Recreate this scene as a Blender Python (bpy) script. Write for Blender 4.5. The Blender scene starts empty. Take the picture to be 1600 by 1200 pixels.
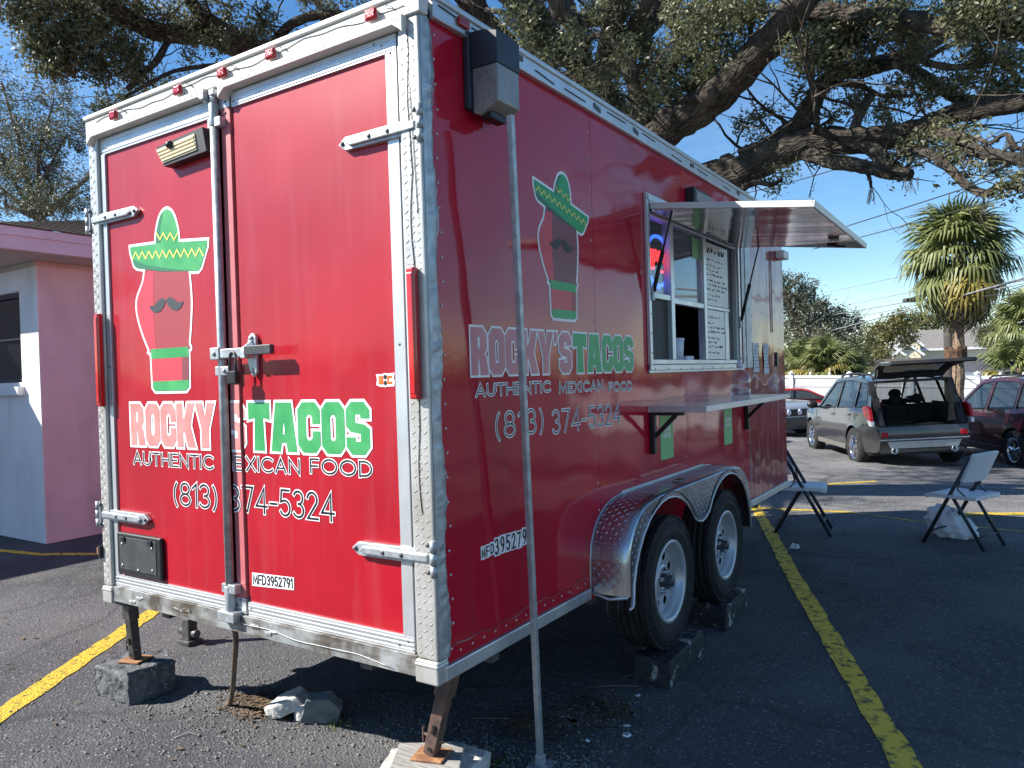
import bpy, bmesh, math, random
import numpy as np
from mathutils import Vector, Matrix
from mathutils.geometry import tessellate_polygon
random.seed(7)
rng = np.random.default_rng(7)
S = bpy.context.scene
COL = S.collection
PI = math.pi

# ---------------------------------------------------------------- camera, sky, sun, exposure
cd = bpy.data.cameras.new('camera')
cam = bpy.data.objects.new('camera', cd)
COL.objects.link(cam)
_r = Vector((0.83629755, 0.54745152, -0.0300539))
_u = Vector((0.01917978, 0.02557037, 0.99948902))
_f = Vector((-0.54794027, 0.83644665, -0.01088443))
cam.matrix_world = Matrix(((_r.x, _u.x, -_f.x, 1.6924), (_r.y, _u.y, -_f.y, -2.0867), (_r.z, _u.z, -_f.z, 1.5944), (0, 0, 0, 1)))
cd.sensor_width = 36.0
cd.lens = 36.0 * 1183.23 / 1600.0
cd.clip_start = 0.05
cd.clip_end = 3000
S.camera = cam
S.render.resolution_x, S.render.resolution_y = 1024, 768

SUN = Vector((-1.0, -0.80, 1.0)).normalized()
world = bpy.data.worlds.new('World')
S.world = world
world.use_nodes = True
wn = world.node_tree
sky = wn.nodes.new('ShaderNodeTexSky')
sky.sky_type = 'NISHITA'
sky.sun_disc = False
sky.sun_elevation = math.asin(SUN.z)
sky.sun_rotation = math.atan2(SUN.x, SUN.y)
sky.air_density = 1.0
sky.dust_density = 0.0
sky.ozone_density = 3.0
bg = wn.nodes['Background']
bg.inputs['Strength'].default_value = 0.086
# thin high cloud
tc = wn.nodes.new('ShaderNodeTexCoord')
mp = wn.nodes.new('ShaderNodeMapping')
mp.inputs['Scale'].default_value = (1.2, 1.2, 3.6)
mp.inputs['Rotation'].default_value = (0.1, 0.15, 0.5)
nz = wn.nodes.new('ShaderNodeTexNoise')
nz.inputs['Scale'].default_value = 2.1
nz.inputs['Detail'].default_value = 7
nz.inputs['Roughness'].default_value = 0.62
rp = wn.nodes.new('ShaderNodeValToRGB')
rp.color_ramp.elements[0].position = 0.50
rp.color_ramp.elements[0].color = (0, 0, 0, 1)
rp.color_ramp.elements[1].position = 0.95
rp.color_ramp.elements[1].color = (0.30, 0.30, 0.30, 1)
mx = wn.nodes.new('ShaderNodeMix')
mx.data_type = 'RGBA'
mx.inputs[7].default_value = (7.2, 7.6, 8.2, 1)
wn.links.new(tc.outputs['Generated'], mp.inputs['Vector'])
wn.links.new(mp.outputs[0], nz.inputs['Vector'])
wn.links.new(nz.outputs['Fac'], rp.inputs[0])
wn.links.new(rp.outputs['Color'], mx.inputs[0])
hs = wn.nodes.new('ShaderNodeHueSaturation')
hs.inputs['Saturation'].default_value = 1.22
wn.links.new(sky.outputs[0], hs.inputs['Color'])
wn.links.new(hs.outputs[0], mx.inputs[6])
wn.links.new(mx.outputs[2], bg.inputs['Color'])
sd = bpy.data.lights.new('sun', 'SUN')
sd.energy = 5.0
sd.angle = math.radians(0.53)
sd.color = (1.0, 0.955, 0.88)
sun = bpy.data.objects.new('sun', sd)
COL.objects.link(sun)
sun.rotation_euler = SUN.to_track_quat('Z', 'Y').to_euler()
sun.location = (-20, -16, 24)
S.view_settings.view_transform = 'Standard'
S.view_settings.look = 'None'
S.view_settings.gamma = 1.0
S.view_settings.use_curve_mapping = False
S.view_settings.exposure = 1.10
S.cycles.use_denoising = True
S.cycles.max_bounces = 8
S.cycles.transparent_max_bounces = 16

# ---------------------------------------------------------------- materials
MATS = {}
def mat(name, col, rough=0.5, metal=0.0, spec=0.5, coat=0.0, coat_rough=0.05, var=0.0, vscale=8.0, col2=None, cpos=(0.4, 0.65),
        bump=0.0, bscale=40.0, bdist=0.01, stretch=(1, 1, 1), wave=0.0, wscale=1.5, rvar=0.0, emit=None, estr=0.0, alpha=1.0, trans=0.0, ior=1.45,
        detail=4.0, coord='Object', speck=None, sscale=160.0, voro=0.0, vbscale=60.0, sub=0.0, streak=None):
    m = bpy.data.materials.new(name)
    m.use_nodes = True
    nt = m.node_tree
    N, K = nt.nodes, nt.links
    b = N['Principled BSDF']
    b.inputs['Base Color'].default_value = (*col, 1)
    b.inputs['Roughness'].default_value = rough
    b.inputs['Metallic'].default_value = metal
    b.inputs['Specular IOR Level'].default_value = spec
    b.inputs['Coat Weight'].default_value = coat
    b.inputs['Coat Roughness'].default_value = coat_rough
    b.inputs['IOR'].default_value = ior
    b.inputs['Transmission Weight'].default_value = trans
    b.inputs['Alpha'].default_value = alpha
    if emit:
        b.inputs['Emission Color'].default_value = (*emit, 1)
        b.inputs['Emission Strength'].default_value = estr
    t = N.new('ShaderNodeTexCoord')
    mpn = N.new('ShaderNodeMapping')
    mpn.inputs['Scale'].default_value = stretch
    if coord == 'along':                                 # coordinates wrapped round a limb and drawn out along it
        at_ = N.new('ShaderNodeAttribute')
        at_.attribute_name = 'along'
        K.new(at_.outputs['Vector'], mpn.inputs['Vector'])
        coord = 'Object'
    else: K.new(t.outputs[coord], mpn.inputs['Vector'])
    def noise(sc, det=detail, rough_=0.6):
        n = N.new('ShaderNodeTexNoise')
        n.inputs['Scale'].default_value = sc
        n.inputs['Detail'].default_value = det
        n.inputs['Roughness'].default_value = rough_
        K.new(mpn.outputs[0], n.inputs['Vector'])
        return n
    c_out = None
    if var or col2:
        n = noise(vscale)
        r = N.new('ShaderNodeValToRGB')
        c2 = col2 if col2 else tuple(max(0, c * (1 - var)) for c in col)
        c1 = col if col2 else tuple(min(1, c * (1 + var)) for c in col)
        r.color_ramp.elements[0].position, r.color_ramp.elements[1].position = cpos
        r.color_ramp.elements[0].color = (*c2, 1)
        r.color_ramp.elements[1].color = (*c1, 1)
        K.new(n.outputs['Fac'], r.inputs[0])
        c_out = r.outputs['Color']
        if rvar:
            mr = N.new('ShaderNodeMapRange')
            mr.inputs[3].default_value = max(0.02, rough - rvar)
            mr.inputs[4].default_value = min(1, rough + rvar)
            n2 = noise(vscale * 1.7)
            K.new(n2.outputs['Fac'], mr.inputs[0])
            K.new(mr.outputs[0], b.inputs['Roughness'])
    if streak:                                           # (colour, scale, amount, stretch) dirt that has run down or gathered
        ms = N.new('ShaderNodeMapping')
        ms.inputs['Scale'].default_value = streak[3]
        K.new(t.outputs[coord], ms.inputs['Vector'])
        n = N.new('ShaderNodeTexNoise')
        n.inputs['Scale'].default_value = streak[1]
        n.inputs['Detail'].default_value = 6
        K.new(ms.outputs[0], n.inputs['Vector'])
        mr = N.new('ShaderNodeMapRange')
        mr.inputs[1].default_value = 0.5
        mr.inputs[2].default_value = 0.78
        mr.inputs[4].default_value = streak[2]
        K.new(n.outputs['Fac'], mr.inputs[0])
        mxn = N.new('ShaderNodeMix')
        mxn.data_type = 'RGBA'
        K.new(mr.outputs[0], mxn.inputs[0])
        if c_out: K.new(c_out, mxn.inputs[6])
        else: mxn.inputs[6].default_value = (*col, 1)
        mxn.inputs[7].default_value = (*streak[0], 1)
        c_out = mxn.outputs[2]
    if speck:                                            # (colour, threshold) light stones in the binder
        v = N.new('ShaderNodeTexVoronoi')
        v.inputs['Scale'].default_value = sscale
        K.new(mpn.outputs[0], v.inputs['Vector'])
        sp = N.new('ShaderNodeSeparateColor')
        K.new(v.outputs['Color'], sp.inputs[0])
        mr = N.new('ShaderNodeMapRange')
        mr.inputs[1].default_value = speck[1]
        mr.inputs[2].default_value = 1.0
        K.new(sp.outputs[0], mr.inputs[0])
        mxn = N.new('ShaderNodeMix')
        mxn.data_type = 'RGBA'
        K.new(mr.outputs[0], mxn.inputs[0])
        if c_out: K.new(c_out, mxn.inputs[6])
        else: mxn.inputs[6].default_value = (*col, 1)
        mxn.inputs[7].default_value = (*speck[0], 1)
        c_out = mxn.outputs[2]
    if c_out: K.new(c_out, b.inputs['Base Color'])
    last = None
    for kind, amt, sc, dist in (('w', wave, wscale, 0.05), ('n', bump, bscale, bdist), ('v', voro, vbscale, bdist)):
        if not amt: continue
        bp = N.new('ShaderNodeBump')
        bp.inputs['Strength'].default_value = amt
        bp.inputs['Distance'].default_value = dist
        if kind == 'v':
            n = N.new('ShaderNodeTexVoronoi')
            n.inputs['Scale'].default_value = sc
            K.new(mpn.outputs[0], n.inputs['Vector'])
            K.new(n.outputs['Distance'], bp.inputs['Height'])
        else:
            n = noise(sc, 1.0 if kind == 'w' else 5.0)
            K.new(n.outputs['Fac'], bp.inputs['Height'])
        if last: K.new(last.outputs[0], bp.inputs['Normal'])
        last = bp
    if last:
        K.new(last.outputs[0], b.inputs['Normal'])
        if wave and coat: K.new(last.outputs[0], b.inputs['Coat Normal'])
    MATS[name] = m
    return m

RED = (0.40, 0.006, 0.022)
mat('red_skin', (0.49, 0.005, 0.026), 0.5, spec=0.08, coat=0.75, coat_rough=0.02, var=0.10, vscale=1.3, wave=0.26, wscale=1.9, bump=0.02, bscale=60, streak=((0.22, 0.05, 0.05), 9, 0.25, (1, 1, 0.12)))
mat('red_door', (0.37, 0.0015, 0.013), 0.42, spec=0.36, coat=0.35, coat_rough=0.07, var=0.12, vscale=1.2, wave=0.22, wscale=1.8, streak=((0.36, 0.06, 0.07), 18, 0.28, (1, 1, 0.09)))
mat('red_strip', (0.50, 0.13, 0.14), 0.5, var=0.1, vscale=12, coat=0.2)
mat('red_worn', (0.33, 0.010, 0.018), 0.5, spec=0.15, coat=0.8, coat_rough=0.06, wave=0.25, wscale=3.2, streak=((0.42, 0.30, 0.30), 10, 0.7, (1, 1, 0.10)))
mat('aluminium', (0.62, 0.64, 0.66), 0.42, 0.75, var=0.10, vscale=6, stretch=(1, 1, 0.2), bump=0.05, bscale=30, rvar=0.12)
mat('bright_aluminium', (0.60, 0.62, 0.64), 0.36, 0.6, var=0.06, vscale=5, streak=((0.45, 0.43, 0.38), 12, 0.35, (1, 1, 0.3)))
mat('tread_plate', (0.50, 0.50, 0.52), 0.24, 0.95, var=0.12, vscale=5, bump=0.06, bscale=25, rvar=0.08, streak=((0.30, 0.27, 0.23), 9, 0.5, (1, 1, 0.5)))
mat('tread_white', (0.52, 0.51, 0.485), 0.36, 0.45, var=0.10, vscale=6, bump=0.1, bscale=30, streak=((0.36, 0.31, 0.24), 13, 0.6, (1, 1, 0.4)))
mat('white_trim', (0.66, 0.65, 0.61), 0.40, var=0.06, vscale=4, streak=((0.50, 0.45, 0.36), 10, 0.4, (0.5, 1, 1)))
mat('galvanised', (0.42, 0.45, 0.47), 0.48, 0.6, var=0.18, vscale=22, rvar=0.12, bump=0.04, bscale=40)
mat('galv_dirty', (0.36, 0.37, 0.37), 0.55, 0.5, col2=(0.11, 0.09, 0.07), cpos=(0.38, 0.60), vscale=9, bump=0.25, bscale=24, streak=((0.60, 0.60, 0.58), 14, 0.6, (0.3, 1, 1)))
mat('steel_dark', (0.10, 0.10, 0.10), 0.5, 0.5, var=0.3, vscale=20)
mat('rust', (0.17, 0.10, 0.075), 0.75, 0.2, col2=(0.075, 0.05, 0.045), vscale=14, bump=0.3, bscale=60)
mat('rust_plate', (0.42, 0.22, 0.10), 0.8, col2=(0.22, 0.10, 0.05), vscale=24, bump=0.2, bscale=50)
mat('cable', (0.15, 0.11, 0.08), 0.75, col2=(0.09, 0.065, 0.05), vscale=20)
mat('black_plastic', (0.018, 0.018, 0.020), 0.45, var=0.2, vscale=20, bump=0.05, bscale=200)
mat('grey_plastic', (0.055, 0.057, 0.062), 0.45, var=0.2, vscale=12)
mat('bronze_housing', (0.030, 0.032, 0.045), 0.42, var=0.15, vscale=6)
mat('rubber', (0.018, 0.018, 0.019), 0.78, var=0.3, vscale=18, bump=0.12, bscale=120, streak=((0.07, 0.065, 0.06), 7, 0.35, (1, 1, 1)))
mat('wheel_paint', (0.50, 0.51, 0.54), 0.33, 0.4, var=0.06, vscale=10)
mat('chrome', (0.78, 0.78, 0.80), 0.12, 1.0)
mat('stainless', (0.60, 0.60, 0.61), 0.13, 1.0, wave=0.10, wscale=2.6, stretch=(0.5, 2.0, 1))
mat('shelf_metal', (0.55, 0.55, 0.58), 0.18, 1.0, var=0.06, wave=0.05, wscale=4)
mat('tail_red', (0.50, 0.006, 0.012), 0.22, coat=0.8, coat_rough=0.05)
mat('marker_red', (0.36, 0.003, 0.010), 0.2, spec=0.3, coat=0.6, bump=0.3, bscale=150)
mat('lens_clear', (0.30, 0.285, 0.25), 0.35, trans=0.0, coat=0.6, col2=(0.17, 0.16, 0.16), vscale=5, stretch=(1, 1, 0.6), voro=0.25, vbscale=110)
mat('led_cream', (0.72, 0.62, 0.38), 0.4, coat=0.5)
mat('decal_white', (0.90, 0.895, 0.90), 0.45)
mat('decal_pink', (0.56, 0.27, 0.25), 0.5, col2=(0.50, 0.20, 0.19), vscale=9)
mat('decal_pink_dusk', (0.66, 0.25, 0.27), 0.4, col2=(0.58, 0.20, 0.22), vscale=9)
mat('decal_green', (0.07, 0.36, 0.125), 0.45, col2=(0.03, 0.28, 0.085), vscale=6)
mat('decal_green_deep', (0.02, 0.36, 0.11), 0.4)
mat('decal_shadow_green', (0.03, 0.17, 0.09), 0.45)
mat('decal_yellow', (0.85, 0.80, 0.16), 0.45)
mat('decal_coral', (0.68, 0.055, 0.08), 0.4)
mat('decal_rose', (0.34, 0.055, 0.065), 0.4)
mat('decal_rose_dark', (0.22, 0.055, 0.07), 0.4)
mat('decal_black', (0.016, 0.016, 0.018), 0.4)
mat('decal_orange', (0.85, 0.14, 0.02), 0.4)
mat('decal_char', (0.06, 0.06, 0.065), 0.4)
mat('sticker_green', (0.20, 0.55, 0.22), 0.45)
mat('paper', (0.72, 0.72, 0.72), 0.6, col2=(0.55, 0.54, 0.55), vscale=7)
mat('board_white', (0.80, 0.80, 0.80), 0.35, var=0.05)
mat('ink', (0.03, 0.03, 0.035), 0.6)
mat('tape', (0.62, 0.60, 0.62), 0.4, col2=(0.40, 0.26, 0.27), vscale=14)
mat('interior', (0.035, 0.035, 0.036), 0.5, var=0.2)
mat('interior_dark', (0.03, 0.03, 0.032), 0.6)
mat('cardboard', (0.32, 0.20, 0.11), 0.8)
mat('neon_blue', (0.02, 0.06, 0.5), 0.3, emit=(0.03, 0.12, 1.0), estr=2.6)
mat('neon_red', (0.5, 0.02, 0.02), 0.3, emit=(1.0, 0.03, 0.03), estr=2.6)
mat('cup', (0.72, 0.75, 0.80), 0.5)
mat('bag', (0.78, 0.79, 0.82), 0.35, bump=0.4, bscale=18, bdist=0.02)
mat('chair_plastic', (0.74, 0.75, 0.76), 0.42, bump=0.05, bscale=150)
mat('chair_frame', (0.035, 0.042, 0.050), 0.4, 0.2)
mat('concrete_dark', (0.125, 0.13, 0.135), 0.85, col2=(0.06, 0.064, 0.07), vscale=9, bump=0.35, bscale=70, speck=((0.3, 0.3, 0.3), 0.93), sscale=120)
mat('concrete', (0.58, 0.56, 0.51), 0.9, col2=(0.42, 0.41, 0.38), vscale=10, bump=0.45, bscale=60)
mat('concrete_grey', (0.19, 0.20, 0.21), 0.9, col2=(0.10, 0.11, 0.12), vscale=10, bump=0.45, bscale=60)
mat('block_paint', (0.022, 0.024, 0.028), 0.7, col2=(0.30, 0.29, 0.27), cpos=(0.37, 0.43), vscale=11, bump=0.4, bscale=40)
mat('timber', (0.38, 0.36, 0.33), 0.85, col2=(0.22, 0.21, 0.2), vscale=10, stretch=(1, 8, 8), bump=0.2, bscale=30)
mat('asphalt', (0.098, 0.099, 0.105), 0.92, col2=(0.046, 0.047, 0.052), vscale=0.55, detail=9, cpos=(0.36, 0.66), speck=((0.20, 0.195, 0.185), 0.86), sscale=95, bump=0.55, bscale=70, bdist=0.012, voro=0.55, vbscale=95,
    streak=((0.16, 0.155, 0.148), 1.3, 0.6, (1, 1, 1)))
def brighten_far_lot():                                         # asphalt past the trailer painted paler, for its brightness at grazing angles
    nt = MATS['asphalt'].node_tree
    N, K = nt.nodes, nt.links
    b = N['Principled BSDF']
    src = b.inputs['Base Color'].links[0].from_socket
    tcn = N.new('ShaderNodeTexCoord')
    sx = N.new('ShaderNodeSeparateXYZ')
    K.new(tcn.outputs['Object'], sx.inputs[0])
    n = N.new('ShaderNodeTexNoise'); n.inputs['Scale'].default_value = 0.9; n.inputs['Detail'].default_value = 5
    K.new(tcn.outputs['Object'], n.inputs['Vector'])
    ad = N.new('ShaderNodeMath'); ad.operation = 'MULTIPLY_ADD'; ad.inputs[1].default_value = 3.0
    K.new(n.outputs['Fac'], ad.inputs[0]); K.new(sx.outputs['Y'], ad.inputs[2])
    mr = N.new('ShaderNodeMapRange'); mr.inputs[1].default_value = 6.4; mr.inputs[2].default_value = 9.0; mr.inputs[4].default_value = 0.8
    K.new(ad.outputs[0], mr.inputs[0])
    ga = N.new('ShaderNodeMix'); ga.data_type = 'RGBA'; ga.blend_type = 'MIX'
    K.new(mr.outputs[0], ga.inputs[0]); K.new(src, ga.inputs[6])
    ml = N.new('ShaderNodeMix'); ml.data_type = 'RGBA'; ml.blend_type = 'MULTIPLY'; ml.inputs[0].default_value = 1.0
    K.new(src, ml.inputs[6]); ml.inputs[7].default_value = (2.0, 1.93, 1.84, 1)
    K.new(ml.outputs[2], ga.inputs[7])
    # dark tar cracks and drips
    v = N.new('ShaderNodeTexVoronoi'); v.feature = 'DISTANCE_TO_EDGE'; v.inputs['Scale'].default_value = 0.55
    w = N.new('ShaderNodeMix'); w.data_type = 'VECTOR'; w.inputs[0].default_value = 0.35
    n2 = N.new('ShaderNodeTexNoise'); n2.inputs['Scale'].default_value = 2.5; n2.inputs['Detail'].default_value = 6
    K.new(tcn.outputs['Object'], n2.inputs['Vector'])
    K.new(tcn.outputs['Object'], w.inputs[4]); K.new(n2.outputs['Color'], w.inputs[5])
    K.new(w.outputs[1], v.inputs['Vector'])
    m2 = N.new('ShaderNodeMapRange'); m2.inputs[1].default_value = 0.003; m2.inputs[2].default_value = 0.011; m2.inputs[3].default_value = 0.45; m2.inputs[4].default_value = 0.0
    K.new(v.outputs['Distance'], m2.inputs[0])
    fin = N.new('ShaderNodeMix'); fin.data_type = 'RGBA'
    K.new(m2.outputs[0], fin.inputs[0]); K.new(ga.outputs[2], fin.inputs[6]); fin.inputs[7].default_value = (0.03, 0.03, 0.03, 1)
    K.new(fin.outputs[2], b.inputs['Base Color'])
brighten_far_lot()
mat('road_yellow', (0.56, 0.39, 0.03), 0.8, col2=(0.16, 0.125, 0.03), cpos=(0.34, 0.50), vscale=30, detail=7, bump=0.55, bscale=70, voro=0.5, vbscale=95)
mat('road_yellow_boosted', (0.90, 0.58, 0.06), 0.8, col2=(0.08, 0.07, 0.04), cpos=(0.36, 0.50), vscale=17, detail=7, bump=0.5, bscale=70)  # worn line paint, its yellow raised to make up for bluish shade
mat('pink_wall', (0.78, 0.61, 0.64), 0.85, var=0.05, vscale=2.5, bump=0.35, bscale=70, streak=((0.42, 0.33, 0.34), 2.2, 0.55, (1.5, 1.5, 0.35)))
mat('white_wall', (0.84, 0.83, 0.82), 0.85, var=0.04, vscale=2.5, bump=0.35, bscale=70, streak=((0.55, 0.53, 0.50), 2.2, 0.5, (1.5, 1.5, 0.35)))
mat('lilac_fascia', (0.74, 0.60, 0.72), 0.7, var=0.05, vscale=4)
mat('soffit', (0.55, 0.50, 0.45), 0.85, var=0.06)
mat('shingle', (0.125, 0.095, 0.072), 0.95, col2=(0.07, 0.055, 0.045), vscale=20, bump=0.4, bscale=60)
mat('shingle_grey', (0.22, 0.20, 0.185), 0.95, col2=(0.15, 0.14, 0.13), vscale=6, bump=0.3, bscale=30)
mat('shingle_dark', (0.09, 0.09, 0.10), 0.95, col2=(0.06, 0.06, 0.07), vscale=6)
mat('cream_wall', (0.80, 0.72, 0.52), 0.85, var=0.05)
mat('vinyl', (0.72, 0.72, 0.72), 0.45, var=0.03, vscale=2)
mat('glass_dark', (0.008, 0.009, 0.011), 0.06, spec=0.6)
mat('bark', (0.090, 0.073, 0.057), 0.95, col2=(0.022, 0.018, 0.015), vscale=18, coord='along', cpos=(0.36, 0.60), bump=1.0, bscale=24, bdist=0.05, voro=0.9, vbscale=30, detail=8, streak=((0.20, 0.17, 0.13), 3, 0.6, (1, 1, 1)))
mat('bark_pale', (0.20, 0.17, 0.135), 0.95, col2=(0.09, 0.075, 0.06), vscale=9, bump=0.7, bscale=18, bdist=0.04)
mat('boot_fibre', (0.16, 0.085, 0.045), 0.95, col2=(0.05, 0.03, 0.02), vscale=9, bump=0.5, bscale=30)
mat('palm_bark', (0.30, 0.21, 0.14), 0.95, col2=(0.14, 0.10, 0.07), vscale=14, bump=0.5, bscale=25, bdist=0.03)
mat('pole_wood', (0.05, 0.045, 0.042), 0.9)
mat('wire', (0.03, 0.03, 0.033), 0.6)
mat('wire_grey', (0.22, 0.23, 0.25), 0.6)
mat('litter', (0.17, 0.115, 0.07), 0.9, col2=(0.08, 0.055, 0.035), vscale=5)
mat('pebble', (0.24, 0.23, 0.21), 0.9, col2=(0.12, 0.12, 0.12), vscale=7)
mat('scrap_white', (0.75, 0.75, 0.76), 0.6)
mat('soil', (0.115, 0.095, 0.075), 0.95, col2=(0.055, 0.05, 0.046), vscale=7, bump=0.7, bscale=50, bdist=0.015)
mat('weed', (0.11, 0.13, 0.03), 0.8, var=0.3)

def leaf_mat(name, c1, c2, tl=0.35, vs=2.2):
    m = bpy.data.materials.new(name)
    m.use_nodes = True
    N, K = m.node_tree.nodes, m.node_tree.links
    b = N['Principled BSDF']
    out = N['Material Output']
    t = N.new('ShaderNodeTexCoord')
    n = N.new('ShaderNodeTexNoise')
    n.inputs['Scale'].default_value = vs
    n.inputs['Detail'].default_value = 6
    n.inputs['Roughness'].default_value = 0.8
    K.new(t.outputs['Object'], n.inputs['Vector'])
    r = N.new('ShaderNodeValToRGB')
    r.color_ramp.elements[0].position, r.color_ramp.elements[1].position = 0.36, 0.64
    r.color_ramp.elements[0].color = (*c1, 1)
    r.color_ramp.elements[1].color = (*c2, 1)
    K.new(n.outputs['Fac'], r.inputs[0])
    K.new(r.outputs[0], b.inputs['Base Color'])
    b.inputs['Roughness'].default_value = 0.5
    tr = N.new('ShaderNodeBsdfTranslucent')
    K.new(r.outputs[0], tr.inputs['Color'])
    ms = N.new('ShaderNodeMixShader')
    ms.inputs[0].default_value = tl
    K.new(b.outputs[0], ms.inputs[1])
    K.new(tr.outputs[0], ms.inputs[2])
    K.new(ms.outputs[0], out.inputs['Surface'])
    MATS[name] = m
leaf_mat('oak_leaf', (0.075, 0.085, 0.040), (0.23, 0.235, 0.125), 0.32, 3.0)
leaf_mat('thin_leaf', (0.075, 0.085, 0.05), (0.18, 0.18, 0.11), 0.25, 2.0)
leaf_mat('bush_leaf', (0.045, 0.06, 0.022), (0.12, 0.13, 0.05), 0.25, 0.8)
leaf_mat('gold_leaf', (0.07, 0.08, 0.025), (0.19, 0.17, 0.05), 0.25, 0.8)
leaf_mat('palm_leaf', (0.11, 0.14, 0.045), (0.22, 0.24, 0.085), 0.25, 1.2)
leaf_mat('palm_yellow', (0.20, 0.165, 0.04), (0.33, 0.27, 0.07), 0.25, 1.2)
leaf_mat('palm_dead', (0.20, 0.15, 0.10), (0.30, 0.24, 0.17), 0.2, 1.2)
leaf_mat('moss', (0.16, 0.155, 0.125), (0.25, 0.24, 0.20), 0.3, 3.0)

def glass_mat(name, tint, refl=0.10):
    m = bpy.data.materials.new(name)
    m.use_nodes = True
    N, K = m.node_tree.nodes, m.node_tree.links
    N.remove(N['Principled BSDF'])
    out = N['Material Output']
    g = N.new('ShaderNodeBsdfGlossy')
    g.inputs['Roughness'].default_value = 0.02
    g.inputs['Color'].default_value = (0.95, 0.97, 1, 1)
    tp = N.new('ShaderNodeBsdfTransparent')
    tp.inputs['Color'].default_value = (*tint, 1)
    lw = N.new('ShaderNodeLayerWeight')
    lw.inputs['Blend'].default_value = 0.5
    fr = N.new('ShaderNodeMath')
    fr.operation = 'POWER'
    fr.inputs[1].default_value = 4.5
    K.new(lw.outputs['Facing'], fr.inputs[0])
    ma = N.new('ShaderNodeMath')
    ma.operation = 'MULTIPLY_ADD'
    ma.inputs[1].default_value = 0.9
    ma.inputs[2].default_value = refl
    ma.use_clamp = True
    K.new(fr.outputs[0], ma.inputs[0])
    ms = N.new('ShaderNodeMixShader')
    K.new(ma.outputs[0], ms.inputs[0])
    K.new(tp.outputs[0], ms.inputs[1])
    K.new(g.outputs[0], ms.inputs[2])
    K.new(ms.outputs[0], out.inputs['Surface'])
    MATS[name] = m
glass_mat('car_glass', (0.26, 0.29, 0.30), 0.05)
glass_mat('window_glass', (0.70, 0.72, 0.72), 0.06)
glass_mat('clear_plastic', (0.86, 0.90, 0.95), 0.07)
def car_paint(name, col, metal=0.5, rough=0.32):
    mat(name, col, rough, metal, coat=1.0, coat_rough=0.03)
car_paint('paint_grey', (0.075, 0.074, 0.073), 0.6)
car_paint('paint_maroon', (0.10, 0.008, 0.014), 0.4)
car_paint('paint_silver', (0.50, 0.52, 0.54), 0.5)
car_paint('paint_red', (0.34, 0.015, 0.02), 0.2)
car_paint('paint_black', (0.012, 0.012, 0.014), 0.2)
mat('taupe_trim', (0.17, 0.16, 0.145), 0.5, 0.3)
mat('silver_trim', (0.52, 0.52, 0.53), 0.35, 0.6)
mat('lamp_white', (0.75, 0.75, 0.78), 0.15, coat=1)
mat('seat_cloth', (0.022, 0.022, 0.024), 0.9)

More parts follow.
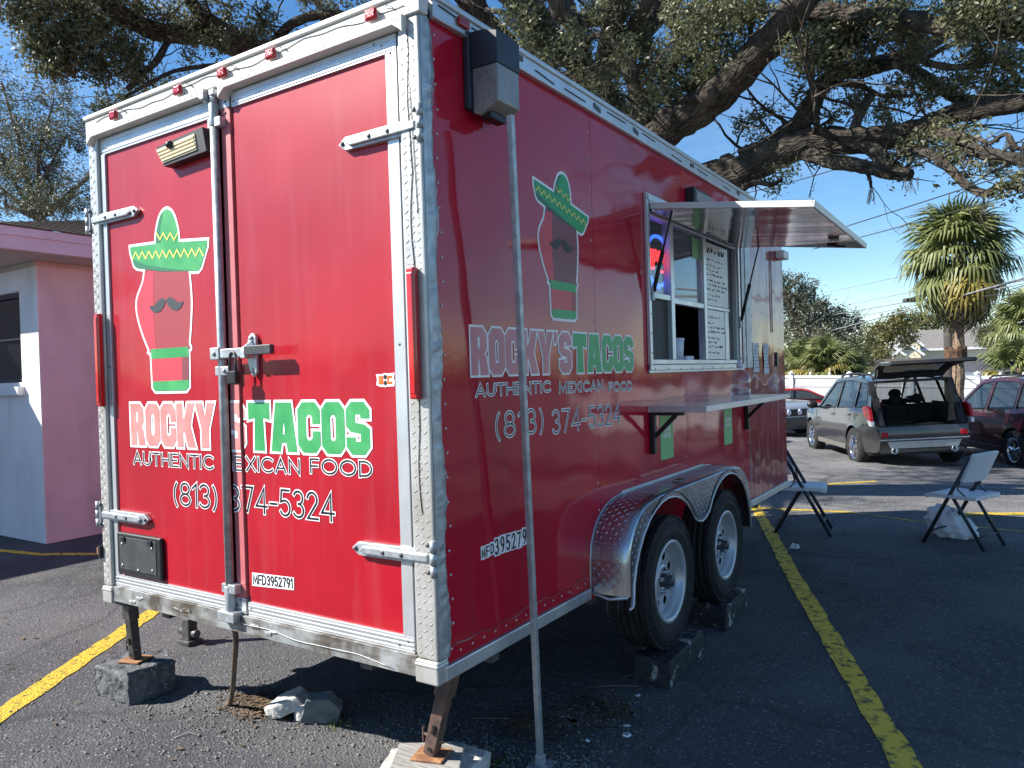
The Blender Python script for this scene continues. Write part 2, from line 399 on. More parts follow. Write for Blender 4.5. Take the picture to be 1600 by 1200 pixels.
# ---------------------------------------------------------------- mesh builder
def V(*a): return Vector(a)
class MB:
    def __init__(s): s.v = []; s.f = []; s.m = []; s.sm = []; s.al = None
    def add(s, vs, fs, mi=0, smooth=False):
        k = len(s.v)
        s.v.extend([tuple(p) for p in vs])
        for f in fs:
            s.f.append(tuple(i + k for i in f)); s.m.append(mi); s.sm.append(smooth)
        return s
    def box(s, x0, x1, y0, y1, z0, z1, mi=0):
        vs = [(x, y, z) for x in (x0, x1) for y in (y0, y1) for z in (z0, z1)]
        return s.add(vs, [(0, 1, 3, 2), (4, 6, 7, 5), (0, 4, 5, 1), (2, 3, 7, 6), (0, 2, 6, 4), (1, 5, 7, 3)], mi)
    def obox(s, c, ax, ay, az, mi=0):
        c, ax, ay, az = Vector(c), Vector(ax), Vector(ay), Vector(az)
        vs = [c + ax * i + ay * j + az * k for i in (-1, 1) for j in (-1, 1) for k in (-1, 1)]
        return s.add(vs, [(0, 1, 3, 2), (4, 6, 7, 5), (0, 4, 5, 1), (2, 3, 7, 6), (0, 2, 6, 4), (1, 5, 7, 3)], mi)
    def bar(s, p0, p1, w, h, up=(0, 0, 1), mi=0):
        p0, p1, up = Vector(p0), Vector(p1), Vector(up)
        d = p1 - p0
        t = d.normalized()
        a = t.cross(up)
        if a.length < 1e-4: a = t.cross(Vector((1, 0, 0)))
        a.normalize()
        b = a.cross(t)
        return s.obox((p0 + p1) / 2, d / 2, a * w / 2, b * h / 2, mi)
    def tube(s, pts, rs, n=8, cap=True, mi=0, smooth=True, wob=0.0):
        pts = [Vector(p) for p in pts]
        if not hasattr(rs, '__len__'): rs = [rs] * len(pts)
        ref = None
        vs = []
        run = 0.0
        if s.al is not None and len(s.al) < len(s.v): s.al += [(0, 0, 0)] * (len(s.v) - len(s.al))
        for i, p in enumerate(pts):
            if i: run += (p - pts[i - 1]).length
            t = (pts[min(i + 1, len(pts) - 1)] - pts[max(i - 1, 0)])
            if t.length < 1e-9: t = Vector((0, 0, 1))
            t.normalize()
            if ref is None:
                ref = t.cross(Vector((0, 0, 1)))
                if ref.length < 0.05: ref = t.cross(Vector((1, 0, 0)))
            ref = ref - t * ref.dot(t)
            ref.normalize()
            b = t.cross(ref)
            for k in range(n):
                a = 2 * PI * k / n
                r = rs[i] * (1 + (random.uniform(-wob, wob) if wob else 0))
                vs.append(p + (ref * math.cos(a) + b * math.sin(a)) * r)
                if s.al is not None: s.al.append((math.cos(a) * rs[0], math.sin(a) * rs[0], run * 0.42))
        fs = []
        for i in range(len(pts) - 1):
            for k in range(n):
                k2 = (k + 1) % n
                fs.append((i * n + k, i * n + k2, (i + 1) * n + k2, (i + 1) * n + k))
        s.add(vs, fs, mi, smooth)
        if cap:
            k0 = len(s.v) - len(vs)
            s.f.append(tuple(k0 + k for k in reversed(range(n)))); s.m.append(mi); s.sm.append(False)
            s.f.append(tuple(k0 + (len(pts) - 1) * n + k for k in range(n))); s.m.append(mi); s.sm.append(False)
        return s
    def cyl(s, p0, p1, r, n=14, mi=0, r1=None): return s.tube([p0, p1], [r, r if r1 is None else r1], n, True, mi, True)
    def lathe(s, prof, o, ax, n=28, mi=0, smooth=True, close=False):
        o, ax = Vector(o), Vector(ax).normalized()
        a = ax.cross(Vector((0, 0, 1)))
        if a.length < 0.05: a = ax.cross(Vector((1, 0, 0)))
        a.normalize()
        b = ax.cross(a)
        vs = []
        for (r, h) in prof:
            for k in range(n):
                t = 2 * PI * k / n
                vs.append(o + ax * h + (a * math.cos(t) + b * math.sin(t)) * r)
        fs = []
        m = len(prof)
        for i in range(m - 1 + (1 if close else 0)):
            i2 = (i + 1) % m
            for k in range(n):
                k2 = (k + 1) % n
                fs.append((i * n + k, i * n + k2, i2 * n + k2, i2 * n + k))
        return s.add(vs, fs, mi, smooth)
    def ball(s, c, rx, ry, rz, nu=10, nv=6, mi=0, jit=0.0):
        vs, fs = [], []
        for j in range(nv + 1):
            ph = PI * j / nv - PI / 2
            for i in range(nu):
                th = 2 * PI * i / nu
                q = 1 + random.uniform(-jit, jit)
                vs.append((c[0] + rx * q * math.cos(ph) * math.cos(th), c[1] + ry * q * math.cos(ph) * math.sin(th), c[2] + rz * q * math.sin(ph)))
        for j in range(nv):
            for i in range(nu):
                i2 = (i + 1) % nu
                fs.append((j * nu + i, j * nu + i2, (j + 1) * nu + i2, (j + 1) * nu + i))
        return s.add(vs, fs, mi, jit == 0)
    def poly(s, pts, holes=(), mi=0):
        loops = [[Vector(p) for p in pts]] + [[Vector(p) for p in h] for h in holes]
        flat = [p for l in loops for p in l]
        return s.add(flat, tessellate_polygon(loops), mi)
    def prism(s, pts2, o, ax, ay, d, mi=0):
        o, ax, ay, d = Vector(o), Vector(ax), Vector(ay), Vector(d)
        a = [o + ax * p[0] + ay * p[1] for p in pts2]
        n = len(a)
        tri = tessellate_polygon([a])
        vs = a + [p + d for p in a]
        fs = [tuple(t) for t in tri] + [tuple(i + n for i in reversed(t)) for t in tri]
        fs += [(i, (i + 1) % n, (i + 1) % n + n, i + n) for i in range(n)]
        return s.add(vs, fs, mi)
    def grid(s, fn, nu, nv, mi=0, smooth=True):
        vs = [fn(i / nu, j / nv) for i in range(nu + 1) for j in range(nv + 1)]
        fs = [(i * (nv + 1) + j, (i + 1) * (nv + 1) + j, (i + 1) * (nv + 1) + j + 1, i * (nv + 1) + j + 1) for i in range(nu) for j in range(nv)]
        return s.add(vs, fs, mi, smooth)
    def build(s, name, mats, parent=None, bevel=0.0, seg=2, recalc=True, smooth=None):
        me = bpy.data.meshes.new(name)
        me.from_pydata(s.v, [], s.f)
        for m in (mats if isinstance(mats, (list, tuple)) else [mats]): me.materials.append(MATS[m])
        me.polygons.foreach_set('material_index', s.m)
        me.polygons.foreach_set('use_smooth', s.sm if smooth is None else [smooth] * len(s.f))
        if recalc:
            bm = bmesh.new()
            bm.from_mesh(me)
            bmesh.ops.recalc_face_normals(bm, faces=bm.faces)
            bm.to_mesh(me)
            bm.free()
        if s.al is not None:
            s.al += [(0, 0, 0)] * (len(s.v) - len(s.al))
            at_ = me.attributes.new('along', 'FLOAT_VECTOR', 'POINT')
            at_.data.foreach_set('vector', [c for p in s.al for c in p])
        me.update()
        o = bpy.data.objects.new(name, me)
        COL.objects.link(o)
        if bevel:
            b = o.modifiers.new('edge', 'BEVEL')
            b.width = bevel
            b.segments = seg
            b.limit_method = 'ANGLE'
            b.angle_limit = math.radians(38)
        if parent is not None: attach(o, parent)
        return o

def big_mesh(name, verts, faces, mat_names, parent=None, mi=None, smooth=False):
    me = bpy.data.meshes.new(name)
    nv, nf, k = len(verts), len(faces), faces.shape[1]
    me.vertices.add(nv)
    me.vertices.foreach_set('co', np.ascontiguousarray(verts, dtype=np.float32).ravel())
    me.loops.add(nf * k)
    me.loops.foreach_set('vertex_index', np.ascontiguousarray(faces, dtype=np.int32).ravel())
    me.polygons.add(nf)
    me.polygons.foreach_set('loop_start', np.arange(0, nf * k, k, dtype=np.int32))
    me.polygons.foreach_set('loop_total', np.full(nf, k, dtype=np.int32))
    if smooth: me.polygons.foreach_set('use_smooth', np.ones(nf, dtype=bool))
    for m in (mat_names if isinstance(mat_names, (list, tuple)) else [mat_names]): me.materials.append(MATS[m])
    if mi is not None: me.polygons.foreach_set('material_index', np.asarray(mi, dtype=np.int32))
    me.update(calc_edges=True)
    o = bpy.data.objects.new(name, me)
    COL.objects.link(o)
    if parent is not None: attach(o, parent)
    return o

def wmat(o):                                             # world matrix from the chain, without waiting for the depsgraph
    m = o.matrix_basis.copy()
    if o.parent: m = wmat(o.parent) @ o.matrix_parent_inverse @ m
    return m
def attach(o, parent):
    o.parent = parent
    o.matrix_parent_inverse = wmat(parent).inverted()
def thing(name, label, cat, loc=(0, 0, 0), rz=0.0, group=None):
    o = bpy.data.objects.new(name, None)
    o.empty_display_size = 0.2
    COL.objects.link(o)
    o.location = loc
    o.rotation_euler = (0, 0, rz)
    return tag(o, label, cat, group)
def tag(o, label=None, cat=None, group=None, kind=None):
    if label: o['label'] = label
    if cat: o['category'] = cat
    if group: o['group'] = group
    if kind: o['kind'] = kind
    return o
def structure(o):
    o['kind'] = 'structure'
    return o
def copy_tree(o, parent=None):
    c = o.copy()
    COL.objects.link(c)
    if parent is not None:
        c.parent = parent
        c.matrix_parent_inverse = o.matrix_parent_inverse.copy()
    for ch in [x for x in o.children]: copy_tree(ch, c)
    return c
def sstep(a, b, x):
    t = min(1, max(0, (x - a) / (b - a)))
    return t * t * (3 - 2 * t)
def gz(x, y):                                            # the lot falls gently away from the trailer
    return -min(0.36, 0.018 * max(0, y - 5.5)) - 0.035 * min(12, max(0, x + 3)) * sstep(8, 16, y)
def crom(pts, n=6, closed=False):
    P = [np.array(p, float) for p in pts]
    out = []
    m = len(P)
    for i in range(m if closed else m - 1):
        p0 = P[(i - 1) % m] if (closed or i > 0) else 2 * P[0] - P[1]
        p1, p2 = P[i], P[(i + 1) % m]
        p3 = P[(i + 2) % m] if (closed or i + 2 < m) else 2 * P[-1] - P[-2]
        for k in range(n):
            t = k / n
            out.append(0.5 * ((2 * p1) + (-p0 + p2) * t + (2 * p0 - 5 * p1 + 4 * p2 - p3) * t * t + (-p0 + 3 * p1 - 3 * p2 + p3) * t ** 3))
    if not closed: out.append(P[-1])
    return out

# ---------------------------------------------------------------- ground and markings
def axis(a, b, fine0, fine1, st):
    out = list(np.arange(fine0, fine1 + 1e-6, st))
    d = st; x = fine0
    while x > a: d *= 1.6; x -= d; out.insert(0, x)
    d = st; x = fine1
    while x < b: d *= 1.6; x += d; out.append(x)
    return out
gx, gy = axis(-600, 600, -16, 16, 1.0), axis(-300, 900, -8, 34, 1.0)
g = MB()
g.add([(x, y, gz(x, y)) for x in gx for y in gy], [(i * len(gy) + j, (i + 1) * len(gy) + j, (i + 1) * len(gy) + j + 1, i * len(gy) + j + 1) for i in range(len(gx) - 1) for j in range(len(gy) - 1)], 0, True)
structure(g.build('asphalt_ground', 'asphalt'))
def road_line(pts, w, m='road_yellow', jit=0.008):
    q = []
    for (a, b) in zip(pts[:-1], pts[1:]):
        n = max(2, int((Vector(b) - Vector(a)).length / 0.09))
        q += [Vector(a).lerp(Vector(b), i / n) for i in range(n)]
    q.append(Vector(pts[-1]))
    mb = MB(); vs = []
    for i, p in enumerate(q):
        t = (q[min(i + 1, len(q) - 1)] - q[max(0, i - 1)]).normalized()
        nn = Vector((-t.y, t.x))
        for sgn in (-1, 1):
            e = p + nn * sgn * (w / 2 + random.uniform(-jit, jit))
            vs.append((e.x, e.y, gz(e.x, e.y) + 0.004))
    mb.add(vs, [(2 * i, 2 * i + 2, 2 * i + 3, 2 * i + 1) for i in range(len(q) - 1)])
    return structure(mb.build('parking_line', m))
road_line([(1.62, 0.52), (1.33, 1.23), (0.31, 3.85), (-0.69, 6.52), (-0.86, 7.0)], 0.115, 'road_yellow_boosted')
road_line([(-1.6, -1.9), (-2.49, -0.385), (-3.41, 0.975), (-4.6, 2.75)], 0.125)
road_line([(-2.4, 6.45), (-0.1, 6.87), (0.25, 6.90)], 0.10)
road_line([(1.15, 7.22), (1.85, 7.62), (3.6, 8.6)], 0.16)
road_line([(0.25, 6.88), (0.9, 6.62), (1.9, 6.45)], 0.035, 'road_yellow_boosted')
road_line([(-1.3, 8.15), (-0.49, 9.24), (0.06, 9.98)], 0.11)
road_line([(-7.6, 1.35), (-6.9, 1.38), (-6.2, 1.5), (-5.4, 1.9)], 0.09, 'road_yellow_boosted')

# ---------------------------------------------------------------- the food trailer
TR = thing('food_trailer', 'red food trailer with raised serving hatch, double rear doors and diamond plate trim', 'food trailer', (-1.07, 2.5, 0))
W, LEN, ZB, ZT = 2.15, 5.02, 0.52, 2.92
b = MB()
b.box(-W, -W + 0.03, 0.0, LEN, 0.56, 2.90)
b.box(-W + 0.03, -0.03, LEN - 0.03, LEN, 0.56, 2.90)
b.build('body_wall', 'red_skin', TR)
MB().box(-W, 0, 0.0, LEN, 2.90, 2.935).build('roof', 'white_trim', TR, 0.006)
MB().box(-W + 0.01, -0.01, 0.0, LEN - 0.01, 0.535, 0.565).build('floor_deck', 'steel_dark', TR)
b = MB()
b.box(-W + 0.035, -W + 0.045, 0.06, LEN - 0.05, 0.57, 2.88).box(-W + 0.05, -0.05, 0.05, 0.058, 0.57, 2.88).box(-W + 0.05, -0.05, LEN - 0.05, LEN - 0.042, 0.57, 2.88)
b.box(-W + 0.05, -0.05, 0.06, LEN - 0.05, 2.87, 2.88)
b.build('interior_lining', 'interior', TR)
b = MB()
b.box(-1.9, -1.2, 2.2, 4.6, 0.6, 1.45).box(-2.05, -1.7, 2.0, 4.6, 2.0, 2.03).box(-0.45, -0.08, 1.95, 3.6, 1.50, 1.53)
b.build('kitchen_counter', 'interior_dark', TR, 0.004)
MB().box(-1.95, -1.72, 3.3, 3.75, 2.035, 2.33).build('carton', 'cardboard', TR, 0.003)
tag(bpy.data.objects['carton'], 'brown cardboard carton on the shelf inside')
# frame under the floor
b = MB()
for x in (-1.75, -0.42): b.box(x - 0.03, x + 0.03, 0.04, LEN + 0.05, 0.47, 0.533)
for y in (0.35, 1.2, 2.17, 3.1, 4.1, 4.9): b.box(-W + 0.02, -0.02, y - 0.025, y + 0.025, 0.47, 0.534)
for y in (1.70, 2.64): b.cyl((-2.28, y, 0.48), (0.05, y, 0.48), 0.035, 10)
b.bar((-1.75, LEN, 0.48), (-1.08, LEN + 1.35, 0.46), 0.06, 0.10).bar((-0.42, LEN, 0.48), (-1.06, LEN + 1.35, 0.46), 0.06, 0.10)
b.build('chassis_frame', 'steel_dark', TR)
# side skin in panels, cut out round the serving window
WY0, WY1, WZ0, WZ1 = 1.925, 3.62, 1.635, 2.545
def side_panel(y0, y1, m):
    b = MB()
    z0, z1 = 0.572, 2.868
    if y1 <= WY0 or y0 >= WY1: b.box(-0.02, 0, y0, y1, z0, z1)
    else:
        if y0 < WY0: b.box(-0.02, 0, y0, WY0, z0, z1)
        if y1 > WY1: b.box(-0.02, 0, WY1, y1, z0, z1)
        a0, a1 = max(y0, WY0), min(y1, WY1)
        b.box(-0.02, 0, a0, a1, z0, WZ0).box(-0.02, 0, a0, a1, WZ1, z1)
    return b.build('wall_panel', m, TR)
for (y0, y1, m) in ((0.032, 1.2585, 'red_skin'), (1.2615, 2.4885, 'red_skin'), (2.4915, 3.832, 'red_skin'), (3.838, 4.468, 'red_worn'), (4.474, 4.600, 'red_worn'), (4.606, LEN, 'red_worn')): side_panel(y0, y1, m)
MB().box(-0.019, -0.004, 0.03, LEN - 0.01, 0.58, 1.6).build('panel_backing', 'interior_dark', TR)
b = MB()
for y in (1.24, 2.47):
    for k in range(17):
        if WY0 - .05 < y < WY1 + .05 and WZ0 - .06 < 0.66 + 0.132 * k < WZ1 + .08: continue
        b.ball((0.001, y, 0.66 + 0.132 * k), 0.003, 0.0055, 0.0055, 6, 4)
for k in range(26): b.ball((0.001, 0.055 + random.uniform(-.008, .008), 0.62 + 0.088 * k), 0.003, 0.006, 0.006, 6, 4)
for y in (3.80, 3.87, 4.98):
    for k in range(14): b.ball((0.001, y, 0.66 + 0.09 * k), 0.003, 0.005, 0.005, 6, 4)
for k in range(14): b.ball((0.001, 0.1 + k * 0.075, 0.600), 0.003, 0.005, 0.005, 6, 4)
o = b.build('rivets', 'bright_aluminium', TR); o['kind'] = 'stuff'
MB().box(-0.01, 0.013, 0.0, 1.118, 0.518, 0.570).build('bottom_rail', 'aluminium', TR, 0.004)
MB().box(-0.01, 0.013, 3.182, LEN, 0.518, 0.570).build('bottom_rail', 'aluminium', TR, 0.004)
b = MB()                                                  # the skin folded and creased above the rail
pp = [(0.001, 0.03 + 0.0275 * k, 0.622 + 0.006 * math.sin(k * 0.37) + 0.005 * math.sin(k * 1.1)) for k in range(40)]
b.tube(pp, 0.0036, 5)
b.build('skin_fold', 'red_worn', TR)
b = MB()
b.box(0.0, 0.020, 0.03, LEN, 2.870, 2.935).box(0.0, 0.030, -0.03, LEN, 2.935, 2.956).box(0.0, 0.026, 0.03, LEN, 2.866, 2.874)
b.build('roof_rail', 'bright_aluminium', TR, 0.004)
b = MB()
for y0, l in ((0.06, .10), (.26, .12), (.56, .06), (.72, .16), (.98, .20), (1.27, .07), (1.42, .22), (1.74, .06), (1.86, .18), (2.30, .16), (2.62, .06), (2.75, .2), (3.3, .14), (3.62, .06), (3.85, .14), (4.5, .12)):
    zc = 2.905 + random.uniform(-0.012, 0.014)
    h = 0.011 if l < 0.085 else 0.0022
    b.obox((0.0225, y0 + l / 2, zc), (0.002, 0, 0), (0, l / 2, random.uniform(-.006, .002)), (0, 0, h))
b.build('sealant_marks', 'steel_dark', TR)
tag(bpy.data.objects['sealant_marks'], kind='stuff')

# raised tread of diamond plate: small lozenges lying on a surface fn(u, v)
def tread(b, fn, u0, u1, v0, v1, ok=None, pitch=0.026, h=0.0016, mi=0, flip=1):
    L, w = 0.0112, 0.0030
    nu, nv = int((u1 - u0) / pitch), int((v1 - v0) / pitch)
    for i in range(nu):
        for j in range(nv):
            u, v = u0 + (i + 0.5) * pitch, v0 + (j + 0.5) * pitch
            if ok and not ok(u, v): continue
            s = 1 if (i + j) % 2 == 0 else -1
            du, dv = 0.8, 0.6 * s
            P = fn(u, v)
            eu, ev = (fn(u + 1e-3, v) - P) * 1000, (fn(u, v + 1e-3) - P) * 1000
            n = eu.cross(ev)
            if n.length < 1e-6: continue
            n = n.normalized() * flip
            a, c = (eu * du + ev * dv) * L, (eu * -dv + ev * du) * w
            b.add([P - a, P + c, P + a, P - c, P - a * 0.55 + n * h, P + a * 0.55 + n * h], [(0, 3, 4), (3, 2, 5), (3, 5, 4), (2, 1, 5), (1, 0, 4), (1, 4, 5)], mi)
# corner posts of plate
def corner(x0, x1, s):
    b = MB()
    b.box(x0, x1, -0.038, 0.030, 0.60, 2.866)
    o = b.build('corner_post', 'tread_white', TR, 0.010, 3)
    t = MB()
    tread(t, lambda u, v: V(x0 + 0.008 + u, -0.0385, 0.61 + v), 0, x1 - x0 - 0.016, 0, 2.24)
    q = t.build('tread_pattern', 'tread_white', o); q['kind'] = 'stuff'
    c = MB()
    c.box(x0 - 0.002, x1 + 0.003, -0.045, 0.02, 0.515, 0.598)
    c.box(x0 - 0.004, x1 + 0.005, -0.048, 0.02, 0.574, 0.588)
    c.build('corner_cap', 'tread_white', TR, 0.006)
corner(-0.092, 0.006, 1)
corner(-2.156, -2.078, -1)
b = MB()                                                  # torn sealant strip along the side of the corner
vs = []
for k in range(95):
    z = 0.60 + k * 0.0241
    e = 0.034 + 0.010 * math.sin(k * 0.31) + random.uniform(-.006, .006)
    vs += [(0.0075, -0.030, z), (0.0085 + random.uniform(0, .005), e * 0.4, z), (0.004, e, z)]
b.add(vs, [f for k in range(94) for f in ((3 * k, 3 * k + 1, 3 * k + 4, 3 * k + 3), (3 * k + 1, 3 * k + 2, 3 * k + 5, 3 * k + 4))])
b.build('seam_sealant', 'galvanised', TR)
b = MB()
b.tube([(-0.046 + 0.006 * math.sin(k * 0.9) + random.uniform(-.003, .003), -0.0405, 2.86 - k * 0.06) for k in range(30)], 0.0016, 5)
b.tube([(-0.040 + 0.02 * k / 9, -0.0405, 2.62 - k * 0.05) for k in range(10)], 0.0013, 5)
b.build('crack_wire', 'black_plastic', TR)
# header over the doors
b = MB()
b.box(-W - 0.006, 0.022, -0.048, 0.0, 2.862, 2.932)
b.box(-W - 0.010, 0.030, -0.058, 0.0, 2.932, 2.954)
b.build('header', 'white_trim', TR, 0.006, 3)
def ledge(x0, x1):
    p = [(x0, 2.866), (x1, 2.866), (x1, 2.800), (x1 - 0.012, 2.812), (x1 - 0.045, 2.836), (x0 + 0.045, 2.836), (x0 + 0.012, 2.812), (x0, 2.800)]
    MB().prism(p, (0, -0.066, 0), (1, 0, 0), (0, 0, 1), (0, 0.066, 0)).build('header_ledge', 'white_trim', TR, 0.004)
    t = MB()
    tread(t, lambda u, v: V(u, -0.0665, 2.838 + v), x0 + 0.02, x1 - 0.02, 0, 0.027, None, 0.022, 0.0010)
    q = t.build('tread_pattern', 'white_trim', bpy.data.objects['header']); q['kind'] = 'stuff'
ledge(-2.120, -1.165)
ledge(-1.075, -0.045)
# marker lamps and their wire
for x in (-1.868, -1.350, -1.037, -0.730, -0.187):
    m = MB()
    m.lathe([(0.0, 0.0), (0.027, 0.0), (0.027, 0.006), (0.0, 0.006)], (x, -0.0485, 2.898), (0, -1, 0), 16)
    o = m.build('marker_lamp', 'white_trim', TR)
    m = MB()
    m.box(x - 0.028, x + 0.028, -0.076, -0.054, 2.878, 2.920)
    m.build('lens', 'marker_red', o, 0.012, 4)
m = MB()
m.box(0.0205, 0.034, 0.165, 0.235, 2.892, 2.925)
m.build('side_marker_lamp', 'marker_red', TR, 0.008, 3)
b = MB()
w = []
for k in range(60):
    x = -2.05 + k * 0.034
    w.append((x, -0.0505, 2.905 + 0.010 * math.sin(x * 9) + 0.004 * math.sin(x * 31)))
b.tube(w, 0.0016, 5)
for x in (-1.82, -1.30, -0.99, -0.69, -0.13): b.tube([(x, -0.052, 2.915), (x + 0.018, -0.060, 2.918), (x + 0.035, -0.056, 2.905), (x + 0.045, -0.052, 2.89)], 0.0018, 5)
b.build('lamp_wire', 'steel_dark', TR)
# doors
def rail(b, x0, x1, z0, z1, n=3):
    b.box(x0, x1, -0.022, 0.02, z0, z1)
    for k in range(n):
        z = z0 + (z1 - z0) * (k + 0.7) / (n + 0.6)
        b.box(x0 + 0.004, x1 - 0.004, -0.0245, -0.0215, z - 0.004, z + 0.004)
def door(x0, x1, px0, px1, zt):
    d = MB().box(px0, px1, -0.012, 0.02, 0.662, zt).build('rear_door', 'red_door', TR)
    f = MB()
    rail(f, x0, x1, 0.604, 0.662)
    rail(f, x0, x1, zt, 2.830)
    if px0 > x0 + 0.01: f.box(x0, px0, -0.0225, 0.02, 0.6625, zt - 0.0005)
    if px1 < x1 - 0.01: f.box(px1, x1, -0.0225, 0.02, 0.6625, zt - 0.0005)
    f.build('door_frame', 'bright_aluminium', d, 0.0015)
    return d
DL = door(-2.072, -1.190, -2.036, -1.190, 2.752)
DR = door(-1.040, -0.112, -1.040, -0.165, 2.768)
MB().box(-1.190, -1.115, 0.036, 0.046, 0.605, 2.83).build('door_recess', 'red_skin', TR)
b = MB().box(-1.115, -1.055, -0.020, 0.04, 0.675, 2.775)
b.build('astragal_strip', 'red_strip', TR, 0.002)
for z0, z1 in ((0.606, 0.674), (2.776, 2.83)): MB().box(-1.150, -1.055, -0.022, 0.03, z0, z1).build('strip_end', 'bright_aluminium', TR, 0.002)
MB().box(-1.055, -1.040, 0.004, 0.04, 0.605, 2.83).box(-0.113, -0.091, -0.004, 0.03, 0.605, 2.83).box(-2.079, -2.071, -0.004, 0.03, 0.605, 2.83).build('door_seal', 'black_plastic', TR)
MB().box(-0.105, -0.098, -0.020, 0.0, 0.61, 2.82).build('seal_trim', 'aluminium', TR)
b = MB()
for (x, z) in ((-0.180, 2.80), (-0.215, 2.815), (-0.14, 2.765), (-1.025, 2.79), (-2.02, 2.78), (-2.055, 2.765), (-2.05, 0.64), (-0.185, 0.625), (-0.14, 0.645), (-1.02, 0.635), (-1.115, 0.64), (-1.08, 2.80), (-1.085, 2.755), (-0.139, 1.72), (-2.055, 1.70), (-1.09, 0.665)):
    b.ball((x, -0.0225, z), 0.006, 0.003, 0.006, 8, 4)
o = b.build('door_screws', 'steel_dark', TR); o['kind'] = 'stuff'
# strap hinges
def hinge(tip, root, z, bx):
    s = 1 if root > tip else -1
    d = DR if root > -1 else DL
    p = [(tip, z), (tip + s * 0.035, z + 0.025), (root, z + 0.027), (root, z - 0.027), (tip + s * 0.035, z - 0.025)]
    if s < 0: p = p[::-1]
    o = MB().prism(p, (0, -0.034, 0), (1, 0, 0), (0, 0, 1), (0, 0.021, 0)).build('strap_hinge', 'galvanised', TR, 0.004, 2)
    r = MB()
    r.prism([(tip + s * 0.05, z - 0.002), (tip + s * 0.07, z + 0.014), (root - s * 0.01, z + 0.015), (root - s * 0.01, z - 0.015), (tip + s * 0.07, z - 0.016)], (0, -0.046, 0), (1, 0, 0), (0, 0, 1), (0, 0.0125, 0))
    r.build('strap_ridge', 'galvanised', o, 0.005, 2)
    for q in (0.025, 0.17, 0.26): MB().ball((tip + s * q, -0.046 if q > 0.1 else -0.036, z), 0.009, 0.006, 0.009, 8, 5).build('bolt', 'steel_dark', o)
    for zz in (0.048, -0.048): MB().ball((bx - s * 0.022, -0.046, z + zz), 0.009, 0.007, 0.009, 8, 5).build('bolt', 'steel_dark', o)
    k = MB()
    k.box(min(root, bx), max(root, bx), -0.046, -0.038, z - 0.062, z + 0.062)
    for i in range(3): k.cyl((bx, -0.043, z - 0.064 + i * 0.044), (bx, -0.043, z - 0.024 + i * 0.044), 0.0125, 12)
    k.build('hinge_barrel', 'galvanised', o)
hinge(-0.405, -0.012, 2.482, 0.004)
hinge(-0.403, -0.012, 0.962, 0.004)
hinge(-1.748, -2.150, 2.434, -2.172)
hinge(-1.747, -2.150, 0.958, -2.172)
# locking rod with its keepers
RX, RY = -1.138, -0.038
LR = MB().cyl((RX, RY, 0.72), (RX, RY, 2.70), 0.0185, 16).build('lock_rod', 'galvanised', TR)
b = MB()
b.cyl((RX, RY, 2.70), (RX, RY, 2.80), 0.021, 14).cyl((RX, RY, 2.80), (RX, RY, 2.845), 0.017, 12)
b.box(RX - 0.032, RX + 0.055, -0.05, -0.012, 2.695, 2.735).box(RX - 0.045, RX - 0.019, -0.075, -0.02, 2.815, 2.85).box(RX + 0.018, RX + 0.05, -0.075, -0.02, 2.82, 2.845)
b.build('rod_keeper', 'galvanised', LR, 0.004)
b = MB().cyl((RX, RY, 0.585), (RX, RY, 0.725), 0.024, 14)
b.box(RX - 0.036, RX + 0.055, -0.055, -0.012, 0.695, 0.735).box(RX - 0.05, RX + 0.06, -0.070, -0.02, 0.575, 0.618)
b.build('rod_keeper', 'galvanised', LR, 0.004)
MB().box(RX - 0.03, RX + 0.06, -0.055, -0.0125, 1.632, 1.672).build('rod_keeper', 'galvanised', LR, 0.004)
b = MB().cyl((RX, RY, 2.842), (RX, RY, 2.853), 0.0175, 12).cyl((RX, RY, 0.572), (RX, RY, 0.59), 0.0245, 12)
b.build('rust_ring', 'rust_plate', LR)
HL = MB().box(RX - 0.03, RX + 0.03, -0.078, -0.035, 1.700, 1.752).box(RX + 0.02, -0.925, -0.072, -0.062, 1.705, 1.745).build('door_latch', 'galvanised', TR, 0.004)
MB().box(-0.935, -0.770, -0.084, -0.060, 1.712, 1.750).build('handle', 'grey_plastic', HL, 0.003)
b = MB()
b.prism([(-0.965, 1.64), (-0.945, 1.62), (-0.925, 1.64), (-0.925, 1.79), (-0.940, 1.805), (-0.955, 1.805), (-0.972, 1.79), (-0.985, 1.745), (-0.985, 1.70)], (0, -0.030, 0), (1, 0, 0), (0, 0, 1), (0, 0.016, 0))
b.bar((-0.985, -0.06, 1.72), (-0.935, -0.03, 1.76), 0.012, 0.035)
b.box(-0.965, -0.935, -0.078, -0.028, 1.700, 1.735)
b.build('latch_bracket', 'bright_aluminium', HL, 0.003)
for (x, z, y) in ((-0.950, 1.785, -0.034), (-0.950, 1.648, -0.034), (RX, 1.726, -0.08), (RX + 0.035, 1.652, -0.057)): MB().ball((x, y, z), 0.010, 0.007, 0.010, 10, 6).build('bolt', 'galvanised', HL)
PL = thing('padlock', 'black padlock hanging from the latch between the rear doors', 'padlock', (-1.018, -0.075, 1.60))
MB().box(-1.048, -0.988, -0.088, -0.062, 1.595, 1.650).build('lock_body', 'decal_black', PL, 0.006, 3)
MB().tube([(-1.038, -0.075, 1.648), (-1.038, -0.075, 1.705)] + [(-1.018 - 0.020 * math.cos(a), -0.075, 1.705 + 0.024 * math.sin(a)) for a in np.linspace(0.3, PI - 0.3, 7)] + [(-0.998, -0.075, 1.705), (-0.998, -0.075, 1.648)], 0.005, 8).build('shackle', 'steel_dark', PL)
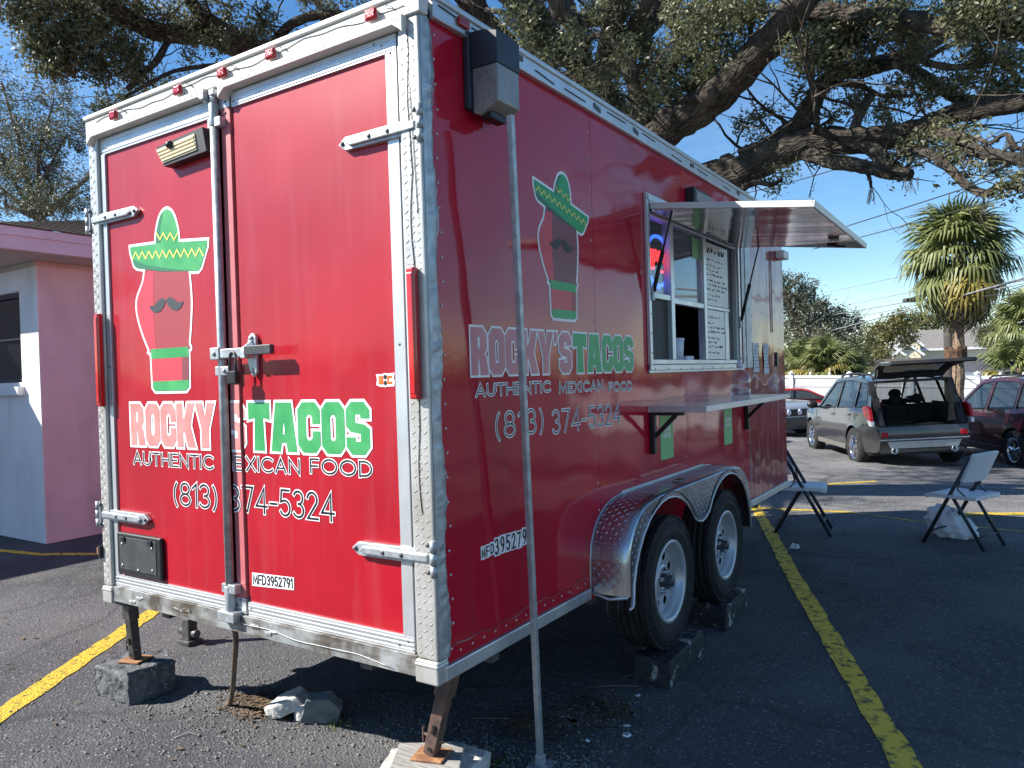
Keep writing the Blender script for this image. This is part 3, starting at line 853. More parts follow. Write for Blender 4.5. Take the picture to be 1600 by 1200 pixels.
# lights and small fittings on the back
FL = MB().prism([(-1.545, 2.688), (-1.20, 2.712), (-1.175, 2.60), (-1.49, 2.588)], (0, -0.055, 0), (1, 0, 0), (0, 0, 1), (0, 0.043, 0)).build('flood_light', 'black_plastic', TR, 0.006)
b = MB()
b.prism([(-1.535, 2.672), (-1.250, 2.690), (-1.235, 2.617), (-1.487, 2.603)], (0, -0.060, 0), (1, 0, 0), (0, 0, 1), (0, 0.0045, 0))
for k in range(4):
    t = (k + 0.5) / 4
    a, c = V(-1.53, -0.062, 2.668).lerp(V(-1.485, -0.062, 2.606), t), V(-1.254, -0.062, 2.685).lerp(V(-1.238, -0.062, 2.62), t)
    b.bar(a, c, 0.006, 0.007)
b.build('lamp_face', 'led_cream', FL)
MB().ball((-1.42, -0.068, 2.672), 0.020, 0.018, 0.018, 12, 8).build('sensor', 'decal_black', FL)
PH = MB().box(-2.030, -1.655, -0.034, -0.012, 0.672, 0.880).build('plate_holder', 'black_plastic', TR, 0.016, 4)
b = MB().box(-2.000, -1.690, -0.037, -0.033, 0.700, 0.860)
b.build('plate_recess', 'grey_plastic', PH, 0.002)
for (x, z) in ((-1.975, 0.825), (-1.72, 0.825), (-1.975, 0.72), (-1.72, 0.72), (-1.84, 0.708)): MB().ball((x, -0.038, z), 0.007, 0.004, 0.007, 8, 5).build('bolt', 'galvanised', PH)
for x in (-1.960, -1.730): MB().box(x - 0.015, x + 0.015, -0.046, -0.036, 0.838, 0.862).build('plate_clip', 'black_plastic', PH, 0.002)
for (x0, x1, z0, z1) in ((-0.062, -0.026, 1.522, 1.985), (-2.108, -2.072, 1.502, 1.965)):
    o = MB().box(x0, x1, -0.068, -0.038, z0, z1).build('tail_light', 'tail_red', TR, 0.008, 3)
    MB().box(x0 + 0.006, x1 - 0.006, -0.071, -0.066, z0 + 0.02, z1 - 0.02).build('lens', 'tail_red', o, 0.003)
o = MB().box(-2.20, -2.156, -0.045, -0.015, 0.752, 0.786).build('door_stop', 'rust_plate', TR, 0.003)
MB().box(-2.168, -2.150, -0.055, 0.0, 0.735, 0.80).build('stop_base', 'black_plastic', o, 0.003)
b = MB().box(-2.066, -0.096, -0.036, 0.0, 0.530, 0.602)
for x in (-1.90, -1.84, -1.52, -1.46, -0.98, -0.90, -0.86): b.ball((x, -0.037, 0.562 + random.uniform(-.015, .012)), random.uniform(.02, .045), 0.006, random.uniform(.005, .011), 9, 6, 0, 0.45)
o = b.build('rear_beam', 'galv_dirty', TR, 0.004)
b = MB().tube([(-1.05 + 0.04 * k, -0.042 - 0.003 * math.sin(k), 0.572 - 0.001 * k + 0.006 * math.sin(k * 0.5)) for k in range(22)], 0.0014, 5)
b.build('beam_wire', 'galvanised', o)
MB().bar((-1.62, 1.25, 0.50), (-1.50, 1.25, 0.14), 0.07, 0.05).box(-1.66, -1.2, 1.22, 1.28, 0.46, 0.53).build('folded_jack', 'decal_black', TR, 0.004)

# ---------------------------------------------------------------- fender and wheels
FP = [(1.130, 0.545), (1.130, 0.700), (1.150, 0.780), (1.195, 0.850), (1.27, 0.910), (1.38, 0.950), (1.55, 0.968), (2.72, 0.968), (2.90, 0.950), (3.02, 0.905), (3.11, 0.820), (3.155, 0.700), (3.165, 0.50)]
FPs = [np.array(FP[0]), np.array(FP[1])] + crom(FP[1:7], 4)[1:] + crom(FP[7:12], 4) + [np.array(FP[12])]
cum = [0.0]
for a, c in zip(FPs[:-1], FPs[1:]): cum.append(cum[-1] + float(np.linalg.norm(c - a)))
def fprof(u):
    u = min(max(u, 0), cum[-1] - 1e-6)
    i = max(k for k in range(len(cum) - 1) if cum[k] <= u)
    t = (u - cum[i]) / max(1e-9, cum[i + 1] - cum[i])
    return FPs[i] * (1 - t) + FPs[i + 1] * t
FXO = 0.200
b = MB()
vs, fs = [], []
xs = [0.0, 0.1, FXO - 0.022, FXO - 0.007, FXO]
for p, q in zip(FPs, range(len(FPs))):
    c = np.array((2.15, 0.55))
    for k, x in enumerate(xs):
        drop = (0, 0, 0, 0.006, 0.022)[k]
        d = c - p
        d = d / np.linalg.norm(d)
        vs.append((x, p[0] + d[0] * drop, p[1] + d[1] * drop))
n5 = len(xs)
b.add(vs, [(i * n5 + k, (i + 1) * n5 + k, (i + 1) * n5 + k + 1, i * n5 + k + 1) for i in range(len(FPs) - 1) for k in range(n5 - 1)], 0, True)
# skirt with the two wheel arches
def arch(yc, a0, a1, n=14): return [(yc + 0.472 * math.cos(a), 0.50 + 0.435 * math.sin(a)) for a in np.linspace(a0, a1, n)]
inner = [(FXO, *(np.array(v[1:]))) for v in vs[n5 - 1::n5]]
low = [(3.135, 0.50)] + arch(2.652, 0.05, 2.50) + [(2.225, 0.738), (2.15, 0.722), (2.075, 0.738)] + arch(1.652, 0.64, PI - 0.02) + [(1.172, 0.50), (1.165, 0.490), (1.135, 0.490)]
sk = [(p[1], p[2]) for p in inner] + low
b.poly([(FXO, p[0], p[1]) for p in sk])
b.poly([(FXO - 0.003, p[0], p[1]) for p in sk])
FE = b.build('fender', 'tread_plate', TR)
b = MB()
lip = [(FXO + 0.001, p[0], p[1]) for p in low]
b.tube(lip, 0.006, 6)
b.tube([(FXO - 0.01, 1.130, 0.545), (0.10, 1.130, 0.525), (0.01, 1.128, 0.545)], 0.008, 6)
b.build('fender_lip', 'bright_aluminium', FE)
b = MB()
cl = [(FXO + 0.002, 2.15 + (p[0] - 2.15) * 0.985 + (0.03 if p[0] < 1.5 else -0.03 if p[0] > 2.8 else 0), p[1] + 0.026) for p in low[1:-3]]
b.tube(cl, 0.0028, 5)
b.build('caulk_line', 'decal_black', FE)
b = MB()
tread(b, lambda u, v: V(v, fprof(u)[0], fprof(u)[1]) + V(0, 0, 0.0004), 0.03, cum[-1] - 0.03, 0.008, FXO - 0.02, None, 0.025, 0.0022, 0, -1)
def in_skirt(u, v):
    if v > 0.935 or v < 0.5 or (1.95 < u < 2.35 and v < 0.745): return False
    for yc in (1.652, 2.652):
        if ((u - yc) / 0.495) ** 2 + ((v - 0.50) / 0.455) ** 2 < 1: return False
    k = min(range(len(FPs)), key=lambda i: abs(FPs[i][0] - u))
    return 1.17 < u < 3.13 and v < FPs[k][1] - 0.035
tread(b, lambda u, v: V(FXO + 0.0005, u, v), 1.14, 3.15, 0.50, 0.96, in_skirt)
q = b.build('tread_pattern', 'tread_plate', FE); q['kind'] = 'stuff'
b = MB()
b.box(0.0, 0.006, 1.50, 2.75, 0.966, 0.980)
b.tube([(0.003, fprof(u)[0] - 0.004, fprof(u)[1] + 0.004) for u in np.linspace(0, cum[-1], 60)], 0.004, 5)
b.build('fender_flange', 'bright_aluminium', FE)
MB().box(-0.02, -0.015, 1.16, 3.14, 0.50, 0.955).build('wheel_well', 'red_skin', TR)
b = MB().cyl((0.05, 1.20, 0.49), (0.05, 1.20, 0.42), 0.004, 5).cyl((0.09, 1.24, 0.49), (0.09, 1.24, 0.42), 0.004, 5)
b.build('fender_bracket', 'steel_dark', FE)

def tyre_prof(R, Ri, w):
    h = w / 2
    p = [(Ri, -h * 0.78), (Ri + 0.012, -h * 0.92), (Ri + (R - Ri) * 0.45, -h * 1.04), (R - 0.045, -h * 0.99), (R - 0.018, -h * 0.90), (R - 0.005, -h * 0.80)]
    gr = []
    for c in (-0.52, -0.18, 0.18, 0.52):
        gr += [(R, h * (c - 0.055)), (R - 0.009, h * (c - 0.045)), (R - 0.009, h * (c + 0.045)), (R, h * (c + 0.055))]
    p += gr + [(r, -x) for (r, x) in reversed(p)]
    return p
def trailer_wheel(y, zc=0.482):
    t = bpy.data.objects.new('wheel', None)
    COL.objects.link(t)
    t.location = (0.085, y, zc)
    attach(t, TR)
    o = (0.085, y, zc)
    R, Ri, w = 0.347, 0.205, 0.205
    a = MB()
    a.lathe(tyre_prof(R, Ri, w), o, (1, 0, 0), 56, close=False)
    for rr in (0.262, 0.30, 0.318): a.lathe([(rr - 0.003, w / 2 * 1.035), (rr, w / 2 * 1.06), (rr + 0.003, w / 2 * 1.035)], o, (1, 0, 0), 48)
    for k in range(64):                                   # sipes across the outer tread blocks
        t0 = 2 * PI * k / 64
        for sgn in (-1, 1):
            d = V(0, math.cos(t0), math.sin(t0))
            a.obox(V(*o) + d * (R - 0.006) + V(sgn * w * 0.40, 0, 0), (0.013, 0, 0), V(0, -d.z, d.y) * 0.011, d * 0.006)
    a.build('tyre', 'rubber', t)
    r = MB()
    r.lathe([(Ri + 0.012, 0.086), (Ri + 0.014, 0.098), (Ri + 0.004, 0.102), (Ri - 0.012, 0.096), (Ri - 0.016, 0.086), (Ri - 0.020, 0.070), (Ri - 0.027, 0.066), (Ri - 0.031, 0.045), (Ri - 0.034, 0.030)], o, (1, 0, 0), 48)
    # centre disc with round hand holes
    rr0, rr1 = 0.078, Ri - 0.033
    nh = 8
    outer = [(rr1 * math.cos(2 * PI * k / 64), rr1 * math.sin(2 * PI * k / 64)) for k in range(64)]
    holes = []
    for k in range(nh):
        t0 = 2 * PI * (k + 0.5) / nh
        cx, cz = 0.128 * math.cos(t0), 0.128 * math.sin(t0)
        holes.append([(cx + 0.0255 * math.cos(q), cz + 0.0255 * math.sin(q)) for q in np.linspace(0, 2 * PI, 12, endpoint=False)])
    X = o[0] + 0.036
    r.poly([(X, y + p[0], zc + p[1]) for p in outer], [[(X, y + p[0], zc + p[1]) for p in h] for h in holes])
    for h in holes: r.tube([(X, y + p[0], zc + p[1]) for p in h] + [(X, y + h[0][0], zc + h[0][1])], 0.0025, 5, False)
    r.lathe([(0.090, 0.036), (0.084, 0.052), (0.060, 0.054), (0.055, 0.046), (0.0, 0.046)], o, (1, 0, 0), 32)
    r.build('rim', 'wheel_paint', t)
    h = MB()
    h.lathe([(0.036, 0.045), (0.036, 0.070), (0.033, 0.074), (0.029, 0.075)], o, (1, 0, 0), 24)
    h.lathe([(0.029, 0.073), (0.030, 0.102), (0.026, 0.107), (0.0, 0.108)], o, (1, 0, 0), 20)
    h.build('hub', 'grey_plastic', t)
    for k in range(5):
        t0 = 2 * PI * (k + 0.25) / 5
        h = MB().lathe([(0.011, 0.052), (0.0105, 0.074), (0.006, 0.080), (0, 0.080)], (o[0], y + 0.062 * math.cos(t0), zc + 0.062 * math.sin(t0)), (1, 0, 0), 6, smooth=False)
        h.build('lug_nut', 'chrome', t)
    b = MB().lathe([(0.0, -0.09), (Ri - 0.01, -0.09), (Ri - 0.01, -0.02)], o, (1, 0, 0), 24)
    b.build('brake_drum', 'decal_black', t)
    return t
trailer_wheel(1.70)
trailer_wheel(2.64)
for y in (1.70, 2.64):                                    # far side, turned round
    c = copy_tree([o for o in TR.children if o.name.startswith('wheel') and o.type == 'EMPTY'][0 if y < 2 else 1], TR)
    c.location = (-2.235, y, 0.482)
    c.rotation_euler = (0, 0, PI)

# ---------------------------------------------------------------- serving window
b = MB()
def ring(b, y0, y1, z0, z1, w, x0, x1):
    b.box(x0, x1, y0, y1, z0, z0 + w).box(x0, x1, y0, y1, z1 - w, z1).box(x0, x1, y0, y0 + w, z0 + w, z1 - w).box(x0, x1, y1 - w, y1, z0 + w, z1 - w)
ring(b, WY0 - 0.03, WY1 + 0.012, WZ0 - 0.035, WZ1 + 0.055, 0.032, 0.001, 0.022)
b.box(0.001, 0.012, WY0 - 0.03, 3.72, 1.585, 1.632)
WIN = b.build('serving_window', 'bright_aluminium', TR, 0.003)
f = MB()
ring(f, WY0, WY1, WZ0, WZ1 - 0.03, 0.028, -0.055, 0.004)
for y in (2.315, 2.915): f.box(-0.05, 0.0, y - 0.026, y + 0.026, WZ0 + 0.028, WZ1 - 0.058)
f.box(-0.045, -0.005, 1.953, 2.289, 2.018, 2.052).box(-0.045, -0.005, 2.341, 2.889, 2.006, 2.040)
f.box(-0.045, -0.012, 2.941, 3.47, 2.012, 2.036)
f.build('frame', 'aluminium', WIN, 0.003)
for (y0, y1, z0, z1) in ((1.953, 2.289, 2.052, 2.487), (2.341, 2.889, 2.040, 2.487)):
    MB().box(-0.030, -0.026, y0, y1, z0, z1).build('pane', 'window_glass', WIN)
MB().box(-0.036, -0.030, 1.953, 2.289, 1.663, 2.018).build('insect_screen', 'interior_dark', WIN)
MB().box(-0.05, -0.028, 3.47, 3.592, 1.663, 2.487).build('jamb_slot', 'decal_black', WIN)
MB().box(-0.04, -0.012, 3.36, 3.44, 1.663, 2.012).build('side_rail', 'aluminium', WIN, 0.002)
b = MB()
for k in range(9): b.ball((0.0225, 1.95 + k * 0.2, 1.608), 0.003, 0.005, 0.005, 6, 4)
for k in range(8): b.ball((0.0225, 1.911, 1.7 + k * 0.11), 0.003, 0.005, 0.005, 6, 4)
q = b.build('frame_screws', 'steel_dark', WIN); q['kind'] = 'stuff'
MB().box(0.0, 0.008, 3.722, 3.968, 1.60, 2.56).box(0.0, 0.014, 3.80, 3.83, 1.60, 2.56).build('hatch_jamb', 'galvanised', TR, 0.003)
# menu boards with rows of handwriting
def scribble(b, x, y0, y1, z, h, big=False):
    y = y0
    while y < y1:
        wl = random.uniform(0.03, 0.09)
        n = int(wl / 0.010)
        pts = [(x, y + i * 0.010, z + random.uniform(-h, h)) for i in range(n + 1)]
        if len(pts) > 1: b.tube(pts, 0.0032 if big else 0.0019, 4, False, 0, False)
        y += wl + 0.025
for (z0, z1, y0, y1, first) in ((2.040, 2.470, 2.945, 3.455, True), (1.668, 2.008, 2.945, 3.355, False)):
    m = MB().box(-0.022, -0.016, y0, y1, z0, z1).build('menu_board', 'board_white', WIN)
    b = MB()
    z = z1 - 0.05
    if first:
        scribble(b, -0.0145, y0 + 0.06, y1 - 0.09, z, 0.022, True); z -= 0.065
    k = 0
    while z > z0 + 0.03:
        scribble(b, -0.0145, y0 + 0.03, y1 - random.uniform(0.04, 0.25), z, 0.008)
        z -= 0.030 if k % 3 else 0.042
        k += 1
    b.build('handwriting', 'ink', m)['kind'] = 'stuff'
MB().box(-0.0255, -0.024, 2.735, 2.875, 2.335, 2.468).build('window_sticker', 'sticker_green', WIN)
# neon sign inside the first pane
NE = thing('neon_sign', 'oval blue and red neon sign glowing behind the serving window glass', 'neon sign', (-0.085, 2.27, 2.22))
b = MB().tube([(-0.085, 2.27 + 0.19 * math.cos(a), 2.225 + 0.150 * math.sin(a)) for a in np.linspace(0, 2 * PI, 33)], 0.011, 8, False)
b.tube([(-0.085, 2.10 + 0.03 * k, 2.055 + 0.012 * (k % 2)) for k in range(7)], 0.006, 6)
b.build('blue_tube', 'neon_blue', NE)
def letter_o(y, w): return [(-0.085, y + w * math.cos(a), 2.225 + 0.062 * math.sin(a)) for a in np.linspace(0, 2 * PI, 17)]
b = MB().tube(letter_o(2.125, 0.034), 0.010, 6, False)
b.tube([(-0.085, 2.185, 2.165), (-0.085, 2.185, 2.285), (-0.085, 2.225, 2.285), (-0.085, 2.245, 2.255), (-0.085, 2.225, 2.225), (-0.085, 2.185, 2.225)], 0.010, 6)
b.tube([(-0.085, 2.345, 2.285), (-0.085, 2.285, 2.285), (-0.085, 2.285, 2.165), (-0.085, 2.345, 2.165)], 0.010, 6).tube([(-0.085, 2.285, 2.225), (-0.085, 2.33, 2.225)], 0.010, 6)
b.tube([(-0.085, 2.375, 2.165), (-0.085, 2.375, 2.285), (-0.085, 2.430, 2.165), (-0.085, 2.430, 2.285)], 0.010, 6)
b.build('red_tube', 'neon_red', NE)
MB().tube([(-0.085, 2.15, 2.35), (-0.085, 2.15, 2.86)], 0.003, 4).tube([(-0.085, 2.39, 2.33), (-0.085, 2.39, 2.86)], 0.003, 4).build('hanger', 'steel_dark', NE)
for o in list(NE.children): o.location = (0, 0.03, 0.045)
CU = thing('paper_cup', 'white paper cup standing inside the open pane of the serving window', 'cup', (-0.12, 2.60, 1.66))
MB().lathe([(0.0, 1.662), (0.062, 1.662), (0.070, 1.80), (0.067, 1.80), (0.060, 1.672), (0.0, 1.672)], (-0.12, 2.60, 0), (0, 0, 1), 20).build('cup_wall', 'cup', CU)
MB().lathe([(0.072, 1.794), (0.0735, 1.800), (0.0705, 1.804)], (-0.12, 2.60, 0), (0, 0, 1), 20).build('rim', 'cup', CU)
NP = tag(MB().box(-0.18, -0.06, 2.69, 2.82, 1.663, 1.690).build('napkin_stack', 'cup', None, 0.004), 'small white stack of napkins beside the paper cup', 'napkins')
MB().box(-0.30, -0.05, 2.0, 2.85, 1.640, 1.662).build('inner_sill', 'shelf_metal', WIN, 0.002)
for (nm, m, lab, c, pr) in (('stock_pot', 'shelf_metal', 'steel pot on the counter seen through the serving window', (-1.55, 5.0 - 0.75, 1.45), [(0, 0), (.17, 0), (.17, .28), (.165, .285), (.16, .02), (0, .02)]),
                            ('sauce_tub', 'cup', 'white tub on the inner counter behind the open pane', (-0.30, 3.0, 1.53), [(0, 0), (.06, 0), (.07, .12), (0, .12)])):
    tag(MB().lathe(pr, c, (0, 0, 1), 20).build(nm, m, None), lab, 'kitchenware')
# ---------------------------------------------------------------- raised hatch
def hx(x): return 2.530 - 0.135 * (x - 0.02)
HY0, HY1, HX0, HX1 = 1.935, 3.615, 0.022, 0.892
dn, up_ = V(0.9910, 0, -0.08538), V(0.1338, 0, 0.991)
b = MB()
b.obox(V((HX0 + HX1) / 2, (HY0 + HY1) / 2, hx((HX0 + HX1) / 2)), dn * (HX1 - HX0) / 2 * 0.996, V(0, (HY1 - HY0) / 2 - 0.012, 0), up_ * 0.010, 1)
c0 = lambda x, y: V(x, y, hx(x))
HA = b.build('serving_hatch', ['bright_aluminium', 'stainless'], TR)
b = MB()
for y in (HY0 + 0.008, HY1 - 0.008): b.bar(c0(HX0, y), c0(HX1, y), 0.016, 0.034, (0.13, 0, 1))
b.bar(c0(HX1, HY0), c0(HX1, HY1), 0.016, 0.034, (0.13, 0, 1)).bar(c0(HX0 + 0.008, HY0), c0(HX0 + 0.008, HY1), 0.016, 0.034, (0.13, 0, 1))
b.build('edge_frame', 'white_trim', HA, 0.002)
b = MB().cyl((0.018, HY0 - 0.02, 2.552), (0.018, HY1 + 0.06, 2.552), 0.012, 10)
b.box(0.012, 0.03, WY0 - 0.025, 3.66, 2.558, 2.592)
b.build('hatch_hinge', 'bright_aluminium', HA)
b = MB()
b.obox(c0(0.72, 3.42) - up_ * 0.022, dn * 0.03, (0, 0.045, 0), up_ * 0.012).bar(c0(0.70, 3.42) - up_ * 0.03, c0(0.80, 3.42) - up_ * 0.03, 0.03, 0.012)
b.build('hatch_latch', 'decal_black', HA, 0.003)
for (y, yb) in ((1.975, 1.935), (3.555, 3.60)):
    p0, p1 = V(0.030, yb, 2.045 if y < 3 else 1.95), c0(0.14 if y < 3 else 0.19, y) - up_ * 0.02
    m = p0.lerp(p1, 0.5)
    o = MB().tube([p0, m], [0.0125, 0.0125], 10).tube([m, p1], [0.0055, 0.0055], 8).build('gas_strut', 'decal_black', HA)
    MB().obox(p1 + up_ * 0.008, dn * 0.035, (0, 0.014, 0), up_ * 0.008).box(0.0225, 0.034, yb - 0.014, yb + 0.014, p0.z - 0.05, p0.z + 0.03).build('strut_bracket', 'galvanised', o, 0.002)
# box lamp over the hatch and the little lamp at the far end
LB = MB().box(0.001, 0.060, 2.57, 2.90, 2.655, 2.755).build('hatch_lamp', 'decal_black', TR, 0.006)
MB().box(0.058, 0.064, 2.60, 2.87, 2.672, 2.735).build('lamp_face', 'lens_clear', LB)
LB = MB().box(0.001, 0.075, 4.78, 4.96, 2.555, 2.625).build('end_lamp', 'white_trim', TR, 0.008)
MB().tube([(0.006, 4.60, 2.60), (0.008, 4.595, 2.3), (0.006, 4.60, 1.9)], 0.004, 5).build('lamp_lead', 'wire_grey', LB)
# ---------------------------------------------------------------- counter shelf
SH = MB().box(0.006, 0.330, 1.885, 3.755, 1.392, 1.398).build('counter_shelf', 'shelf_metal', TR)
b = MB().box(0.322, 0.336, 1.883, 3.757, 1.366, 1.400).box(0.004, 0.322, 1.879, 1.893, 1.366, 1.400).box(0.004, 0.322, 3.747, 3.761, 1.366, 1.400)
b.build('shelf_edge', 'bright_aluminium', SH, 0.002)
for y in (1.905, 3.735):
    b = MB().box(0.002, 0.032, y - 0.017, y + 0.017, 1.130, 1.364).box(0.032, 0.20, y - 0.014, y + 0.014, 1.348, 1.364)
    b.bar((0.025, y, 1.225), (0.155, y, 1.352), 0.024, 0.016, (0, 1, 0))
    b.build('shelf_bracket', 'decal_black', SH, 0.003)
JG = thing('pump_bottle', 'clear plastic pump bottle standing on the metal counter shelf', 'bottle', (0.15, 3.14, 1.40))
MB().lathe([(0.0, 0.002), (0.062, 0.002), (0.068, 0.014), (0.068, 0.05), (0.064, 0.06), (0.068, 0.07), (0.066, 0.14), (0.05, 0.165), (0.022, 0.185), (0.020, 0.205)], (0.15, 3.14, 1.40), (0, 0, 1), 22).build('bottle_wall', 'clear_plastic', JG)
MB().lathe([(0.0, 0.008), (0.058, 0.008), (0.060, 0.05), (0.0, 0.052)], (0.15, 3.14, 1.40), (0, 0, 1), 18).build('contents', 'clear_plastic', JG)
b = MB().lathe([(0.0, 0.203), (0.024, 0.203), (0.024, 0.228), (0.010, 0.232), (0.008, 0.265), (0.0, 0.265)], (0.15, 3.14, 1.40), (0, 0, 1), 14)
b.bar((0.15, 3.14, 1.668), (0.195, 3.11, 1.664), 0.016, 0.012)
b.build('pump', 'cup', JG)
# handle, papers, worn tape at the far end
b = MB().lathe([(0.0, 0.014), (0.03, 0.012), (0.036, 0.0)], (0.001, 4.72, 1.66), (1, 0, 0), 16)
b.box(0.001, 0.016, 4.69, 4.75, 1.61, 1.73)
b.build('door_lock', 'decal_black', TR, 0.004)
for (y0, y1, z0, z1) in ((3.99, 4.15, 1.565, 1.80), (4.30, 4.45, 1.545, 1.80)):
    b = MB()
    b.grid(lambda u, v: V(0.0025 + 0.006 * math.sin(u * 5 + v * 3) ** 2, y0 + (y1 - y0) * u + 0.01 * math.sin(v * 7), z0 + (z1 - z0) * v), 6, 6)
    o = b.build('taped_notice', 'paper', TR)
    t = MB()
    for k in range(7): scribble(t, 0.010, y0 + 0.02, y1 - 0.03, z1 - 0.03 - k * 0.028, 0.004)
    t.build('print', 'wire_grey', o)
# ---------------------------------------------------------------- flat printing
def mapper(face):
    if face == 'rear':
        def f(u, z, d):
            return (u, -(0.0130 + d), z)
    else:
        def f(u, z, d):
            return (0.0008 + d, u, z)
    return f
BINS = [(-9, -1.190, 0.0), (-1.190, -1.115, 0.048), (-1.115, -1.055, -0.008), (-1.040, 9, 0.0)]
def clipx(poly, a, hi):
    out = []
    for i in range(len(poly)):
        p, q = poly[i], poly[(i + 1) % len(poly)]
        ip, iq = (p[0] <= a) if hi else (p[0] >= a), (q[0] <= a) if hi else (q[0] >= a)
        if ip: out.append(p)
        if ip != iq:
            t = (a - p[0]) / (q[0] - p[0])
            out.append((a, p[1] + (q[1] - p[1]) * t))
    return out
def flat(b, face, pts, d, mi, holes=()):
    m = mapper(face)
    loops = [[Vector((p[0], p[1], 0)) for p in pts]] + [[Vector((p[0], p[1], 0)) for p in h] for h in holes]
    pl = [p for l in loops for p in l]
    for tri in tessellate_polygon(loops):
        t = [(pl[i].x, pl[i].y) for i in tri]
        if face == 'side':
            b.add([m(p[0], p[1], d) for p in t], [(0, 1, 2)], mi)
            continue
        for (x0, x1, dd) in BINS:
            q = clipx(clipx(t, x0, False), x1, True)
            if len(q) >= 3: b.add([m(p[0], p[1], d - dd) for p in q], [tuple(range(len(q)))], mi)
def area(p): return 0.5 * sum(p[i][0] * p[(i + 1) % len(p)][1] - p[(i + 1) % len(p)][0] * p[i][1] for i in range(len(p)))
def grow(p, d):                                          # mitred offset of a closed outline, outwards for d > 0
    if area(p) < 0: p = p[::-1]
    out = []
    n = len(p)
    for i in range(n):
        a, c, e = np.array(p[i - 1]), np.array(p[i]), np.array(p[(i + 1) % n])
        t0, t1 = c - a, e - c
        t0, t1 = t0 / (np.linalg.norm(t0) + 1e-12), t1 / (np.linalg.norm(t1) + 1e-12)
        n0, n1 = np.array((t0[1], -t0[0])), np.array((t1[1], -t1[0]))
        h = n0 + n1
        k = float(h @ h)
        h = h * (2 / max(k, 0.7)) if k > 1e-6 else n0
        out.append(tuple(c + h * d))
    return out
def ribbon(pts, w, closed=False):
    P = [np.array(p, float) for p in pts]
    n = len(P)
    L, R_ = [], []
    for i in range(n):
        a = P[i - 1] if (i > 0 or closed) else None
        e = P[(i + 1) % n] if (i < n - 1 or closed) else None
        t0 = (P[i] - a) if a is not None else (e - P[i])
        t1 = (e - P[i]) if e is not None else t0
        t0, t1 = t0 / (np.linalg.norm(t0) + 1e-12), t1 / (np.linalg.norm(t1) + 1e-12)
        h = np.array((-(t0 + t1)[1], (t0 + t1)[0]))
        h = h / (np.linalg.norm(h) + 1e-12)
        k = max(0.45, abs(h @ np.array((-t0[1], t0[0]))))
        ext = np.zeros(2)
        if a is None: ext = -t0 * w / 2
        if e is None: ext = t1 * w / 2
        L.append(P[i] + h * w / 2 / k + ext); R_.append(P[i] - h * w / 2 / k + ext)
    return L, R_
def stroke(b, face, pts, w, d, mi, closed=False):
    L, R_ = ribbon(pts, w, closed)
    n = len(L)
    for i in range(n if closed else n - 1):
        j = (i + 1) % n
        flat(b, face, [tuple(L[i]), tuple(L[j]), tuple(R_[j]), tuple(R_[i])], d + 0.000014 * i, mi)

BLOCK = {
 'R': (0.63, [(0, 0), (.25, 0), (.25, .32), (.29, .32), (.33, 0), (.63, 0), (.56, .36), (.49, .45), (.58, .55), (.58, .86), (.44, 1), (0, 1)], [[(.25, .56), (.25, .80), (.33, .80), (.33, .56)]]),
 'O': (0.62, [(0, .15), (.14, 0), (.48, 0), (.62, .15), (.62, .85), (.48, 1), (.14, 1), (0, .85)], [[(.24, .30), (.24, .70), (.28, .75), (.34, .75), (.38, .70), (.38, .30), (.34, .25), (.28, .25)]]),
 'C': (0.63, [(0, .15), (.14, 0), (.49, 0), (.63, .15), (.63, .43), (.41, .43), (.41, .30), (.36, .25), (.29, .25), (.24, .30), (.24, .70), (.29, .75), (.36, .75), (.41, .70), (.41, .57), (.63, .57), (.63, .85), (.49, 1), (.14, 1), (0, .85)], []),
 'K': (0.74, [(0, 0), (.25, 0), (.25, .34), (.31, .34), (.43, 0), (.74, 0), (.55, .50), (.72, 1), (.44, 1), (.32, .66), (.25, .66), (.25, 1), (0, 1)], []),
 'Y': (0.70, [(.20, 0), (.48, 0), (.48, .42), (.71, 1), (.43, 1), (.345, .68), (.26, 1), (-.02, 1), (.20, .42)], []),
 "'": (0.14, [(0.01, .72), (.09, .72), (.14, .86), (.14, 1), (0, 1)], []),
 'S': (0.60, [(0, .15), (.14, 0), (.46, 0), (.60, .15), (.60, .49), (.47, .575), (.24, .61), (.24, .76), (.37, .76), (.37, .685), (.60, .685), (.60, .85), (.46, 1), (.14, 1), (0, .85), (0, .54), (.12, .43), (.37, .395), (.37, .25), (.24, .25), (.24, .33), (0, .33)], []),
 'T': (0.66, [(.17, 0), (.49, 0), (.46, .68), (.66, .64), (.66, 1), (0, 1), (0, .64), (.20, .68)], []),
 'A': (0.76, [(0, 0), (.28, 0), (.31, .18), (.45, .18), (.48, 0), (.76, 0), (.61, 1), (.15, 1)], [[(.34, .36), (.38, .64), (.42, .36)]]),
}
def block_word(word, u0, u1, z0, h, gap=0.03):
    wid = sum(BLOCK[c][0] + gap for c in word) - gap
    s = (u1 - u0) / wid
    x = 0
    out = []
    for c in word:
        w, p, hs = BLOCK[c]
        out.append(([(u0 + (x + a) * s, z0 + e * h) for a, e in p], [[(u0 + (x + a) * s, z0 + e * h) for a, e in q] for q in hs]))
        x += w + gap
    return out
def arc(cx, cy, rx, ry, a0, a1, n=12): return [(cx + rx * math.cos(math.radians(a)), cy + ry * math.sin(math.radians(a))) for a in np.linspace(a0, a1, n)]
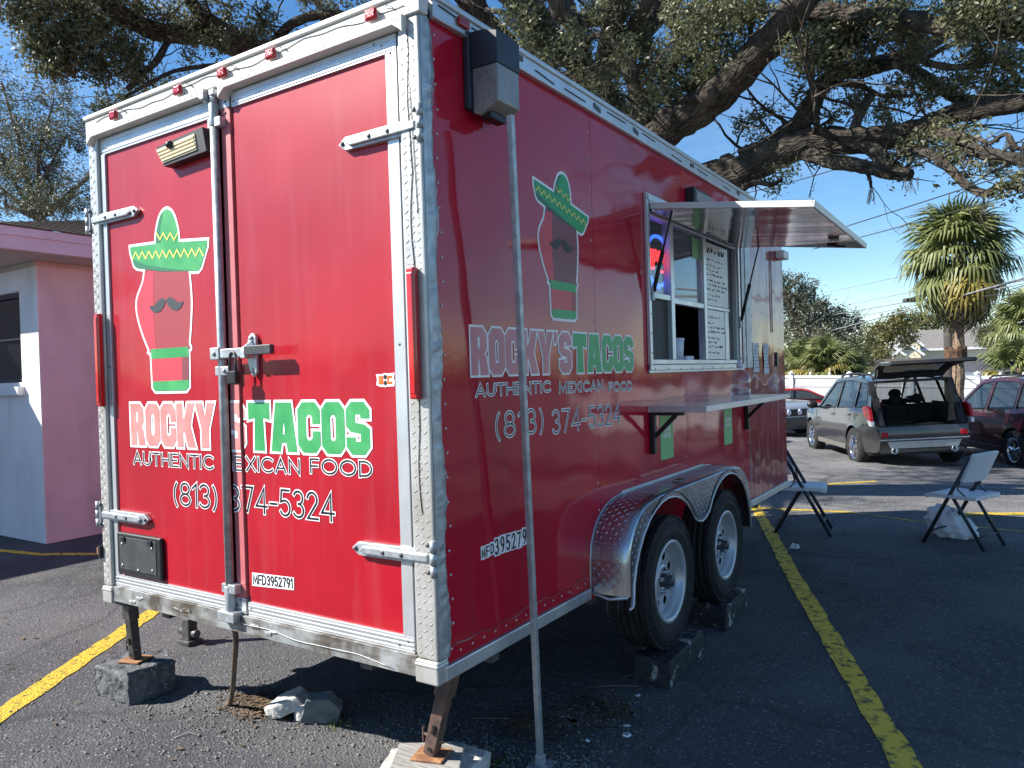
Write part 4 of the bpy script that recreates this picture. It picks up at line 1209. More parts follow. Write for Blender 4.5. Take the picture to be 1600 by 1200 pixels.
THIN = {
 'A': (.72, [[(0, 0), (.36, 1), (.72, 0)], [(.13, .32), (.59, .32)]]),
 'U': (.66, [[(0, 1), (0, .33)] + arc(.33, .33, .33, .33, 180, 360) + [(.66, .33), (.66, 1)]]),
 'T': (.6, [[(0, 1), (.6, 1)], [(.3, 1), (.3, 0)]]),
 'H': (.66, [[(0, 0), (0, 1)], [(.66, 0), (.66, 1)], [(0, .5), (.66, .5)]]),
 'E': (.5, [[(.5, 1), (0, 1), (0, 0), (.5, 0)], [(0, .5), (.45, .5)]]),
 'F': (.5, [[(.5, 1), (0, 1), (0, 0)], [(0, .5), (.45, .5)]]),
 'N': (.68, [[(0, 0), (0, 1), (.68, 0), (.68, 1)]]),
 'I': (.0, [[(0, 0), (0, 1)]]),
 'C': (.78, [arc(.46, .5, .46, .5, 45, 315, 16)]),
 'M': (.84, [[(0, 0), (.06, 1), (.42, .15), (.78, 1), (.84, 0)]]),
 'X': (.64, [[(0, 0), (.64, 1)], [(0, 1), (.64, 0)]]),
 'O': (.92, [arc(.46, .5, .46, .5, 0, 352, 22)]),
 'D': (.70, [[(0, -.05), (0, 1), (.25, 1)] + arc(.25, .5, .45, .5, 85, -85, 12) + [(.25, 0), (.06, 0)]]),
 'R': (.56, [[(0, 0), (0, 1), (.3, 1)] + arc(.3, .75, .26, .25, 85, -85, 8) + [(.3, .5), (0, .5)], [(.3, .5), (.56, 0)]]),
 '8': (.54, [arc(.27, .75, .23, .25, 0, 350, 16), arc(.27, .26, .27, .26, 0, 350, 16)]),
 '1': (.22, [[(0, .82), (.2, 1), (.2, 0)]]),
 '3': (.52, [arc(.25, .75, .24, .25, 150, -85, 12), arc(.25, .26, .27, .26, 85, -150, 12)]),
 '7': (.52, [[(0, 1), (.52, 1), (.18, 0)]]),
 '4': (.60, [[(.46, 0), (.46, 1), (0, .27), (.60, .27)]]),
 '5': (.52, [[(.48, 1), (.08, 1), (.03, .54)] + arc(.25, .30, .27, .30, 115, -150, 12)]),
 '2': (.54, [arc(.26, .73, .25, .27, 165, -30, 10) + [(.02, 0), (.54, 0)]]),
 '9': (.52, [arc(.26, .70, .25, .30, -20, 325, 14), [(.50, .60), (.44, .30), (.24, 0)]]),
 '-': (.36, [[(0, .42), (.36, .42)]]),
 '(': (.20, [arc(.40, .45, .40, .68, 130, 230, 9)]),
 ')': (.20, [arc(-.20, .45, .40, .68, 50, -50, 9)]),
 ' ': (.34, []),
}
def thin_word(word, u0, u1, z0, h, gap=0.26):
    wid = sum(THIN[c][0] + gap for c in word) - gap
    s = (u1 - u0) / wid
    x, out = 0, []
    for c in word:
        w, st = THIN[c]
        for q in st: out.append([(u0 + (x + a) * s, z0 + e * h) for a, e in q])
        x += w + gap
    return out
def shop_name(face, pieces, ow, cols):
    root = bpy.data.objects.new('name_lettering', None)
    COL.objects.link(root)
    root.location = (-1.1, -0.02, 1.41) if face == 'rear' else (0.002, 0.95, 1.69)
    attach(root, TR)
    k = 0
    for (u0, u1, word, ci) in pieces:
        for (p, hs) in block_word(word, u0, u1, *cols[2]):
            b = MB()
            e = 0.00004 * (k % 3)
            flat(b, face, p, 0.0005 + e, 0, hs)
            for q in [p] + hs: stroke(b, face, q, 2 * ow, 0.0008 + e, 0, True)
            flat(b, face, p, 0.0019 + e, ci, hs)
            b.build('letter', ['decal_white', cols[0], cols[1]], root, recalc=False)
            k += 1
shop_name('rear', [(-1.900, -1.240, 'ROCKY', 1), (-1.185, -1.150, "'", 1), (-1.137, -1.032, 'S', 1), (-1.008, -0.306, 'TACOS', 2)], 0.0105, ('decal_pink', 'decal_green', (1.312, 0.202)))
shop_name('side', [(0.218, 0.836, 'ROCKY', 1), (0.845, 0.875, "'", 1), (0.890, 1.005, 'S', 1), (1.024, 1.698, 'TACOS', 2)], 0.0085, ('decal_pink_dusk', 'decal_green_deep', (1.600, 0.184)))
def two_tone(face, name, words, w0, w1):
    root = bpy.data.objects.new(name, None)
    COL.objects.link(root)
    root.location = (-1.1, -0.02, words[0][3]) if face == 'rear' else (0.002, 0.95, words[0][3])
    attach(root, TR)
    for (word, u0, u1, z0, h, gap) in words:
        wid = sum(THIN[c][0] + gap for c in word) - gap
        s_, x = (u1 - u0) / wid, 0
        for c in word:
            b = MB()
            for k, q in enumerate(THIN[c][1]):
                q = [(u0 + (x + a) * s_, z0 + e * h) for a, e in q]
                stroke(b, face, q, w0, 0.0008 + 0.00030 * k, 0)
                stroke(b, face, q, w1, 0.0020 + 0.00030 * k, 1)
            b.build('character', ['decal_white', 'decal_black'], root, recalc=False)
            x += THIN[c][0] + gap
two_tone('rear', 'slogan_lettering', [('AUTHENTIC', -1.885, -1.262, 1.222, 0.056, .26), ('MEXICAN', -1.188, -0.702, 1.226, 0.056, .26), ('FOOD', -0.634, -0.305, 1.234, 0.054, .26)], 0.0150, 0.0070)
two_tone('side', 'slogan_lettering', [('AUTHENTIC', 0.245, 0.800, 1.521, 0.042, .26), ('MEXICAN', 0.884, 1.318, 1.512, 0.042, .26), ('FOOD', 1.390, 1.668, 1.502, 0.040, .26)], 0.0138, 0.0048)
two_tone('rear', 'phone_lettering', [('(813)', -1.560, -1.248, 1.046, 0.100, 0.16), ('374-5324', -1.136, -0.512, 1.050, 0.104, 0.20)], 0.0180, 0.0090)
two_tone('side', 'phone_lettering', [('(813)', 0.372, 0.728, 1.350, 0.098, 0.24), ('374-5324', 0.812, 1.508, 1.334, 0.098, 0.22)], 0.0165, 0.0062)
# registration stickers
b = MB()
flat(b, 'rear', [(-1.020, 0.733), (-0.757, 0.748), (-0.755, 0.800), (-1.018, 0.790)], 0.0010, 0)
for k, q in enumerate(thin_word('MFD3952791', -1.010, -0.766, 0.745, 0.036, 0.30)): stroke(b, 'rear', [(u, z + (u + 1.01) * 0.05) for u, z in q], 0.0070, 0.0018 + 0.00002 * k, 1)
b.build('registration_sticker', ['decal_white', 'decal_black'], TR, recalc=False)
b = MB()
x = 0.243
k = 0
for i, c in enumerate('MFD3952791'):
    w = 0.030 if i < 3 else 0.0405
    z0, z1 = (0.898, 0.950) if i < 3 else (0.888, 0.962)
    zj = random.uniform(-.003, .003)
    flat(b, 'side', [(x, z0 + zj), (x + w - 0.002, z0 + zj), (x + w - 0.002, z1 + zj), (x, z1 + zj)], 0.0008 + 0.00002 * i, 0)
    for q in thin_word(c + ' ', x + 0.007, x + w + (0.012 if c == '1' else 0.006), z0 + zj + 0.009, (z1 - z0) - 0.018, 0.2):
        stroke(b, 'side', q, 0.0085 if i > 2 else 0.0065, 0.0016 + 0.00002 * k, 1); k += 1
    x += w
b.build('registration_sticker', ['decal_white', 'decal_black'], TR, recalc=False)
b = MB()                                                  # small orange club sticker
ol = [(-0.262, 1.578), (-0.245, 1.572), (-0.232, 1.572), (-0.222, 1.570), (-0.212, 1.573), (-0.182, 1.573), (-0.180, 1.590), (-0.184, 1.598), (-0.180, 1.614), (-0.212, 1.612), (-0.222, 1.615), (-0.235, 1.611), (-0.262, 1.611), (-0.258, 1.596)]
flat(b, 'rear', grow(ol, 0.004), 0.0008, 0)
flat(b, 'rear', [(-0.257, 1.577), (-0.230, 1.576), (-0.230, 1.608), (-0.257, 1.608), (-0.253, 1.594)], 0.0014, 1)
flat(b, 'rear', [(-0.212, 1.577), (-0.187, 1.577), (-0.185, 1.588), (-0.202, 1.587), (-0.202, 1.598), (-0.187, 1.598), (-0.185, 1.609), (-0.212, 1.608)], 0.0014, 1)
for zc in (1.604, 1.582): flat(b, 'rear', arc(-0.221, zc, 0.0075, 0.0095, 0, 330, 12), 0.0018, 2)
b.build('club_sticker', ['decal_white', 'decal_orange', 'decal_black'], TR, recalc=False)
# green order stickers (the square code is left out)
for (y0, y1, z0, z1) in ((2.044, 2.246, 1.077, 1.345), (3.218, 3.408, 1.056, 1.345)):
    b = MB()
    flat(b, 'side', [(y0, z0), (y1, z0), (y1, z1), (y0, z1)], 0.0010, 0)
    w = y1 - y0
    k = 0
    for (word, zz) in (('ORDER', z0 + 0.165), ('HERE', z0 + 0.128)):
        for q in thin_word(word, y0 + 0.18 * w, y1 - 0.22 * w, zz, 0.024, 0.3): stroke(b, 'side', q, 0.0065, 0.0018 + 0.00002 * k, 1); k += 1
    b.build('order_sticker', ['sticker_green', 'decal_white'], TR, recalc=False)
# ---------------------------------------------------------------- emblem: boxing glove with hat and moustache
def emblem(face, T, H, cols, tilt):
    b = MB()
    gl = crom([T(*p) for p in [(-1.735, 2.15), (-1.755, 2.09), (-1.806, 2.02), (-1.810, 1.95), (-1.775, 1.86), (-1.722, 1.772), (-1.700, 1.755), (-1.42, 1.757), (-1.408, 1.79), (-1.392, 1.88), (-1.382, 1.98), (-1.388, 2.08), (-1.392, 2.13)]], 4)
    gl = [tuple(p) for p in gl] + [T(-1.45, 2.2), T(-1.68, 2.2)]
    cuff = [T(*p) for p in [(-1.708, 1.772), (-1.412, 1.770), (-1.418, 1.59), (-1.440, 1.572), (-1.682, 1.572), (-1.702, 1.59)]]
    crown = [tuple(p) for p in crom([H(*p) for p in [(-1.640, 2.262), (-1.628, 2.325), (-1.595, 2.39), (-1.545, 2.412), (-1.498, 2.385), (-1.468, 2.32), (-1.458, 2.25)]], 4)]
    brim = [H(*p) for p in [(-1.852, 2.272), (-1.60, 2.262), (-1.248, 2.232), (-1.252, 2.205), (-1.300, 2.118), (-1.322, 2.104), (-1.60, 2.130), (-1.800, 2.166), (-1.822, 2.18), (-1.850, 2.245)]]
    o = 0.0125
    for k, p in enumerate((gl, cuff, crown, brim)): stroke(b, face, p, 2 * o, 0.0004 + 0.00004 * k, 0, True)
    flat(b, face, gl, 0.0012, 1)
    strip = [T(*p) for p in [(-1.735, 2.13), (-1.755, 2.09), (-1.806, 2.02), (-1.810, 1.95), (-1.775, 1.86), (-1.722, 1.772), (-1.664, 1.772), (-1.678, 1.90), (-1.672, 2.02), (-1.665, 2.14)]]
    flat(b, face, strip, 0.0018, 2)
    stroke(b, face, [T(*p) for p in [(-1.768, 2.02), (-1.772, 1.97), (-1.757, 1.92)]], 0.004, 0.0021, 3)
    flat(b, face, cuff, 0.0016, 4)
    flat(b, face, [T(*p) for p in [(-1.708, 1.772), (-1.412, 1.770), (-1.413, 1.725), (-1.705, 1.725)]], 0.0023, 5)
    flat(b, face, [T(*p) for p in [(-1.700, 1.618), (-1.416, 1.620), (-1.418, 1.59), (-1.440, 1.572), (-1.682, 1.572), (-1.702, 1.59)]], 0.0023, 5)
    flat(b, face, [T(*p) for p in [(-1.462, 1.724), (-1.413, 1.724), (-1.416, 1.621), (-1.468, 1.621)]], 0.0023, 3)
    for sgn in (-1, 1):
        cx = -1.571
        mo = [(cx, 1.992), (cx + sgn * .03, 2.008), (cx + sgn * .062, 1.996), (cx + sgn * .095, 1.975), (cx + sgn * .137, 1.978), (cx + sgn * .118, 1.952), (cx + sgn * .085, 1.940), (cx + sgn * .048, 1.945), (cx + sgn * .018, 1.965)]
        flat(b, face, [T(*p) for p in (mo if sgn > 0 else mo[::-1])], 0.0030 + 0.0001 * sgn, 6)
    flat(b, face, crown, 0.0012, 5)
    flat(b, face, [H(*p) for p in [(-1.640, 2.262), (-1.628, 2.325), (-1.595, 2.39), (-1.572, 2.40), (-1.600, 2.34), (-1.600, 2.26)]], 0.0018, 7)
    flat(b, face, brim, 0.0022, 5)
    flat(b, face, [H(*p) for p in [(-1.836, 2.212), (-1.72, 2.172), (-1.50, 2.130), (-1.36, 2.112), (-1.60, 2.130), (-1.800, 2.166), (-1.822, 2.18)]], 0.0028, 7)
    zz = []
    for k in range(21):
        t = k / 20
        zz.append(H(-1.832 + 0.556 * t, 2.228 - 0.045 * t + (0.017 if k % 2 else -0.017)))
    stroke(b, face, zz, 0.0065, 0.0034, 8)
    stroke(b, face, [H(-1.628 + 0.0275 * k, 2.296 - 0.004 * k + (0.017 if k % 2 == 0 else -0.014)) for k in range(7)], 0.0065, 0.0030, 8)
    b.build('glove_emblem', cols, TR, recalc=False)
emblem('rear', lambda u, z: (u, z), lambda u, z: (u, z), ['decal_white', 'decal_rose', 'decal_coral', 'decal_rose_dark', 'decal_coral', 'decal_green', 'decal_char', 'decal_shadow_green', 'decal_yellow'], 0)
def Ts(u, z): return (0.744 + (u + 1.812) * 0.81, 1.848 + (z - 1.572) * 0.835)
def Hs(u, z):
    x, y = (u + 1.55) * 0.83, (z - 2.19) * 0.74
    c, s_ = math.cos(-0.115), math.sin(-0.115)
    return (0.955 + x * c - y * s_, 2.348 + x * s_ * 1.0 + y * c)
emblem('side', Ts, Hs, ['decal_white', 'decal_rose_dark', 'decal_coral', 'decal_rose', 'decal_coral', 'decal_green_deep', 'decal_black', 'decal_shadow_green', 'decal_yellow'], 0)

# ---------------------------------------------------------------- wall lamp and its standing pole
WL = MB().box(0.001, 0.030, 0.222, 0.425, 2.598, 2.892).build('wall_lamp', 'bronze_housing', TR, 0.006)
b = MB()
hp = [(0.030, 2.888), (0.085, 2.885), (0.146, 2.868), (0.146, 2.752), (0.030, 2.752)]
b.prism(hp, (0, 0.240, 0), (1, 0, 0), (0, 0, 1), (0, 0.155, 0))
for k in range(6): b.box(0.088 + k * 0.009, 0.092 + k * 0.009, 0.262, 0.372, 2.872, 2.890 - k * 0.002)
b.build('lamp_housing', 'bronze_housing', WL, 0.004)
MB().prism([(0.030, 2.7515), (0.143, 2.7515), (0.143, 2.612), (0.060, 2.574), (0.030, 2.585)], (0, 0.243, 0), (1, 0, 0), (0, 0, 1), (0, 0.149, 0)).build('lamp_lens', 'lens_clear', WL, 0.004)
b = MB().box(0.055, 0.10, 0.26, 0.36, 2.560, 2.586)
b.build('conduit_fitting', 'decal_black', WL, 0.004)
PO = thing('support_pole', 'thin galvanised pole leaning between the wall lamp and the asphalt', 'pole', (0.067, 0.523, 0))
MB().bar((0.065, 0.525, 0.008), (0.150, 0.312, 2.572), 0.024, 0.024, (0, 1, 0)).build('pole', 'galvanised', PO, 0.003)
b = MB().box(0.025, 0.115, 0.475, 0.575, 0.001, 0.008)
b.box(0.048, 0.082, 0.508, 0.542, 0.008, 0.045)
b.build('foot_plate', 'galvanised', PO, 0.003)

# ---------------------------------------------------------------- what the trailer stands on
def rough_block(name, label, pts, z1, m, chip=0.02, group=None, z0=0.0, bev=0.006, cat='block', sub=0):
    n = len(pts)
    b = MB()
    q = []
    for i in range(n):
        a, c = V(*pts[i], 0), V(*pts[(i + 1) % n], 0)
        for t in (0, 0.33, 0.66): q.append(a.lerp(c, t))
    rings = []
    for (z, ins) in ((z0, 0.0), (z0 + (z1 - z0) * 0.5, -0.002), (z1 - 0.012, 0.0), (z1, 0.012)):
        cen = sum(q, Vector()) / len(q)
        rings.append([V(p.x + (cen.x - p.x) * ins * 3 + random.uniform(-chip, chip) * 0.25, p.y + (cen.y - p.y) * ins * 3 + random.uniform(-chip, chip) * 0.25, z + (random.uniform(-chip, chip) * 0.3 if z == z1 else 0)) for p in q])
    N = len(q)
    vs = [p for r in rings for p in r]
    fs = [(k * N + i, k * N + (i + 1) % N, (k + 1) * N + (i + 1) % N, (k + 1) * N + i) for k in range(3) for i in range(N)]
    fs.append(tuple(3 * N + i for i in range(N)))
    fs.append(tuple(reversed(range(N))))
    b.add(vs, fs)
    return tag(b.build(name, m, None, bev), label, cat, group)
rough_block('tyre_block', 'dark painted block with flaking white edge under the tyre beside the slogan end', [(0.035, 1.50), (0.250, 1.475), (0.235, 2.02), (0.030, 2.04)], 0.137, 'block_paint', 0.016, 'painted blocks under the tyres')
rough_block('tyre_block', 'dark painted block under the tyre closer to the folding chair', [(0.010, 2.50), (0.230, 2.44), (0.205, 3.02), (0.005, 3.05)], 0.137, 'block_paint', 0.016, 'painted blocks under the tyres')
bpy.data.objects['tyre_block.001']['label'] = 'dark painted block under the tyre nearer to the white folding chairs'
bpy.data.objects['tyre_block']['label'] = 'dark painted block with flaking corner under the tyre beside the lamp pole'
rough_block('jack_block', 'dark grey concrete block under the stabiliser jack by the yellow line', [(-2.32, -0.02), (-2.02, -0.01), (-1.99, 0.235), (-2.17, 0.30), (-2.36, 0.22)], 0.158, 'concrete_dark', 0.03)
rough_block('jack_block', 'pale concrete block under the rusty jack at the trailer corner', [(-0.36, -0.02), (-0.06, 0.14), (-0.085, 0.385), (-0.275, 0.385), (-0.45, 0.20)], 0.085, 'concrete', 0.015)
tag(MB().obox((-0.235, 0.175, 0.100), (0.115, 0.07, 0), (-0.06, 0.10, 0), (0, 0, 0.015)).build('timber_pad', 'timber', None, 0.004), 'weathered timber pad between the rusty jack and its pale block', 'timber')
def weather(o, amt, size, lev=3):                        # chips and hollows
    m = o.modifiers.new('cut', 'SUBSURF')
    m.subdivision_type = 'SIMPLE'
    m.levels = m.render_levels = lev
    t = bpy.data.textures.new('chips', 'CLOUDS')
    t.noise_scale = size
    t.noise_depth = 4
    d = o.modifiers.new('chips', 'DISPLACE')
    d.texture = t
    d.strength = amt
    d.mid_level = 0.6
    d.texture_coords = 'GLOBAL'
    return o
for o in list(COL.objects):
    if o.name.startswith(('tyre_block', 'jack_block')): weather(o, 0.018 if 'tyre' in o.name else 0.026, 0.055)
def jack(top, foot, m, fm, w=0.05):
    top, foot = V(*top), V(*foot)
    d = (foot - top)
    j = bpy.data.objects.new('stabiliser_jack', None)
    COL.objects.link(j)
    j.location = top
    attach(j, TR)
    b = MB()
    mid = top.lerp(foot, 0.35)
    b.bar(top, mid, w, w * 1.15, (1, 0, 0)).bar(mid.lerp(top, 0.15), foot + V(0, 0, 0.012), w * 0.80, w * 0.92, (1, 0, 0))
    b.box(top.x - 0.045, top.x + 0.045, top.y - 0.05, top.y + 0.06, top.z - 0.035, top.z + 0.01)
    b.build('jack_leg', m, j, 0.004)
    t = d.normalized()
    h = MB()
    for f in (0.66, 0.72): h.cyl(top + d * f + V(0, -w * 0.485, 0), top + d * f + V(0, -w * 0.46, 0), 0.009, 10)
    h.obox(top + d * 0.69 + V(0, -w * 0.475, 0), (0.006, 0, 0), (0, 0.0025, 0), t * 0.02)
    h.cyl(top + d * 0.90 + V(0, -w * 0.485, 0), top + d * 0.90 + V(0, -w * 0.46, 0), 0.010, 10)
    h.build('pin_slot', 'decal_black', j)
    p = MB()
    p.cyl(top + d * 0.80 + V(-0.055, -0.01, 0.012), top + d * 0.80 + V(0.05, -0.01, -0.004), 0.006, 8)
    p.bar(top + d * 0.80 + V(-0.05, -0.01, 0.035), top + d * 0.80 + V(-0.05, -0.01, -0.02), 0.012, 0.006)
    p.build('pull_pin', m, j)
    MB().obox(foot + V(0, 0, 0.005), (0.062, 0.02, 0), (-0.015, 0.055, 0), (0, 0, 0.004)).build('jack_foot', fm, j, 0.002)
jack((-0.075, 0.14, 0.53), (-0.225, 0.185, 0.116), 'rust', 'rust_plate', 0.058)
jack((-2.085, 0.05, 0.53), (-2.175, 0.125, 0.160), 'steel_dark', 'rust_plate', 0.055)
PP = thing('prop_post', 'grey steel post with a dark foot standing behind the trailer corner', 'post', (-2.57, 0.70, 0))
MB().box(-2.592, -2.548, 0.68, 0.72, 0.02, 1.05).build('post', 'galvanised', PP, 0.004)
MB().box(-2.63, -2.51, 0.65, 0.75, 0.0, 0.03).box(-2.605, -2.535, 0.668, 0.732, 0.03, 0.16).cyl((-2.66, 0.70, 0.07), (-2.49, 0.70, 0.07), 0.025, 10).build('post_foot', 'steel_dark', PP, 0.006)
tag(MB().tube([tuple(p) for p in crom([(-1.150, -0.015, 0.575), (-1.205, 0.03, 0.45), (-1.33, 0.11, 0.30), (-1.46, 0.19, 0.13), (-1.545, 0.235, 0.03), (-1.585, 0.245, 0.004)], 5)], 0.0125, 9).build('hanging_cable', 'cable', None), 'brown cable hanging from the door rod down to the asphalt', 'cable')
def stone(name, label, c, ax, m, seed, cat='stone', shape=None):
    rs = random.Random(seed)
    b = MB()
    pts = shape or [(-1, -0.8), (-0.3, -1.0), (0.9, -0.7), (1.0, 0.3), (0.4, 1.0), (-0.7, 0.8)]
    A, B, C_ = [Vector(a) for a in ax]
    n = len(pts)
    vs = []
    for k, s in ((-1, 1.0), (-0.2, 1.03), (0.75, 1.0), (1, 0.92)):
        for p in pts: vs.append(Vector(c) + A * p[0] * s * rs.uniform(.95, 1.05) + B * p[1] * s * rs.uniform(.95, 1.05) + C_ * (k + rs.uniform(-.08, .08)))
    fs = [(k * n + i, k * n + (i + 1) % n, (k + 1) * n + (i + 1) % n, (k + 1) * n + i) for k in range(3) for i in range(n)] + [tuple(range(3 * n, 4 * n)), tuple(reversed(range(n)))]
    b.add(vs, fs)
    return tag(b.build(name, m, None, 0.004), label, cat, 'broken concrete chunks under the rear beam')
stone('concrete_chunk', 'pale tilted concrete chunk on the brown litter, nearer the cable', (-1.225, 0.335, 0.062), ((0.085, 0.03, 0.035), (-0.045, 0.085, 0.0), (-0.015, -0.012, 0.028)), 'concrete', 3)
stone('concrete_chunk', 'small pale concrete lump wedged between two larger chunks', (-1.105, 0.350, 0.045), ((0.05, 0.0, 0.012), (0.0, 0.06, 0.0), (0, 0, 0.038)), 'concrete', 5)
stone('concrete_chunk', 'dark faced concrete chunk leaning beside the pale chunk', (-1.025, 0.352, 0.068), ((0.075, 0.055, -0.012), (0.02, -0.01, 0.072), (-0.02, 0.030, 0.008)), 'concrete_grey', 8)

for o in list(COL.objects):
    if o.name.startswith('concrete_chunk'): weather(o, 0.010, 0.03, 3)
# leaf litter, gravel and scraps
def scatter(name, m, centres, n, size, kind='flake', lift=0.004):
    vs, fs = [], []
    for (cx, cy, rx, ry, w) in centres:
        k = int(n * w)
        x = rng.normal(cx, rx * 0.5, k); y = rng.normal(cy, ry * 0.5, k)
        for i in range(k):
            s = size * rng.uniform(0.4, 1.3)
            a = rng.uniform(0, 2 * PI)
            t = rng.uniform(-0.5, 0.5, 2)
            z = gz(x[i], y[i]) + lift + rng.uniform(0, 0.006)
            ca, sa = math.cos(a), math.sin(a)
            if kind == 'flake':
                p = [(-1, 0, 0), (0, -0.42, t[0] * .5 + .3), (1, 0, 0.1), (0, 0.42, t[1] * .5 + .3)]
                j = len(vs)
                for (u, v, h) in p: vs.append((x[i] + (u * ca - v * sa) * s, y[i] + (u * sa + v * ca) * s, z + max(0, h) * s * 0.6))
                fs += [(j, j + 1, j + 2, j + 3)]
            else:
                j = len(vs)
                for (u, v, h) in [(-1, -.7, 0), (.9, -.9, 0), (1, .8, 0), (-.8, .9, 0), (-.5, -.4, .9), (.5, -.4, 1.0), (.5, .5, .8), (-.4, .4, 1.0)]:
                    vs.append((x[i] + (u * ca - v * sa) * s, y[i] + (u * sa + v * ca) * s, z - lift + h * s * 0.9))
                fs += [(j, j + 1, j + 5, j + 4), (j + 1, j + 2, j + 6, j + 5), (j + 2, j + 3, j + 7, j + 6), (j + 3, j, j + 4, j + 7), (j + 4, j + 5, j + 6, j + 7)]
    o = big_mesh(name, np.array(vs), np.array(fs), m)
    o['kind'] = 'stuff'
    return o
scatter('leaf_litter', 'litter', [(-1.42, 0.34, 0.22, 0.14, .30), (-1.30, 0.42, 0.16, 0.12, .22), (-0.9, 0.75, 0.5, 0.35, .10), (-0.15, 0.80, 0.16, 0.12, .14), (0.05, 1.12, 0.16, 0.12, .12), (-0.05, 0.95, 0.3, 0.3, .1), (-1.0, 1.6, 0.9, 0.9, .08), (0.6, 2.8, 0.8, 1.6, .02), (0.8, 7.5, 2.5, 2.5, .05)], 2600, 0.016)
scatter('leaf_litter', 'litter', [(0.5, 8.5, 7, 6, .5), (0.8, 4.0, 3.0, 4.0, .25), (-3.5, 0.0, 3, 3, .25)], 700, 0.022)
scatter('gravel', 'pebble', [(-0.20, 0.42, 0.25, 0.16, .16), (0.16, 0.55, 0.16, 0.14, .14), (-0.6, 0.5, 0.6, 0.3, .12), (-1.5, 0.15, 0.6, 0.4, .12), (0.1, 1.0, 0.3, 0.3, .1), (-1.4, -0.3, 1.5, 0.8, .12), (0.7, 2.2, 1.0, 1.6, .1), (-1.5, 0.4, 0.3, 0.2, .12), (-3.5, 0.5, 1.6, 1.6, .06)], 2600, 0.0055, 'stone')
def dirt(pts, name='dirt_patch'):
    c = sum((V(*p, 0) for p in pts), Vector()) / len(pts)
    q = crom(pts, 5, True)
    b = MB()
    b.poly([(p[0] + random.uniform(-.012, .012), p[1] + random.uniform(-.012, .012), gz(p[0], p[1]) + 0.003) for p in q])
    o = b.build(name, 'soil', None)
    o['kind'] = 'structure'
dirt([(-1.62, 0.22), (-1.45, 0.20), (-1.20, 0.28), (-1.02, 0.40), (-1.10, 0.52), (-1.35, 0.50), (-1.55, 0.38)])
dirt([(-0.28, 0.72), (-0.12, 0.66), (0.02, 0.76), (0.0, 0.95), (-0.16, 0.98), (-0.27, 0.86)])
dirt([(-0.10, 1.02), (0.04, 0.90), (0.22, 1.02), (0.20, 1.16), (0.04, 1.22), (-0.12, 1.18)])
vs, fs = [], []
for (cx, cy, n) in ((-1.235, 0.50, 60), (-0.12, 0.42, 90), (-0.93, 0.36, 40)):
    for k in range(n):
        x, y, a, h = cx + random.gauss(0, 0.035), cy + random.gauss(0, 0.03), random.uniform(0, 6.3), random.uniform(0.012, 0.04)
        j = len(vs)
        vs += [(x, y, 0.0), (x + 0.005 * math.cos(a + 1.5), y + 0.005 * math.sin(a + 1.5), 0.0), (x + h * 0.7 * math.cos(a), y + h * 0.7 * math.sin(a), h), (x + h * 0.6 * math.cos(a), y + h * 0.6 * math.sin(a), h)]
        fs.append((j, j + 1, j + 2, j + 3))
o = big_mesh('weeds', np.array(vs), np.array(fs), 'weed'); o['kind'] = 'stuff'
def twig(pts, r, m, label):
    tag(MB().tube([(x, y, gz(x, y) + z) for x, y, z in pts], r, 5).build('twig', m, None), label, 'twig', 'twigs on the asphalt')
twig([(-0.42, 0.72, .008), (-0.33, 0.76, .012), (-0.26, 0.80, .008)], 0.0035, 'bark_pale', 'short twig on dark asphalt between the rusty jack and the pole')
twig([(-0.12, 1.28, .008), (0.0, 1.36, .014), (0.10, 1.42, .008)], 0.004, 'bark_pale', 'bent twig lying in shade behind the lamp pole')
twig([(-0.02, 1.50, .006), (0.03, 1.55, .012), (0.06, 1.48, .006)], 0.0035, 'bark_pale', 'twig lying just beside the flaking tyre block')
twig([(-1.49, -0.10, .004), (-1.47, -0.04, .01), (-1.40, -0.035, .004)], 0.003, 'timber', 'tiny bent pale twig on sunlit asphalt')
def scrap(pts, label, z=0.006):
    b = MB().poly([(x, y, gz(x, y) + z + random.uniform(0, .008)) for x, y in pts])
    tag(b.build('litter_scrap', 'scrap_white', None), label, 'litter', 'white scraps on the asphalt')
scrap([(0.215, 0.985), (0.245, 0.985), (0.25, 1.01), (0.22, 1.015)], 'white scrap of paper beside the round bottle cap')
scrap([(0.135, 1.30), (0.155, 1.29), (0.16, 1.32), (0.145, 1.33)], 'bluish white scrap near the flaking tyre block')
tag(MB().lathe([(0.010, 0.004), (0.018, 0.003), (0.020, 0.008), (0.010, 0.010)], (0.265, 0.925, 0), (0, 0, 1), 16).build('bottle_cap', 'scrap_white', None), 'round white bottle cap ring lying on shaded asphalt', 'bottle cap')
scrap([(0.135, 0.78), (0.155, 0.775), (0.158, 0.79), (0.138, 0.795)], 'white scrap just beside the foot of the lamp pole')
o = MB().box(0.055, 0.125, 4.80, 4.86, 0.0, 0.018).box(0.065, 0.085, 4.81, 4.85, 0.018, 0.04).box(0.10, 0.12, 4.81, 4.85, 0.018, 0.036).build('plastic_clip', 'scrap_white', None, 0.004)
tag(o, 'small white plastic clip on asphalt beyond the far tyre', 'litter')
LF = MB().poly([(0.085, 1.985, 0.974), (0.115, 1.955, 0.982), (0.15, 1.985, 0.990), (0.16, 2.02, 0.978), (0.12, 2.03, 0.986), (0.10, 2.02, 0.978)]).build('fallen_leaf', 'litter', None)
tag(LF, 'dry brown leaf lying on top of the diamond plate fender', 'leaf')

